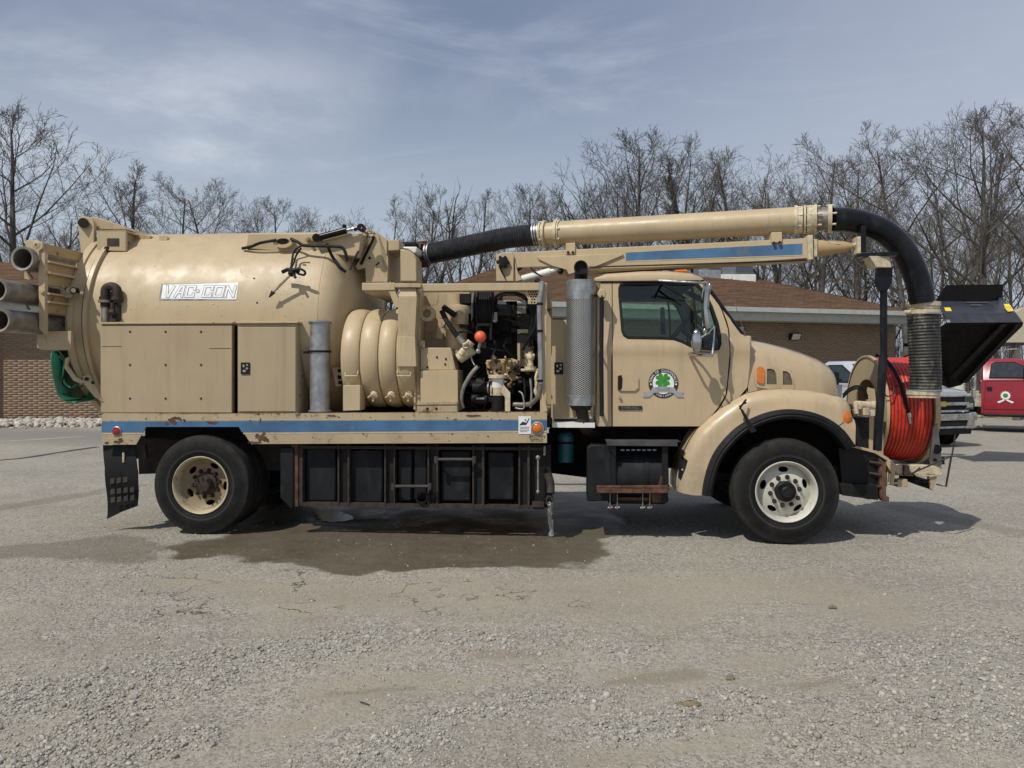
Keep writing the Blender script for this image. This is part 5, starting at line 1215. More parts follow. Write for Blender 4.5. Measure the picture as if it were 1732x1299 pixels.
# ---- cab ----------------------------------------------------------------
zbelt = LZ(578, 1120, .2)
def cabv(u, z): return .19+max(0, z-zbelt)*.13+.02*sstepf(z, zbelt+.02, zbelt-.06)*0-.018*math.exp(-((z-zbelt+.07)/.05)**2)
def sstepf(x, a, b): t = min(1, max(0, (x-a)/(b-a))); return t*t*(3-2*t)
door = [(1036,472),(1181,471),(1192,478),(1204,494),(1220,524),(1231,556),(1234,600),(1230,645),(1227,668),(1214,690),(1192,717),(1186,721),(1036,721)]
win = [(1055,480),(1170,479),(1180,482),(1191,494),(1203,518),(1213,546),(1217,566),(1218,582),(1215,590),(1208,591),(1180,589),(1168,585),(1154,578),(1140,573),(1120,572),(1062,571),(1056,567),(1053,560),(1048,500),(1048,487),(1050,482)]
rear = [(1010,475),(1013,471),(1035,472),(1035,721),(1012,721),(1009,716)]
cowl = [(1183,471),(1190,472),(1214,505),(1238,545),(1252,564),(1268,573),(1268,620),(1264,655),(1250,672),(1230,690),(1205,718),(1194,721),(1215,692),(1228.5,668.5),(1231.5,645),(1235.5,600),(1232.5,556),(1221.5,524),(1205.5,494),(1193.5,478)]
for mir in (False, True):
    b = B(); b.panel(door, cabv, [win], .055, .035, mirror=mir); dr = part(b, "door", M_cab, ang=30)
    b = B(); b.panel(rear, cabv, [], .06, .035, mirror=mir); part(b, "cab_corner_panel", M_cab, ang=30)
    b = B(); b.panel(cowl, lambda u, z: cabv(u, z)+.003, [], .06, .03, mirror=mir); part(b, "cowl_panel", M_cab, ang=30)
    b = B(); b.panel(win, lambda u, z: cabv(u, z)+.018, [], .15, .004, mirror=mir); part(b, "window", M_glass, dr)
    def wp(q):
        v = .2
        for _ in range(3): p = L(q[0], q[1], v); v = cabv(p.x, p.z)
        return Vector((p.x, (2.44-v) if mir else v, p.z))
    b = B(); pts = [wp(q) for q in win+win[:2]]; b.sweep(pts, [(-.014,-.006),(.014,-.006),(.014,.03),(-.014,.03)]); part(b, "window_seal", M_rub, dr)
    b = B(); dvd = [(1170,481),(1173,500),(1176,530),(1178,560),(1180,588)]; pts = [wp(q)+Vector((0, (-.012 if mir else .012), 0)) for q in dvd]; b.tube(pts, .012, 8); part(b, "quarter_light_bar", M_rub, dr)
zr0, zr1 = LZ(473, 1100, .28), LZ(461, 1100, .35)
ur0, ur1 = LU(1006, .28), LU(1190, .28)
b = B()                                           # roof skin: rounded across and at its ends
secs = []
for u, dz, dw in ((ur0-.015, -.03, .03), (ur0, .0, .0), (ur0+.12, .05, 0), (ur0+.5, .075, 0), (ur1-.35, .075, 0), (ur1-.12, .055, 0), (ur1-.03, .01, .01), (ur1+.005, -.035, .04)):
    sec = []
    for k in range(25):
        t = math.pi*k/24; w = (1.22-.255-dw); sec.append(Vector((u, 1.22-w*math.copysign(abs(math.cos(t))**.25, math.cos(t)), zr0-.01+(dz+.045)*math.sin(t)**.45)))
    secs.append(sec)
n = 25; vs = [p for s_ in secs for p in s_]; fs = [(i*n+k, i*n+k+1, (i+1)*n+k+1, (i+1)*n+k) for i in range(len(secs)-1) for k in range(n-1)]; fs += [tuple(range(n-1, -1, -1)), tuple((len(secs)-1)*n+k for k in range(n))]
b.add(vs, fs); part(b, "cab_roof", M_cab, ang=40)
b = B(); b.sweep([(ur0, .262, zr0), (ur1-.02, .262, zr0)], [(-.012,-.012),(.012,-.012),(.012,.012),(-.012,.012)]); part(b, "drip_rail", M_cab)
b = B(); b.box((ur0+.01, .24, LZ(721,1012,.2)), (ur0+.05, 2.20, LZ(580,1012,.2))); b.box((ur0+.01, .26, zr0-.15), (ur0+.05, 2.18, zr0)); b.box((ur0+.01, .26, LZ(580,1012,.2)), (ur0+.05, .5, zr0)); b.box((ur0+.01, 1.94, LZ(580,1012,.2)), (ur0+.05, 2.18, zr0)); part(b, "cab_back_wall", M_cab)
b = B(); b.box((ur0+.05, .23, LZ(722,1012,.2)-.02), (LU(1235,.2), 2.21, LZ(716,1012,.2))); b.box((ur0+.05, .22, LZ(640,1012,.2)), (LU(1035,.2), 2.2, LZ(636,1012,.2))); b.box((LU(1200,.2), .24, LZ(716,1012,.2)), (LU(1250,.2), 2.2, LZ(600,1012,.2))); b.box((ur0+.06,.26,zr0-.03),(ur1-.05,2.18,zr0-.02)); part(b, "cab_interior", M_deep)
for dl in ([(1035.2,473),(1035.2,600),(1035.2,721)], [(1193,477.5),(1205,494),(1221,524),(1232,556),(1235,600),(1231,645),(1228,668.5),(1215,691),(1193,718)]):
    b = B(); pts = []
    for q in dl:
        v = .2
        for _ in range(3): pp_ = L(q[0], q[1], v); v = cabv(pp_.x, pp_.z)
        pts.append(Vector((pp_.x, v+.004, pp_.z)))
    b.tube(smoothpath(pts, 5), .0055, 6); part(b, "door_gap", M_deep)
# seats, wheel, dash
for vv in (.42, 1.50):
    b = B(); su = LU(1062, vv); zs_ = LZ(640, 1060, .3); b.box((su, vv, zs_-.1), (su+.5, vv+.5, zs_+.08)); b.prism([Vector((su-.02, vv, zs_)), Vector((su+.12, vv, zs_)), Vector((su+.02, vv, zs_+.42)), Vector((su-.10, vv, zs_+.42))], (0, .5, 0)); part(b, "seat", M_rub, bevel=.03)
b = B(); b.prism([L(1150,608,1.3), L(1148,588,1.3), L(1165,578,1.3), L(1240,572,1.3), L(1240,620,1.3)], (0, .85, 0)); b.prism([L(1190,602,.25), L(1196,588,.25), L(1240,572,.25), L(1240,620,.25)], (0, 1.95, 0)); part(b, "dashboard", M_rub, bevel=.02)
b = B(); c = LY(1150, 556, 9.4); b.lathe([(.014*math.cos(t), .21+.014*math.sin(t)) for t in np.linspace(0, 2*math.pi, 8, endpoint=False)], c, (.78, 0, -.62), 36, True); b.tube([c, c+Vector((.35, 0, -.28))], .025, 8); b.tube([c+Vector((0, .2, 0)), c-Vector((0, .2, 0))], .014, 6); part(b, "steering_wheel", M_rub)
b = B(); b.prism([LY(1118,520,9.9), LY(1124,520,9.9), LY(1126,566,9.9), LY(1119,566,9.9)], (0, .1, 0)); part(b, "inner_pillar", M_deep)
# windscreen and pillars
b = B(); A_, C_ = L(1188,474,.27), L(1252,566,.23)
b.add([A_, C_, Vector((C_.x, 2.44-.23, C_.z)), Vector((A_.x, 2.44-.27, A_.z))], [(0, 1, 2, 3)]); part(b, "windscreen", M_glass, smooth=False)
b = B(); b.mark(); b.tube([A_, C_+Vector((.02, 0, 0))], .022, 8); b.mark(); b.tube([Vector((A_.x, 2.17, A_.z)), Vector((C_.x+.02, 2.21, C_.z))], .022, 8); part(b, "windscreen_seal", M_rub)
b = B(); b.box((C_.x-.10, .25, C_.z-.25), (C_.x+.12, 2.19, C_.z-.01)); part(b, "cowl_top", M_cab, bevel=.02)
b = B(); b.tube([L(1252,570,.5), L(1262,568,.5)], .012, 6); b.tube([L(1243,556,.6), L(1246,572,.6)], .008, 6); part(b, "wiper", M_rub)
b = B(); b.tube([L(1262,572,.25), L(1245,520,.2), L(1238,470,.16)], .004, 5); part(b, "radio_aerial", M_dull)
# beacon
b = B(); c = LY(1152, 461, 8.7); b.lathe([(0,.09),(.02,.09),(.05,.05),(.06,.001)], c-Vector((0,0,.01)), (0, 0, 1), 20); part(b, "roof_beacon", M_amber)
# door details
dfr = lambda x, y: L(x, y, .19)
b = B(); b.panel([(1044,634),(1052,632),(1074,633),(1080,639),(1080,656),(1074,661),(1052,661),(1044,658)], lambda u, z: .172, (), .03, .03); part(b, "door_handle_bezel", M_cab, bevel=.006)
b = B(); b.plate([(1045,636),(1051,634),(1053,640),(1052,656),(1049,660),(1045,658)], .166, .01); part(b, "door_handle", M_rub, bevel=.003)
b = B(); b.cyl(L(1048,672,.16), L(1048,672,.19), .014, 12); part(b, "key_lock", M_galv)
b = B(); b.plate([(1046,686.5),(1086,686.5),(1086,693),(1046,693)], .176, .014); nb = part(b, "name_badge", M_ink, bevel=.002)
b = B(); put_text(b, "STERLING", .032, L(1066,689.8,.1745), space=1.25); part(b, "badge_lettering", M_dull, nb, smooth=False)
# crest on the door
cc = L(1122, 650, .165); pxm = (LU(1160,.165)-LU(1120,.165))/40        # metres per photo pixel on the door
def cp(x, y, d=0.): return Vector((cc.x+(x-1122)*pxm, cabv(0, cc.z-(y-650)*pxm)-.004-d, cc.z-(y-650)*pxm))
def cshape(pts, d, mat, nm, **k):
    b = B(); P = [cp(x, y, d) for x, y in pts]; b.prism(P, (0, .0008, 0)); return part(b, nm, mat, smooth=False, **k)
def circ(r, n=64, cy=648.5): return [(1122.5+r*math.cos(t), cy+r*math.sin(t)) for t in np.linspace(0, 2*math.pi, n, endpoint=False)]
cshape(circ(25.4), .0, M_ink, "door_crest"); cshape(circ(18.3), .0012, M_wsig, "crest_field")
lf = []
for k in range(4):
    a = -math.pi/4+k*math.pi/2+.06; 
    for t in np.linspace(-.70, .70, 15):
        rr = 14.2*(1-.20*math.exp(-(t/.14)**2))*(1-.28*abs(t/.70)**3); lf.append((1121.5+rr*math.cos(a+t), 643.5+rr*math.sin(a+t)*.98))
    lf.append((1121.5+5.5*math.cos(a+math.pi/4), 643.5+5.5*math.sin(a+math.pi/4)))
cshape(lf, .0024, M_clover, "crest_clover"); cshape([(1120.6,652),(1122.6,652),(1121.8,657),(1120,661),(1118.6,660.4),(1120.4,656)], .0026, M_clover, "crest_stem")
rb_ = [(1103.5,655.5),(1112,653.8),(1122.5,653.5),(1133,653.8),(1141.5,655.5),(1144.5,661),(1150,663.5),(1157,663),(1154,667.5),(1157.5,671.5),(1145,671),(1139,664.5),(1131,663.4),(1122.5,663),(1114,663.4),(1106,664.5),(1100,671),(1087.5,671.5),(1091,667.5),(1088,663),(1095,663.5),(1100.5,661)]
cshape([(x, y+.6) for x, y in rb_], .0030, M_ribbon, "crest_ribbon"); cshape([(x*1.0, y+.0) for x, y in [(1087.5,671.6),(1100,671),(1101,672.4),(1088,673)]], .0034, M_grey, "ribbon_fold"); cshape([(1157.5,671.6),(1145,671),(1144,672.4),(1157,673)], .0034, M_grey, "ribbon_fold")
b = B(); p = cp(1122.5, 659, .0042); put_text(b, "UTILITIES", .030, p, vf=lambda x, z: cabv(0, z)-.0082, space=1.1); part(b, "ribbon_lettering", M_grey, smooth=False)
def arc_text(mb, s_, r, a0, a1, size, flip=False):
    for i, ch in enumerate(s_):
        if ch == ' ': continue
        a = a0+(a1-a0)*i/(len(s_)-1); x = 1122.5+r*math.cos(a); y = 648.5-r*math.sin(a); put_text(mb, ch, size, cp(x, y, .002), rot=(a+math.pi/2) if flip else (a-math.pi/2), vf=lambda X_, Z_: cabv(0, Z_)-.0055)
b = B(); arc_text(b, "TOWN OF CLOVERDALE", 21.8, R(172), R(8), .034); arc_text(b, "INDIANA", 21.9, R(238), R(302), .030, True); part(b, "crest_lettering", M_wsig, smooth=False)
cshape([(1101.3-.2+1.5*math.cos(t), 650+1.5*math.sin(t)) for t in np.linspace(0, 6.28, 10, endpoint=False)], .0016, M_wsig, "crest_dot"); cshape([(1144+1.5*math.cos(t), 650+1.5*math.sin(t)) for t in np.linspace(0, 6.28, 10, endpoint=False)], .0016, M_wsig, "crest_dot")
# grab handle
b = B(); b.tube([L(1018,500,.07), L(1017,600,.07), L(1018,704,.07)], .022, 12); part(b, "grab_bar", M_rub)
b = B(); b.plate([(1010,497),(1014,489),(1021,488),(1025,495),(1024,503),(1014,504)], .05, .14); part(b, "grab_bar_end", M_tan, bevel=.01)
b = B(); b.cyl(L(1018,700,.07), L(1018,700,.19), .02, 8); b.cyl(L(1017,600,.07), L(1017,600,.19), .012, 8); b.box(L(1006,497,.06), L(1012,502,.2)); part(b, "grab_bar_stay", M_rub)
# mirror
mv = -.14
b = B(); b.tube([L(1114,474.5,-.05), L(1150,476.5,-.1), L(1191,478.5,mv)], .012, 8); b.tube([L(1191,478.5,mv), L(1196,479,mv-.02)], .022, 8)
b.tube([L(1166,599,.17), L(1173,600.5,.0), L(1190,601,mv), L(1206,601,mv)], .014, 8); b.tube([L(1166,597,.19), L(1180,596,.1), L(1204,597,mv)], .012, 8); b.tube([L(1208,552,mv+.06), L(1207,575,mv+.04), L(1205,599,mv)], .010, 8); b.tube([L(1208,552,mv+.06), L(1198,563,mv), L(1186,571,mv)], .009, 8); b.tube([L(1191,480,mv+.02), L(1188,500,mv+.04), L(1189,552,mv+.04)], .010, 8); part(b, "mirror_arm", M_chrome)
b = B(); b.sweep([L(1199,481,mv), L(1195,495,mv), L(1193,520,mv), L(1195,545,mv), L(1198,556,mv)], [(-.028,-.05),(.0,-.075),(.03,-.05),(.034,.06),(-.02,.06)]); part(b, "mirror_head", M_chrome, bevel=.008)
b = B(); b.sphere(L(1178,577,mv+.02), .085, 18, (.62, .55, 1.45)); b.sphere(L(1192,560,mv+.02), .03, 10); part(b, "convex_mirror", M_chrome)
b = B(); b.tube([L(1118,479,.12), L(1160,505,.10)], .010, 8); b.cyl(L(1120,478,-.05), L(1120,480,.24), .012, 8); part(b, "mirror_strut", M_rub)
# ---- hood -----------------------------------------------------------------
HU0, HU1 = LU(1262, .3), LU(1424, .4)
ztop_pts = [(LU(x,.6), LZ(y, x, .6)) for x, y in ((1258,571),(1280,573.5),(1300,577),(1330,584),(1360,593),(1390,604.5),(1405,613),(1415,625),(1421,642),(1423.5,660))]
def interp(t, tab):
    if t <= tab[0][0]: return tab[0][1]
    for (a, x), (b_, y) in zip(tab[:-1], tab[1:]):
        if t <= b_: return x+(y-x)*(t-a)/(b_-a)
    return tab[-1][1]
def hw(u):
    s = (u-HU0)/(HU1-HU0); return 1.02-.25*s-.12*max(0, s-.8)**1.2/.2**1.2*.6
zhb = LZ(700, 1330, .4)
def ht(u): return interp(u, ztop_pts)
NH = 4.2
def hoodv(u, z):
    s = min(1, max(0, (z-zhb)/(ht(u)-zhb))); sn = s**(NH/2); c = math.sqrt(max(0, 1-sn*sn)); return 1.22-hw(u)*c**(2/NH)
secs = []; us = list(np.linspace(HU0-.02, HU1-.20, 12))+list(np.linspace(HU1-.17, HU1, 12))
for u in us:
    sec = []
    for k in range(49):
        t = math.pi*k/48; sec.append(Vector((u, 1.22-hw(u)*math.copysign(abs(math.cos(t))**(2/NH), math.cos(t)), zhb+(ht(u)-zhb)*math.sin(t)**(2/NH))))
    secs.append(sec)
n = 49; b = B(); b.add([p for s_ in secs for p in s_], [(i*n+k, i*n+k+1, (i+1)*n+k+1, (i+1)*n+k) for i in range(len(secs)-1) for k in range(n-1)]+[tuple((len(secs)-1)*n+k for k in range(n)), tuple(range(n-1, -1, -1))])
hood = part(b, "hood", M_cab, ang=50)
b = B(); b.box((HU0, .5, zhb-.55), (HU1-.05, 1.94, zhb+.05)); part(b, "under_hood_dark_box", M_deep)  # black box added to make the space under the hood dark
b = B(); b.box((HU1+.001, .62, zhb-.30), (HU1+.03, 1.82, zhb+.30)); part(b, "grille", M_gloss, bevel=.01)
hv = lambda d: (lambda u, z: hoodv(u, z)-d)
b = B(); b.panel([(1276,626),(1280,618),(1300,618),(1325,621),(1336,625),(1341,635),(1344,657),(1338,659),(1300,658),(1280,655),(1277,648)], hv(.016), [[(1297,624),(1304,623.5),(1310,626),(1313,633),(1314,650),(1297,650)], [(1324,627.5),(1331,628),(1336,632),(1340,643),(1341,651),(1324,651)]], .03, .03, .3); part(b, "louvre_surround", M_cab, hood)
b = B(); b.panel([(1295,622),(1312,622),(1316,652),(1295,652)], hv(.004), (), .05, .004, .3); b.panel([(1322,625),(1338,627),(1343,653),(1322,653)], hv(.004), (), .05, .004, .3); part(b, "louvre_mesh", plain("louvre_dark_tan", (.11, .09, .06), .7, 0, .3, 30), hood)
b = B(); b.panel([(1281,622),(1284,620.5),(1290,621),(1293,624),(1293.5,645),(1291,648.5),(1284,648),(1280.5,645)], hv(.032), (), .03, .02, .3); part(b, "indicator_lamp", M_amber, hood, bevel=.005)
b = B()
for y in (590, 640, 690): b.panel([(1262.5,y-25 if y > 600 else 576),(1265,y-25 if y > 600 else 576),(1265,y+22 if y < 680 else 694),(1262.5,y+22 if y < 680 else 694)], hv(.003), (), .1, .002, .3)
part(b, "hood_seam", M_deep, hood)
# ---- fender ----------------------------------------------------------------
fo = [(1146,832),(1147,812),(1151,790),(1158,765),(1168,745),(1180,727),(1200,708),(1222,690),(1244,676),(1262,666),(1290,659.5),(1325,657.5),(1360,660),(1395,665.5),(1420,671),(1436,679),(1443,690),(1446,705),(1446.5,752)]
fi = [(1432,752),(1420,736),(1400,719),(1372,706),(1340,700),(1308,705),(1280,716),(1255,731),(1234,751),(1217,776),(1206,803),(1200,838),(1175,838)]
fl2 = [(LU(x,.1), LZ(y,x,.1)) for x, y in fo]
def segd(u, z, pts):
    d = 9
    for (a, b_), (c, e) in zip(pts[:-1], pts[1:]):
        dx, dz = c-a, e-b_; t = max(0, min(1, ((u-a)*dx+(z-b_)*dz)/(dx*dx+dz*dz))); d = min(d, math.hypot(u-a-dx*t, z-b_-dz*t))
    return d
fi2 = [(LU(x,.1), LZ(y,x,.1)) for x, y in fi[:-1]]
def fendv(u, z):
    d = segd(u, z, fl2[:-1]); Rf = .13; t = 1-min(1, d/Rf); return .055+Rf*1.1*(1-math.sqrt(max(0, 1-t*t)))-.03*math.exp(-(segd(u, z, fi2)/.09)**2)
for mir in (False, True):
    b = B(); b.panel(fo+fi, fendv, (), .035, .02, .1, mirror=mir)
    path = [L(x, y, .1) for x, y in fo[:-1]]; vs = []
    for p in path:
        v0_ = fendv(p.x, p.z); 
        for vv in (v0_, v0_+.5): vs.append(Vector((p.x, (2.44-vv) if mir else vv, p.z)))
    fs = [(2*i, 2*i+2, 2*i+3, 2*i+1) for i in range(len(path)-1)]; b.add(vs, fs if not mir else [f[::-1] for f in fs]); fen = part(b, "fender", M_cab, ang=45)
    fp = [(1196,838),(1198,822),(1203,800),(1213,774),(1230,750),(1253,728),(1280,713),(1308,703.5),(1338,700.5),(1370,705),(1398,716),(1420,733),(1437,756)]
    b = B(); pts = smoothpath([L(x, y, .03) for x, y in fp], 4); 
    if mir: pts = [Vector((p.x, 2.44-p.y, p.z)) for p in pts]
    sg = -1 if mir else 1
    b.sweep(pts, [(-.052,sg*.02),(-.046,-sg*.035),(-.01,-sg*.052),(.004,-sg*.045),(.018,-sg*.052),(.045,-sg*.03),(.05,sg*.02),(.05,sg*.12),(-.052,sg*.12)]); part(b, "wheel_arch_flare", M_rub, ang=30)
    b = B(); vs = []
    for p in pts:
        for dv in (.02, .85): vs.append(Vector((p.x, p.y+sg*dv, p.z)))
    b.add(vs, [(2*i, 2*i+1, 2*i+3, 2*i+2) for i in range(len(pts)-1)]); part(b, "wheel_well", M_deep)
b = B(); b.plate([(1252,691),(1256,692),(1272,718),(1274,727),(1268,727)], -.03, .02); b.plate([(1266,722),(1274,720),(1280,730),(1270,732)], -.045, .03); part(b, "hood_strap", M_rub); b = B(); b.tube(smoothpath([L(1262,676,-.0), L(1255,685,-.03), L(1251,692,-.03)]), .010, 6); b.tube(smoothpath([L(1262,681,0), L(1256,684,-.03), L(1250,688,-.03)]), .008, 6); part(b, "hood_latch", M_black)
b = B(); b.panel([(1147,808),(1149,790),(1153,771),(1163,779),(1158,795),(1151,812)], lambda u, z: fendv(u, z)-.006, (), .03, .004, .1); part(b, "fender_pad", M_dusty)
b = B(); c = L(1437.5, 708, .05); b.sphere((c.x-.03, .105, c.z), .080, 18, (.85, .8, 1.15)); part(b, "corner_lamp", M_amber)
b = B(); b.panel([(1412,724),(1428,713),(1428,714.2),(1413,725)], lambda u, z: fendv(u, z)-.002, (), .05, .002, .1); part(b, "fender_seam", M_rustd)
b = B(); b.plate([(1430,745),(1447,745),(1447,756),(1432,756)], .2, .4); b.cyl(L(1291,746,.10), L(1297,752,.10), .03, 8); part(b, "fender_liner", M_deep)
# ---- front frame and hose reel ------------------------------------------------
b = B(); b.plate([(1418,757),(1436,753),(1482,763),(1495,775),(1495,843),(1470,845),(1440,838),(1425,830)], .35, .05); b.plate([(1420,818),(1485,820),(1486,846),(1425,838)], .3, .4); part(b, "front_frame_plate", M_black, bevel=.004)
b = B(); b.box((LU(1415,.9), .6, .5), (LU(1500,.6), 1.85, .72)); part(b, "front_crossmember", M_black)
b = B(); b.prism([L(1436,752,.32), L(1482,762,.32), L(1502,774,.32), L(1517,787,.32), L(1516,792,.32), L(1500,779,.32), L(1480,767,.32), L(1436,755,.32)], (0, .2, 0)); b.plate([(1502,776),(1516,788),(1513,812),(1511,822),(1506,820),(1508,800),(1500,787)], .3, .08); part(b, "frame_edge", M_tan, bevel=.004)
b = B(); b.plate([(1488,775),(1499,784),(1499,838),(1504,841),(1504,848),(1493,848),(1488,838)], .3, .08); part(b, "frame_upright", M_rust, bevel=.003)
for y in (783, 802, 822):
    b = B(); b.tube([L(1470,y-2,.34), L(1488,y+1,.30)], .014, 8); b.sphere(L(1488,y+1,.3), .02, 8); part(b, "frame_bolt", M_rustd)
b = B(); b.plate([(1515,787),(1560,787),(1593,788),(1594,803),(1582,803),(1580,806),(1560,806),(1515,804)], .42, .12); b.box((LU(1515,.42), .42, LZ(804,1540,.42)), (LU(1594,.42), 2.0, LZ(800,1540,.42))); bmp = part(b, "front_bumper", M_cream, bevel=.005)
b = B(); b.plate([(1518,812),(1535,811),(1536,824),(1518,824)], .35, .12); b.tube([L(1498,818,.34), L(1520,817,.34)], .014, 8); b.plate([(1572,806),(1586,803),(1578,830),(1574,827)], .42, .06); part(b, "bumper_bracket", M_tan2, bevel=.004)
b = B(); b.plate([(1538,806),(1572,812),(1574,828),(1538,815)], .45, .25); b.tube([L(1540,800,.4), L(1556,811,.38), L(1572,812,.4)], .01, 6); part(b, "tow_pocket", M_deep)
b = B(); b.box((LU(1528,.4), .38, LZ(804,1530,.4)), (LU(1537,.4), .44, LZ(787,1530,.4))); part(b, "bumper_joint", M_rustd)
b = B(); b.tube([L(1541,801,.36), L(1610,771,.3), L(1616,735,.3)], .009, 6); b.tube([L(1584,819,.36), L(1600,823,.34), L(1609,772,.3)], .010, 6); b.tube([L(1540,804,.36), L(1556,791,.36)], .008, 6); part(b, "step_loop", M_rustd)
b = B(); b.plate([(1573,778),(1579,722),(1586,716),(1594,784),(1590,790),(1576,787)], .42, .03); sp = part(b, "side_panel", M_dull, bevel=.003)
b = B(); b.cyl(L(1584,760,.41), L(1584,760,.43), .048, 24); b.cyl(L(1582,778,.405), L(1582,778,.43), .016, 8); part(b, "round_lamp", M_gloss, sp)
# reel
zr_ = LZ(691, 1500, 1.2); vr_ = 1.22; rR = .60
uL_, uR_ = LY(1509, 691, 7.98).x, LY(1588, 691, 7.98).x
b = B(); b.lathe([(0,.33),(0,rR),(.02,rR),(.02,.33)], (uL_-.02, vr_, zr_), (1, 0, 0), 72, True); b.lathe([(-.012,rR-.02),(-.012,rR),(0,rR)], (uL_-.02, vr_, zr_), (1, 0, 0), 72); reel = part(b, "hose_reel", M_tan)
b = B(); b.lathe([(0,.10),(0,rR),(.02,rR),(.02,.10)], (uR_-.02, vr_, zr_), (1, 0, 0), 72, True); b.lathe([(.02,rR-.02),(.04,rR-.01),(.04,rR+.012),(-.01,rR+.012)], (uR_-.02, vr_, zr_), (1, 0, 0), 72); part(b, "reel_flange", M_tan2, reel)
b = B(); b.lathe([(uL_-.02,.345),(uR_-.02,.345)], (0, vr_, zr_), (1, 0, 0), 48); b.cyl((uL_-.22, vr_, zr_), (uR_+.1, vr_, zr_), .05, 14); part(b, "reel_drum", M_gold, reel)
nw = 11; hr_ = (uR_-.02-uL_)/nw/2
b = B(); path = []
for k in range(nw*40+1):
    a = 2*math.pi*k/40; path.append(Vector((uL_+hr_+(uR_-.02-uL_-2*hr_)*k/(nw*40), vr_+(rR-.045)*math.cos(a), zr_+(rR-.045)*math.sin(a))))
b.tube(path, hr_*1.02, 8); b.lathe([(uL_+.005,rR-.06),(uR_-.025,rR-.06)], (0, vr_, zr_), (1, 0, 0), 64); part(b, "red_hose", M_hose, reel, ang=70)
def rs(x, y, d=0.):                                 # point on the near curve of the wound hose
    v = .65
    for _ in range(6):
        p = L(x, y, v); v = vr_-math.sqrt(max(.0, (rR-.01+d)**2-(p.z-zr_)**2))
    return L(x, y, v)
b = B(); b.tube(smoothpath([L(1483,601,.9), rs(1494,606,.03), rs(1510,622,.03), rs(1523,650,.03), rs(1532,680,.03), rs(1537,702,.03)], 6), .019, 8); part(b, "black_leader_hose", M_rub, reel)
b = B(); b.tube([rs(1537,700,.03), rs(1540,716,.03)], .017, 10); b.tube([rs(1536,698,.03), rs(1538,705,.03)], .024, 8); b.sphere(rs(1533,660,.03), .018, 8); part(b, "hose_nozzle", M_chrome, reel)
b = B(); b.tube(smoothpath([rs(1495,664,.08), rs(1500,670,.05), rs(1509,668,.05), rs(1514,655,.05), rs(1527,648,.05)], 5), .007, 6); part(b, "hose_hook", M_black, reel)
b = B(); b.tube([rs(1575,660,.05), rs(1580,662,.05)], .02, 8); b.plate([(1478,700),(1481,700),(1481,763),(1476,763)], .5, .04); b.box((uL_-.16, .55, .62), (uL_-.10, .75, zr_+.05)); b.box((uL_-.18, .75, zr_-.10), (uL_-.08, 1.7, zr_+.02)); part(b, "reel_support", M_tan)
b = B(); b.prism([L(1470,705,.5), L(1482,700,.5), L(1484,765,.5), L(1470,760,.5)], (0, .05, 0)); b.prism([L(1468,655,.75), L(1480,658,.75), L(1483,690,.75), L(1466,690,.75)], (0, .04, 0)); part(b, "reel_frame", M_tan, bevel=.004)
b = B(); b.cyl(L(1448,685,.35), L(1478,687,.45), .045, 14); b.tube([L(1447,679,.35), L(1449,700,.35)], .025, 8); b.tube([L(1462,690,.38), L(1462,702,.38)], .05, 10); b.plate([(1446,693),(1482,693),(1482,704),(1450,704)], .38, .1); b.tube([L(1453,682,.32), L(1455,692,.32)], .02, 6); b.sphere(L(1478,686,.42), .05, 12); part(b, "reel_pivot_casting", M_cream, bevel=.004)
b = B(); b.plate([(1447,706),(1468,706),(1468,760),(1447,756)], .5, .3); part(b, "radiator_side", M_black)
for dd_ in (0, 4):
    b = B(); b.tube(smoothpath([L(1426,672-dd_,.5), L(1436,662-dd_,.45), L(1449,657-dd_,.42), L(1461,662-dd_,.42), L(1467,675-dd_,.45)]), .012, 8); part(b, "coolant_hose", M_rub)
# ---- suction-pipe rack at the back
b = B(); b.plate([(64,411),(73,411),(76,430),(76,566),(66,556)], -.27, .05); b.plate([(41,408),(45,406),(56,406),(64,407),(72,410),(72,420),(66,424),(66,440),(60,440),(58,423),(44,421)], -.29, .04); rack = part(b, "pipe_rack", M_tan, bevel=.004)
b = B(); b.lathe([(0,.05),(-.01,.015)], L(62,414,-.29), (0, 1, 0), 8); b.plate([(41,458),(46,459),(54,471),(48,473),(41,471)], -.2, .03); b.plate([(43,515),(49,524),(45,524)], -.2, .03); b.plate([(64,490),(73,492),(73,496),(68,495)], -.29, .03); part(b, "rack_lug", M_tan2, rack)
ur_ = LU(73, -.25)
b = B()
for y0, y1 in ((412,429),(441,481),(495,529)): b.box((ur_, -.25, LZ(y1, 73, -.25)), (ur_+.03, 2.3, LZ(y0, 73, -.25)))
part(b, "rack_rail", M_gold, rack)
b = B()
for y0, y1 in ((441,444),(459,463),(495,498),(509,512)): b.box((ur_+.03, -.25, LZ(y1, 73, -.25)), (ur_+.07, 2.3, LZ(y0, 73, -.25)))
part(b, "rack_web", M_tan, rack)
b = B(); b.plate([(63,560),(120,560),(120,592),(70,592),(62,588)], -.1, .04); part(b, "lower_rack_plate", M_tan2, rack, bevel=.004)
b = B(); b.box((LU(62,.2), .9, 1.7), (xf-.02, 1.0, 1.8)); b.box((LU(62,.2), 1.6, 1.7), (xf-.02, 1.7, 1.8)); part(b, "rack_bracket", M_gold, rack)
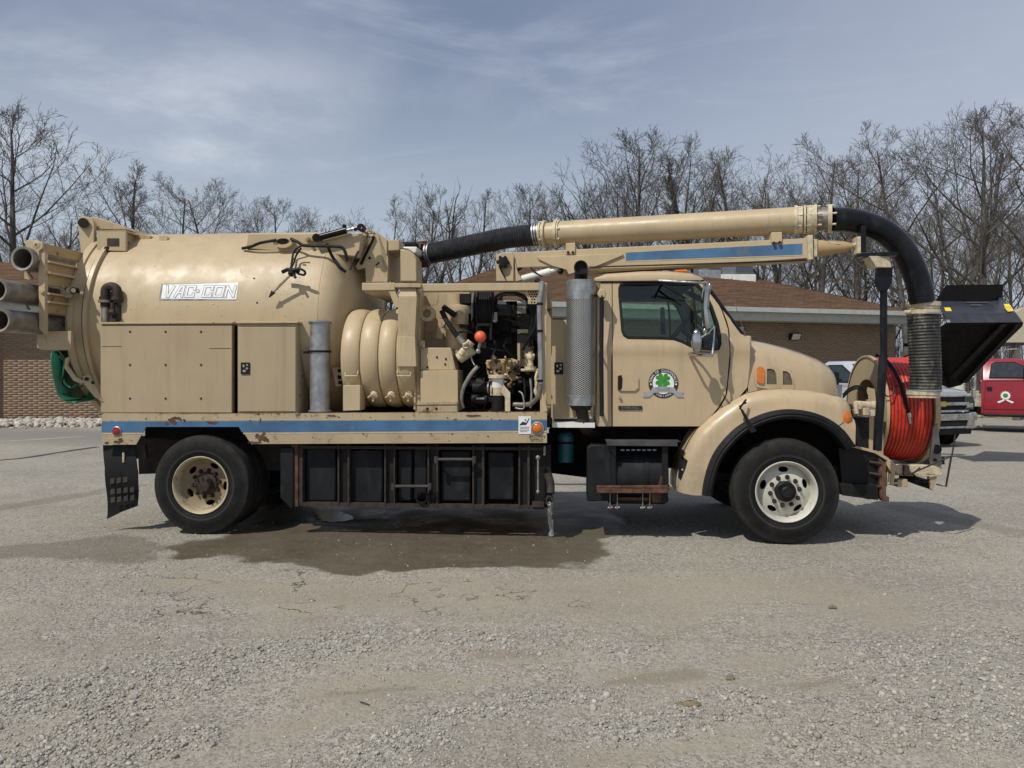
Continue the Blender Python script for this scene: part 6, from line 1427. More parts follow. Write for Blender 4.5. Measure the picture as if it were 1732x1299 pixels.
# ================================================================== things carried on the truck
def carried_pipe(px, py, Yn, r, ln, lab, yend=None):
    a = W(px, py, Yn); d = Vector((math.sin(-YAW)*-1, math.cos(YAW), 0)).normalized(); d = Vector((NRM.x, NRM.y, 0))
    M = Matrix.Translation(a-Vector((0, 0, r))); t = empty("suction_pipe", M, label=lab, category="pipe", group="metal suction pipes on the rear rack")
    b = MB(I4); b.lathe([(0.0, r*.985), (ln, r*.985), (ln, r*.86), (0.0, r*.86)], a, d, 36, True); b.build("pipe_wall", M_dull, t)
    b = MB(I4); b.lathe([(-.035, r*.80), (-.04, r*.98), (-.02, r*1.03), (.02, r*1.0), (.02, r*.80)], a, d, 36, True); b.build("pipe_end_ring", M_dull, t)
carried_pipe(42, 438, 7.75, .125, 2.2, "uppermost grey metal suction pipe on the rack behind the tank")
carried_pipe(-2, 491, 7.45, .115, 2.4, "middle grey metal suction pipe on the rack behind the tank")
carried_pipe(3, 542, 7.45, .115, 2.4, "lowest grey metal suction pipe on the rack behind the tank")
# grey tube in its holder
tp = L(537, 543, .06); tb = L(537, 697, .06); r = (LU(554,.03)-LU(521,.03))/2
tr_ = empty("steel_tube", TM@Matrix.Translation((tp.x, .14, tb.z)), label="upright grey steel vacuum tube beside the smaller tool box", category="pipe")
b = B(); b.lathe([(0, r*.9), (0, r), (tp.z-tb.z, r), (tp.z-tb.z, r*.9)], (tp.x, .14, tb.z), (0, 0, 1), 36, True); b.lathe([(.002, .001), (.002, r*.9)], (tp.x, .14, tb.z), (0, 0, 1), 24); part(b, "tube_wall", M_galv, tr_)
b = B()
for z in (tp.z-.012, tb.z+.004): b.lathe([(0, r*.9), (0, r*1.17), (.014, r*1.17), (.014, r*.9)], (tp.x, .14, z), (0, 0, 1), 36, True)
part(b, "tube_rim", M_galv, tr_)
b = B(); z = LZ(596, 537, .05); b.lathe([(0, r), (0, r*1.12), (.022, r*1.12), (.022, r)], (tp.x, .14, z), (0, 0, 1), 36, True); b.box(L(513,598,.1), L(522,594,.14)); part(b, "tube_holder", M_black)
# green hose looped at the back: flat sheet bent round
pth = [(122,594,.25),(98,594,.2),(89,600,.15),(91,625,.1),(96,650,.1),(102,668,.1),(112,677,.1),(126,680,.12),(142,675,.15),(152,664,.3),(156,650,.5)]
pts = smoothpath([L(*p) for p in pth], 5)
b = B(); vs = []
for i, p in enumerate(pts): vs += [p+Vector((0, -.02, 0)), p+Vector((.05*(1 if i < len(pts)*.6 else 0), .34, .01))]
b.add(vs, [(2*i, 2*i+2, 2*i+3, 2*i+1) for i in range(len(pts)-1)])
gh = b.build("green_hose", M_green, None, label="dark green flat hose looped below the pipe rack at the rear", category="hose")
so = gh.modifiers.new("thick", 'SOLIDIFY'); so.thickness = .012
b = B(); b.tube(smoothpath([L(110,608,.2), L(107,640,.12), L(118,655,.12), L(131,650,.12), L(139,640,.2)]), .010, 8); b.tube(smoothpath([L(100,603,.1), L(112,612,.15), L(126,640,.2)]), .02, 8)
b.build("hose_tail", M_green, gh)
# water running out of the drain pipe
def streammat():
    t = NT("running_water"); t.b.inputs['Transmission Weight'].default_value = .6; t.b.inputs['IOR'].default_value = 1.33; t.bump(t.noise(40, 3), .6, .01)
    return t.done((.62, .62, .58), .12)
M_stream = streammat()
b = B(); n = 16; p0 = L(929,852,.0); pg = TMI@Vector((*G(932,907), 0)); pth = []; rs_ = []
for k in range(n): t = k/(n-1); pth.append(Vector((p0.x+(pg.x-p0.x)*t+.008*math.sin(9*t), p0.y+(pg.y-p0.y)*t**.5, p0.z+(.01-p0.z)*t**1.4))); rs_.append(.020+.010*math.sin(11*t)**2)
b.tube(pth, .02, 10, True, rs_)
wt = b.build("water_stream", M_stream, None, label="thin stream of water falling from the drain pipe", category="water")
b = B()
for k in range(46):
    t = random.random(); q = pth[int(t*(n-1))]+Vector((random.gauss(0, .028), random.gauss(0, .03), 0)); r = random.uniform(.0025, .007); b.add([q+Vector(d)*r for d in ((1,0,0),(0,1,0),(-1,0,0),(0,-1,0),(0,0,1.6),(0,0,-1.6))], [tuple(f) for f in OF])
for k in range(26):
    a = random.uniform(0, 6.28); q = pg+Vector((math.cos(a)*random.uniform(.02, .14), math.sin(a)*random.uniform(.02, .12), random.uniform(.01, .06))); r = random.uniform(.002, .006); b.add([q+Vector(d)*r for d in ((1,0,0),(0,1,0),(-1,0,0),(0,-1,0),(0,0,1),(0,0,-1))], [tuple(f) for f in OF])
b.build("water_drops", M_stream, wt, kind="stuff")

# ================================================================== pickups behind
def carpaint(name, col, metal=0.): 
    t = NT(name); t.b.inputs['Coat Weight'].default_value = .8; t.b.inputs['Coat Roughness'].default_value = .05
    return t.done(t.mix(t.ramp(t.noise(1.5, 3), .3, .7), tuple(c*.93 for c in col), tuple(min(1, c*1.04) for c in col)), .3, metal)
M_silver = carpaint("pale_silver_paint", (.50, .52, .56), .1); M_red = carpaint("red_truck_paint", (.27, .0045, .016))
def pickup(name, x, y, rot, paint_, lab, style, sc_=1.0):
    M = Matrix.Translation((x, y, 0))@Matrix.Rotation(rot, 4, 'Z')@Matrix.Scale(sc_, 4)      # local: x forward, y left; origin under the front bumper centre
    t = empty(name, M, label=lab, category="pickup truck"); b = lambda: MB(M); p = lambda mb, nm, m_, par=None, **k: mb.build(nm, m_, par or t, **k)
    hwd = 1.0; zb, zs, zh, zr = .50, 1.22, 1.30, 1.98
    def loft(mb, secs, cap=True):
        n = len(secs[0]); mb.add([q for s_ in secs for q in s_], [(i*n+k, (i+1)*n+k, (i+1)*n+(k+1) % n, i*n+(k+1) % n) for i in range(len(secs)-1) for k in range(n)]+([tuple(range(n)), tuple((len(secs)-1)*n+k for k in range(n-1, -1, -1))] if cap else []))
    def sec(x_, z0, z1, w0, w1, r=.10):
        s_ = []
        for sy in (1, -1):
            pts = [(w0, z0), (w0+.02, (z0*2+z1)/3), (w0+.01, z0+(z1-z0)*.62), ((w0+w1)/2, z1-r*.7), (w1-r*.6, z1), (w1*.5, z1+.03)]
            s_ += [Vector((x_, sy*q[0], q[1])) for q in (pts if sy == 1 else pts[::-1])]
        return s_
    q = b(); loft(q, [sec(-.12,1.16,zh-.06,.84,.80), sec(-.22,1.14,zh-.02,.96,.88), sec(-.32,.58,zh+.0,.97,.89), sec(-.7,.56,zh+.05,.985,.92), sec(-1.45,.56,zh+.13,.99,.94)]); p(q, "hood", paint_, ang=40)
    q = b(); loft(q, [sec(-1.45,zb,zh+.13,.99,.97,.04), sec(-1.7,zb,zh+.10,.99,.98,.03), sec(-3.05,zb,zh+.10,.99,.98,.03)]); cabb = p(q, "cab_body", paint_, ang=40)
    q = b(); gh_ = []
    for x_, z1, w1 in ((-1.50,zh+.12,.86),(-2.05,zr-.04,.76),(-2.25,zr,.74),(-2.85,zr,.74),(-3.0,zr-.06,.74),(-3.06,zh+.10,.86)):
        s_ = []
        for sy in (1, -1):
            pts = [(.95, zh+.06), (.93, zh+.10), (w1+.02, z1-.06), (w1-.06, z1)]; s_ += [Vector((x_, sy*a, z)) for a, z in (pts if sy == 1 else pts[::-1])]
        gh_.append(s_)
    loft(q, gh_); p(q, "greenhouse", paint_, ang=40)
    for sy in (1, -1):
        q = b(); wpts = [(-2.86,zh+.17),(-2.80,zr-.15),(-2.72,zr-.10),(-2.28,zr-.10),(-1.86,zh+.34),(-1.78,zh+.17)]
        def yy(z): return sy*(.948-(z-zh-.1)/(zr-zh-.16)*.178)
        a = [Vector((x_, yy(z)+sy*.002, z)) for x_, z in wpts]; q.prism(a, (0, sy*.006, 0)); p(q, "window", M_dglass, smooth=False)
        q = b(); q.sweep([v for v in a]+a[:2], [(-.012,-.008),(.012,-.008),(.012,.010),(-.012,.010)], (0, sy, 0)); p(q, "window_seal", M_rub)
        q = b(); dp = [(-1.62,.62),(-1.62,zh+.10),(-2.94,zh+.10),(-3.0,.62)]; pts = [Vector((x_, sy*1.008, z)) for x_, z in dp]; q.sweep(pts+pts[:2], [(-.006,-.003),(.006,-.003),(.006,.003),(-.006,.003)], (0, 1, 0)); dd = p(q, "door_seam", M_rub)
        q = b(); q.box((-2.92, sy*1.0, 1.12), (-2.80, sy*1.035, 1.22)); p(q, "door_handle", M_rub, bevel=.01)
        q = b(); q.box((-2.02, sy*1.02, zh+.18), (-2.08, sy*1.26, zh+.24)); q.box((-1.96, sy*1.16, zh+.10), (-2.12, sy*1.36, zh+.42)); p(q, "wing_mirror", M_rub, bevel=.03)
        q = b(); q.box((-3.0, sy*.9, .42), (-1.3, sy*1.08, .50)); p(q, "running_board", M_black, bevel=.02)
    q = b(); q.prism([Vector((-1.56,.80,zh+.16)), Vector((-2.02,.72,zr-.08)), Vector((-2.02,-.72,zr-.08)), Vector((-1.56,-.80,zh+.16))], (.012, 0, .012)); p(q, "windscreen", M_dglass, smooth=False)
    for x_ in (-.98, -4.55):
        for sy in (1, -1):
            w = empty("wheel", M@Matrix.Translation((x_, sy*.98, .40))@Matrix.Rotation(0 if sy == -1 else math.pi, 4, 'Z'), t); Mw = MWM[w.name]
            q = MB(Mw); q.lathe([(.02,.22),(0,.30),(.01,.36),(.05,.395),(.12,.40),(.2,.395),(.26,.36),(.27,.22)], (0, 0, 0), (0, 1, 0), 36); q.build("tyre", M_rub, w)
            q = MB(Mw); q.lathe([(.02,.22),(.04,.21),(.10,.18),(.10,.08),(.04,.07),(.03,.001)], (0, 0, 0), (0, 1, 0), 30); q.build("rim", M_galv if style == 'silver' else M_black, w)
            q = b(); q.lathe([(0,.36),(0,.52),(.03,.52),(.03,.36)], (x_, sy*1.0 if sy < 0 else .97, .47), (0, 1, 0), 36, True)
            if x_ > -2: p(q, "wheel_arch", M_rub)
    q = b(); q.box((-5.4, -.8, .45), (-.3, .8, .62)); p(q, "underbody", M_deep)
    q = b(); q.box((-.30, -.88, .62), (-.135, .88, zh-.12)); p(q, "grille_shell", M_rub, bevel=.02)
    if style == 'silver':
        for nm, z0, z1, pr, m_ in (("grille_bar", 1.145, 1.185, .02, M_chrome), ("grille_bar", .955, 1.03, .05, M_chrome), ("grille_bar", .80, .855, .035, M_chrome), ("bumper_bar", .62, .77, .11, M_chrome), ("bumper_bar", .44, .49, .09, M_galv)):
            q = b(); w_ = .80 if nm == "grille_bar" else .98; q.box((-.16, -w_, z0), (-.135+pr, w_, z1)); p(q, nm, m_, bevel=.012)
        for z in (1.08, .92, .885):
            q = b(); q.box((-.15, -.70, z), (-.125, .70, z+.010)); p(q, "grille_slat", M_black)
        for sy in (1, -1):
            q = b(); q.prism([Vector((-.10, sy*.99, .42)), Vector((-.10, sy*.72, .42)), Vector((-.02, sy*.72, .78)), Vector((-.06, sy*.99, .80))], (-.25, 0, 0)); p(q, "bumper_corner", M_chrome, bevel=.02)
            q = b(); q.box((-.30, sy*.70, .86), (-.105, sy*.965, 1.16)); hl = p(q, "headlight", M_dglass, bevel=.02); q = b(); q.box((-.12, sy*.74, .90), (-.095, sy*.94, 1.0)); p(q, "headlight_lens", M_chrome, hl, bevel=.01)
        q = b(); q.box((-.14, -.68, .50), (-.05, .68, .60)); q.box((-.3, -.9, .30), (-.12, .9, .44)); p(q, "air_dam", M_black)
        q = b(); cpt = [(-.20,.025),(-.07,.03),(-.07,.058),(.07,.058),(.07,.03),(.20,.025),(.17,-.03),(.07,-.03),(.07,-.058),(-.07,-.058),(-.07,-.03),(-.17,-.03)]; q.prism([Vector((-.082, a, .992+z)) for a, z in cpt], (.012, 0, 0)); p(q, "bow_tie_emblem", plain("gold_emblem", (.45, .33, .10), .3, .6))
        q = b(); q.box((-5.6, -.99, .62), (-3.1, -.93, 1.32)); q.box((-5.6, .93, .62), (-3.1, .99, 1.32)); q.box((-5.6, -.95, .62), (-5.54, .95, 1.32)); q.box((-5.6, -.95, .62), (-3.1, .95, .70)); p(q, "cargo_bed", paint_, bevel=.02)
    else:
        q = b(); q.box((-.14, -.95, .48), (.02, .95, .70)); p(q, "bumper", M_black, bevel=.03)
        for sy in (1, -1): q = b(); q.box((-.30, sy*.62, .82), (-.105, sy*.94, 1.14)); p(q, "headlight", M_galv, bevel=.02)
        q = b(); q.box((-6.2, -1.05, .84), (-3.2, 1.05, .92)); q.box((-3.25, -1.05, .9), (-3.18, 1.05, 1.15)); p(q, "flat_bed", M_galv, bevel=.01)
        q = b(); q.mark(); q.box((-6.1, -.9, .62), (-3.2, -.86, .84)); q.mark(); q.box((-6.1, .86, .62), (-3.2, .9, .84)); p(q, "bed_frame", M_black)
        q = b(); q.prism([Vector((-3.22, -.98, 1.15)), Vector((-3.22, -.90, 1.15)), Vector((-3.22, -.90, 1.95)), Vector((-3.22, -.98, 1.95))], (.05, 0, 0)); q.box((-3.24, -.9, 1.85), (-3.16, .9, 1.93)); q.tube([Vector((-3.2, -.94, 1.5)), Vector((-4.0, -.94, .95))], .03, 8); p(q, "bed_headboard", M_galv)
        q = b(); q.tube([Vector((-2.75, -.2, 2.0)), Vector((-2.75, -.2, 2.12))], .012, 6); q.prism([Vector((-3.5, -.3, 2.10)), Vector((-2.2, -.3, 2.24)), Vector((-2.2, -.3, 2.27)), Vector((-3.5, -.3, 2.13))], (0, .12, 0)); p(q, "roof_light_bar", M_galv)
        # crest on the door
        def disc(r, d, m_, nm, n=28): q = b(); q.cyl(Vector((-2.50, -1.012-d, .99)), Vector((-2.50, -1.0, .99)), r, n); p(q, nm, m_)
        disc(.105, .006, M_wsig, "door_crest"); disc(.058, .010, M_clover, "crest_clover")
        q = b()
        for k in range(12):
            a = k*math.pi/6; q.prism([Vector((-2.50+.095*math.cos(a-.12), -1.016, .99+.095*math.sin(a-.12))), Vector((-2.50+.13*math.cos(a), -1.016, .99+.13*math.sin(a))), Vector((-2.50+.095*math.cos(a+.12), -1.016, .99+.095*math.sin(a+.12)))], (0, .004, 0))
        for s_ in (1, -1): q.prism([Vector((-2.50+s_*.04, -1.018, .89)), Vector((-2.50+s_*.19, -1.018, .82)), Vector((-2.50+s_*.15, -1.018, .785)), Vector((-2.50+s_*.015, -1.018, .86))], (0, .004, 0))
        p(q, "crest_ribbon", M_wsig)
    return t, M
pickup("silver_pickup", (1601-CX)*17.0/FPX, 17.0, R(-70), M_silver, "silver pickup with chrome grille parked behind the red hose reel", 'silver')
rt, RM = pickup("red_pickup", 16.74, 21.1, R(-30), M_red, "red flatbed pickup with round green clover crest on its door", 'red', 1.06)
def rload(name, lab, cat, f, mat):
    q = MB(RM); f(q); q.build(name, mat, None, label=lab, category=cat, bevel=.02)
M_tarp = plain("cream_tarp", (.42, .38, .28), .7, 0, .2, 8)
rload("tarp_roll", "cream rolled tarp lying on the bed of the red truck", "tarp", lambda q: (q.tube([Vector((-3.5,-.7,1.02)), Vector((-5.4,-.7,1.02))], .11, 14), q.tube([Vector((-3.5,-.72,1.22)), Vector((-5.3,-.72,1.22))], .10, 14), q.tube([Vector((-3.45,-.5,1.02)), Vector((-5.3,-.5,1.02))], .10, 14)), M_tarp)
rload("bucket", "white bucket standing on the bed behind the red cab", "bucket", lambda q: q.lathe([(0,.001),(0,.12),(.36,.14),(.37,.15),(.39,.15),(.39,.001)], (-3.55,-.90,.925), (0,0,1), 24), plain("white_bucket", (.62,.60,.50), .5))

# ================================================================== raised black hopper
HM = I4; Yh = 13.2
hop = empty("black_hopper", Matrix.Translation(W(1560, HY+EYE*FPX/Yh, Yh)), label="raised black steel loader bucket with yellow warning labels behind the boom", category="loader bucket")
def hw_(x, y, d=0.): return W(x, y, Yh+d)
def hquad(mb, pts, t): mb.prism(pts, t)
b = MB(I4); b.prism([hw_(1584,509,.42), hw_(1602,482,.42), hw_(1694,481,.42), hw_(1693,501,.42), hw_(1676,508,.42)], (0, .05, 0)); b.prism([hw_(1694,481,.40), hw_(1697,481.5,.40), hw_(1696,503,.40), hw_(1692,503,.40)], (0, .4, 0)); b.build("spill_guard", M_deep, hop, smooth=False)  # guard coloured near-black to paint in the shade on its inner side
b = MB(I4); fr = [hw_(1584,508,.45), hw_(1676,505,.5), hw_(1693,500,.6), hw_(1718,529,.05), hw_(1596,530,.0)]; b.prism(fr, (0, .05, .0)); fp_ = b.build("upper_front_plate", plain("charcoal_steel", (.030, .032, .042), .35, 0, .2, 3, dirt=(.08,.08,.08), dirtamt=.3), hop, smooth=False)
b = MB(I4); b.prism([hw_(1596,529.6,.0), hw_(1718,528.8,.05), hw_(1730,545,-.12), hw_(1605,546,-.12)], (0, .06, 0)); b.build("lower_front_plate", fp_.data.materials[0], hop, smooth=False)
b = MB(I4); b.prism([hw_(1604,545,-.1), hw_(1730,544,-.1), hw_(1728,552,.1), hw_(1624,652,1.5), hw_(1606,656,1.5), hw_(1592,650,1.3), hw_(1584,600,.9), hw_(1582,560,.5)], (0, .05, .0)); b.prism([hw_(1730,546,-.1), hw_(1728,552,.1), hw_(1624,652,1.5), hw_(1640,620,2.2), hw_(1712,530,1.2)], (.03, .03, 0)); b.build("bucket_floor", M_deep, hop, smooth=False)  # underside shade is painted in through the near-black colour
b = MB(I4); b.prism([hw_(1715,549,-.05), hw_(1724,549,-.05), hw_(1630,648,1.35), hw_(1622,648,1.35)], (0, -.10, 0)); b.prism([hw_(1690,549,-.05), hw_(1699,549,-.05), hw_(1612,640,1.25), hw_(1604,636,1.25)], (0, -.08, 0)); b.build("floor_rib", plain("brown_black_rib", (.012,.010,.010), .6), hop, smooth=False)
b = MB(I4); b.prism([hw_(1585,514,.42), hw_(1588,512,.42), hw_(1606,545,-.12), hw_(1602,546,-.12)], (0, -.03, 0)); b.build("cutting_edge", M_galv, hop, smooth=False)
b = MB(I4)
for q in ([(1597,520),(1607,520),(1610,526),(1600,526)], [(1698,514),(1707,514),(1711,519),(1700,519.5)], [(1699,520),(1711,519.5),(1715,526),(1705,527)]):
    P = []
    for x, y in q: P.append(hw_(x, y, (530-y)/22*.45-.01))
    b.prism(P, (0, .006, 0))
b.build("warning_label", M_yel, hop, smooth=False)
b = MB(I4); b.prism([hw_(1632,506.5,.46), hw_(1664,506.5,.46), hw_(1664,508,.44), hw_(1632,508,.44)], (0, -.01, 0)); b.prism([hw_(1634,511,.36), hw_(1668,511,.36), hw_(1670,512.5,.34), hw_(1634,512.5,.34)], (0, -.01, 0)); b.prism([hw_(1640,515,.28), hw_(1660,515,.28), hw_(1661,517,.26), hw_(1640,517,.26)], (0, -.01, 0)); b.build("stencil_mark", plain("faded_stencil", (.07,.065,.06), .6), hop, smooth=False)
b = MB(I4); base = W(1556, HY+EYE*FPX/14.4, 14.4); top = W(1612, 628, 14.5); b.tube([Vector((base.x, 14.4, 0)), W(1560, 640, 14.4), W(1600, 620, 14.5)], .11, 10); b.tube([Vector((base.x-.3, 15.2, 0)), W(1556, 640, 15.0), W(1600, 615, 14.7)], .11, 10); b.box((base.x-.7, 14.1, 0), (base.x+.3, 15.6, .14)); b.build("support_frame", M_black, hop, bevel=.01)

# cream canopy at the far right
Yc_ = 27.0; cM = I4
can = empty("canopy", Matrix.Translation(W(1722, HY+EYE*FPX/Yc_, Yc_)), label="cream fascia of an open canopy on dark posts at the right edge", category="canopy")
b = MB(I4); b.prism([W(1690,579,Yc_), W(1900,579,Yc_), W(1900,515,Yc_), W(1732,520,Yc_), W(1718,528,Yc_), W(1700,548,Yc_)], (0, .25, 0)); b.build("fascia_board", plain("cream_fascia", (.48,.42,.30), .6, 0, .06), can, smooth=False)
for x in (1719, 1764, 1812):
    b = MB(I4); p = W(x, 600, Yc_+.2); b.box((p.x-.09, p.y-.09, 0), (p.x+.09, p.y+.09, 2.75)); b.build("post", plain("grey_post", (.12,.11,.10), .7), can, smooth=False)
b = MB(I4); b.box((W(1700,0,Yc_).x, Yc_+.3, 2.85), (W(1900,0,Yc_).x, Yc_+7, 3.0)); b.build("canopy_roof", M_black, can, smooth=False)
# low concrete and brush yard stuff behind the red truck
b = MB(I4)
for k in range(7):
    p = W(1632+k*13, 600, 29+random.uniform(-1, 1)); h = random.uniform(.5, 1.1); b.box((p.x-.45, p.y-.4, 0), (p.x+.4, p.y+.4, h))
bl = b.build("pallet_stack", M_tarp, None, label="pale stacked pallets under the cream canopy at the right edge", category="pallets", bevel=.03)

# ================================================================== trees
def barkmat(name, a, b_):
    t = NT(name); return t.done(t.mix(t.ramp(t.noise(3, 5, .65, stretch=(1, 1, .3)), .35, .7), a, b_), .95)
M_bark = barkmat("grey_bark", (.050, .043, .036), (.125, .112, .096)); M_twig = barkmat("twig_bark", (.078, .067, .059), (.145, .127, .112)); M_twig2 = barkmat("pale_twig_bark", (.10, .085, .065), (.17, .15, .12))
def make_tree_data(seed, H, spread=1., style='round', dens=1.):
    g = random.Random(seed); V = {0: [], 1: []}; F = {0: [], 1: []}
    def tube(part_, pts, rs, n):
        base = len(V[part_]); up = None
        for i, p in enumerate(pts):
            d = pts[min(i+1, len(pts)-1)]-pts[max(i-1, 0)]; d.normalize()
            if up is None: up = d.orthogonal().normalized()
            a = d.cross(up).normalized(); up = a.cross(d)
            for k in range(n): t = 2*math.pi*k/n; V[part_].append(p+(a*math.cos(t)+up*math.sin(t))*rs[i])
        for i in range(len(pts)-1):
            for k in range(n): F[part_].append((base+i*n+k, base+i*n+(k+1) % n, base+(i+1)*n+(k+1) % n, base+(i+1)*n+k))
    maxlev = 4; cz_, rz_, rx_ = H*.60, H*.46, H*(.30 if style == 'tall' else .40 if style == 'round' else .46)*spread
    def envel(p, d, L_):                        # shorten a limb so that it ends near an egg-shaped outline
        for f in (1.0, .85, .7, .55, .42, .3):
            q = p+d*L_*f
            if ((q.x*q.x+q.y*q.y)/rx_**2+((q.z-cz_)/rz_)**2) < g.uniform(.85, 1.15): return L_*f
        return L_*.25
    def grow(p, d, L_, r, lev):
        nseg = (9, 6, 5, 3, 2)[lev]; pts = [p.copy()]; rs_ = [r]; cur = p.copy(); dd = d.copy()
        for i in range(nseg):
            wob = (.05, .09, .11, .11, .10)[lev]; dd = (dd+Vector((g.gauss(0, wob), g.gauss(0, wob), g.gauss(0, wob)*.6+(.05, .10, .07, .05, .04)[lev]))).normalized()
            cur = cur+dd*(L_/nseg); pts.append(cur.copy()); rs_.append(max(.0065, r*(1-(i+1)/nseg*(.85 if lev == 0 else .85))))
        tube(0 if lev < 2 else 1, pts, rs_, (7, 5, 4, 3, 3)[lev])
        if lev >= maxlev: return
        nch = int((14, 7.4, 6.2, 5)[lev]*dens*g.uniform(.8, 1.2)); lo = (.28 if style != 'tall' else .40, .20, .15, .12)[lev]
        for k in range(nch):
            t = lo+(1-lo)*((k+g.random())/nch); x = t*nseg; i = min(nseg-1, int(x)); q = pts[i].lerp(pts[i+1], x-i); dl = (pts[i+1]-pts[i]).normalized()
            ax = dl.orthogonal().normalized(); ax = Matrix.Rotation(k*2.4+g.uniform(-.6, .6), 3, dl)@ax
            ang = R({'round': (46, 36, 36, 34), 'tall': (30, 30, 34, 34), 'wide': (54, 40, 38, 36)}[style][lev]*g.uniform(.75, 1.25)); nd = (dl*math.cos(ang)+ax*math.sin(ang)).normalized()
            ln = (H*.62*(1-.55*t) if lev == 0 else L_*.52*(1-.35*t))*g.uniform(.8, 1.2); ln = max(.35, envel(q, nd, ln)) if lev < 3 else ln
            grow(q, nd, ln, max(.0075, min(rs_[i]*.6, rs_[i]*(.46 if lev == 0 else .5))), lev+1)
    grow(Vector((0, 0, -.2)), Vector((g.uniform(-.05, .05), g.uniform(-.05, .05), 1)).normalized(), H, H*.014+.04, 0)
    out = []
    for part_, nm, m_ in ((0, "trunk", M_bark), (1, "crown", M_twig if seed % 3 else M_twig2)):
        me = bpy.data.meshes.new(nm); co = np.array([tuple(v) for v in V[part_]]); mesh_np(me, co, np.array(F[part_])); me.materials.append(m_); me.shade_smooth(); out.append(me)
    zs = max(v.z for v in V[1]); return out[0], out[1], zs
def snag_data(seed, H):
    g = random.Random(seed); b = MB(I4)
    def grow(p, d, L_, r, lev):
        pts = [p]; cur = p; dd = d
        for i in range(5): dd = (dd+Vector((g.gauss(0, .12), g.gauss(0, .12), .06))).normalized(); cur = cur+dd*L_/5; pts.append(cur)
        b.tube(pts, r, 5, True, [r*(1-.17*i) for i in range(6)])
        if lev < 3:
            for k in range((7, 3, 2)[lev]): i = g.randint(2, 4); ax = Matrix.Rotation(g.uniform(0, 6.28), 3, dd)@dd.orthogonal().normalized(); grow(pts[i], (dd+ax*.75).normalized(), L_*(.42 if lev == 0 else .55)*g.uniform(.7, 1.2), r*.45, lev+1)
    grow(Vector((0, 0, 0)), Vector((0, 0, 1)), H, .2, 0); me = bpy.data.meshes.new("trunk"); me.from_pydata(b.v, [], b.f); me.materials.append(M_bark); return me, max(v.z for v in b.v)
PR = [make_tree_data(11, 14, 1.0, 'round', 1.05), make_tree_data(22, 14, .8, 'tall', 1.), make_tree_data(33, 14, 1.15, 'wide', 1.0), make_tree_data(45, 14, .95, 'round', .9), make_tree_data(54, 14, .7, 'tall', .85), make_tree_data(66, 14, 1.05, 'wide', 1.1)]
def tree(px, ytop, Y, k, lab, grp=None, sx=1., rot=None):
    H = EYE+(HY-ytop)*Y/FPX; x = (px-CX)*Y/FPX; tr, cr, zs = PR[k]; s_ = H/zs
    M = Matrix.Translation((x, Y, 0))@Matrix.Rotation(rot if rot is not None else random.uniform(0, 6.28), 4, 'Z')@Matrix.Diagonal((s_*sx, s_*sx, s_, 1))
    e = empty("bare_tree", M, label=lab, category="tree", **({"group": grp} if grp else {}))
    for nm, me in (("trunk", tr), ("crown", cr)): o = bpy.data.objects.new(nm, me); COL.objects.link(o); o.parent = e
    return e
NT_ = [(28,176,42,0,1.25,"tall dark bare tree at the far left edge with wide crown"),(-70,230,48,2,1.2,"bare tree partly cut off by the left edge"),(195,280,60,1,1.3,"slim bare tree above the tank's rear hinge plate"),(95,335,62,3,1.2,"low bare tree between the tall left tree and the hinge plate"),
 (305,298,58,2,1.0,"broad bushy bare tree above the tank logo, left of its twin"),(362,302,59,5,1.0,"broad bushy bare tree above the right part of the tank logo"),(465,328,60,0,1.05,"small round bare tree above the front of the tank"),(540,362,80,3,1.2,"low distant bare tree above the hydraulic cylinder"),
 (640,332,66,2,1.0,"bare spreading tree above the boom pedestal"),(700,300,64,1,1.2,"tallest bare tree above the left end of the corrugated hose"),(742,335,68,4,1.2,"thin pale bare tree right of the tallest one above the corrugated hose"),(785,322,66,4,1.1,"thin pale bare tree beside the dead snag"),
 (892,303,60,0,.95,"round bare tree above the joint of hose and boom pipe"),(1075,213,56,0,1.15,"large pale bare tree above the middle of the boom pipe"),(1128,238,57,2,1.0,"bare tree just right of the large pale one above the boom"),(1178,262,60,4,1.3,"thin bare tree above the cab roof"),
 (1228,240,56,1,1.25,"forked bare tree above the boom pipe, right of the cab"),(1268,250,58,4,1.2,"slender bare tree right of the forked one"),(1325,285,64,3,1.2,"bare tree above the right end of the boom pipe"),(1392,232,54,2,1.05,"bare tree above the boom joint"),
 (1445,252,58,0,1.1,"bare tree above the left part of the black elbow"),(1535,190,48,2,1.05,"large spreading bare tree above the black elbow hose"),(1600,202,52,1,1.25,"bare tree behind and right of the large spreading tree"),(1668,178,45,0,1.2,"tall bare tree above the black loader bucket"),
 (1738,165,40,1,1.35,"tall bare tree cut off by the right edge"),(1800,190,46,3,1.2,"bare tree outside the right edge, branches reaching in")]
for px, yt, Y, k, sx, lab in NT_: tree(px, yt, Y, k, lab, sx=sx)
random.seed(5)
k = 0
for px in np.arange(-140, 1900, 44.0):                           # second rank of the wood
    right = px > 960
    if not right and k % 3 == 1: k += 1; continue
    yt = (random.uniform(315, 360) if px > 1300 else random.uniform(335, 385)) if right else random.uniform(375, 410) if px > 180 else random.uniform(360, 400)
    if px < 600 and px > 180: yt += 8
    tree(px+random.uniform(-12, 12), yt, random.uniform(66, 84), k % 6, "bare tree in the close rank of the wood behind the building", "trees in the wood behind the building", sx=random.uniform(.9, 1.2)); k += 1
for px in np.arange(985, 1900, 58.0):
    tree(px+random.uniform(-12, 12), random.uniform(290, 345), random.uniform(58, 64), k % 6, "bare tree standing in front of the wood's close rank", "trees at the near edge of the wood", sx=random.uniform(.7, 1.0)); k += 1
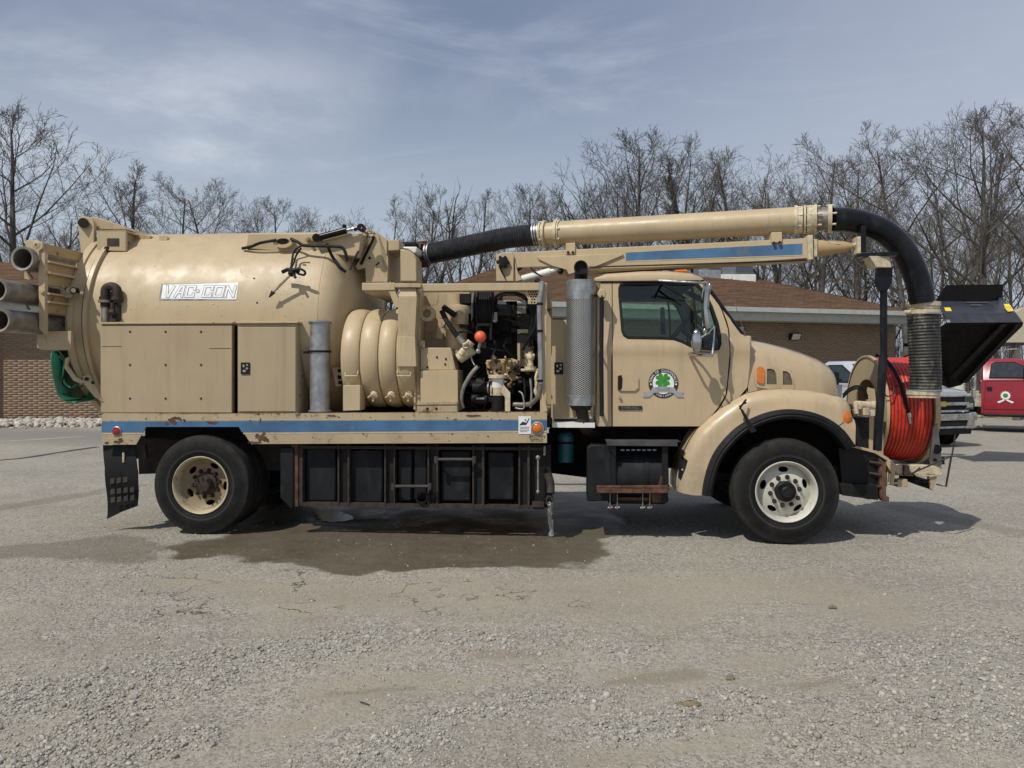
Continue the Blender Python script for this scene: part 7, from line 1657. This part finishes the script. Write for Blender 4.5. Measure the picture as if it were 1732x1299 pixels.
for px, yt, Y, lab in ((826,298,60,"dead tree with few thick broken branches above the corrugated hose"), (995,288,58,"small dead tree with broken branches left of the large pale tree")):
    me, zs = snag_data(int(px), 14); s_ = (EYE+(HY-yt)*Y/FPX)/zs; o = bpy.data.objects.new("dead_tree", me); COL.objects.link(o); o.location = ((px-CX)*Y/FPX, Y, 0); o.scale = (s_*1.1, s_*1.1, s_); o["label"] = lab; o["category"] = "tree"
# undergrowth and thin stems that read as one mass
g = np.random.default_rng(8); V = []; F = []
def stick(p, q, r):
    b_ = len(V); d = (q-p).normalized(); a = d.orthogonal().normalized()*r; c = d.cross(a)
    V.extend([p+a, p-a*.5+c*.87, p-a*.5-c*.87, q+a*.3, q-a*.15+c*.26, q-a*.15-c*.26]); F.extend([(b_, b_+1, b_+4, b_+3), (b_+1, b_+2, b_+5, b_+4), (b_+2, b_, b_+3, b_+5)])
random.seed(9)
for i in range(3000):
    Y = random.uniform(58, 95); px = random.uniform(-200, 1950); dense = px > 950
    H = random.uniform(3, 9.5 if dense else 6.5); x = (px-CX)*Y/FPX; p = Vector((x, Y, 0)); q = p+Vector((random.gauss(0, .08)*H, random.gauss(0, .08)*H, H)); stick(p, q, random.uniform(.015, .06 if dense else .04))
    for k in range(7):
        t = random.uniform(.25, 1); m_ = p.lerp(q, t); l = H*random.uniform(.12, .35); stick(m_, m_+Vector((random.gauss(0, .55)*l, random.gauss(0, .55)*l, l*random.uniform(.5, 1))), .012)
me = bpy.data.meshes.new("undergrowth"); mesh_np(me, np.array([tuple(v) for v in V]), np.array(F)); me.materials.append(M_twig)
o = bpy.data.objects.new("undergrowth", me); COL.objects.link(o); o["kind"] = "stuff"; o["label"] = "thicket of thin bare stems filling the wood behind the building"; o["category"] = "thicket"
# leaf-littered wood floor rising gently
xs_ = np.linspace(-420, 420, 60); ys_ = np.concatenate([np.linspace(54, 110, 16), [160, 240, 400]]); X_, Y_ = np.meshgrid(xs_, ys_); Z_ = np.clip((Y_-56)*.018, -.02, 1.6)+(vnoise(X_, Y_, .06, 301, 3)-.5)*1.0*(Y_ > 58)
me = bpy.data.meshes.new("wood_floor"); nx_ = len(xs_); i0 = (np.arange(len(ys_)-1)[:, None]*nx_+np.arange(nx_-1)[None]).ravel(); mesh_np(me, np.stack([X_, Y_, Z_], -1).reshape(-1, 3), np.stack([i0, i0+1, i0+nx_+1, i0+nx_], -1)); me.shade_smooth()
me.materials.append(plain("leaf_litter", (.10, .075, .05), .95, 0, .3, .5)); o = bpy.data.objects.new("terrain", me); COL.objects.link(o); o["kind"] = "structure"
print("objects", len(bpy.data.objects))
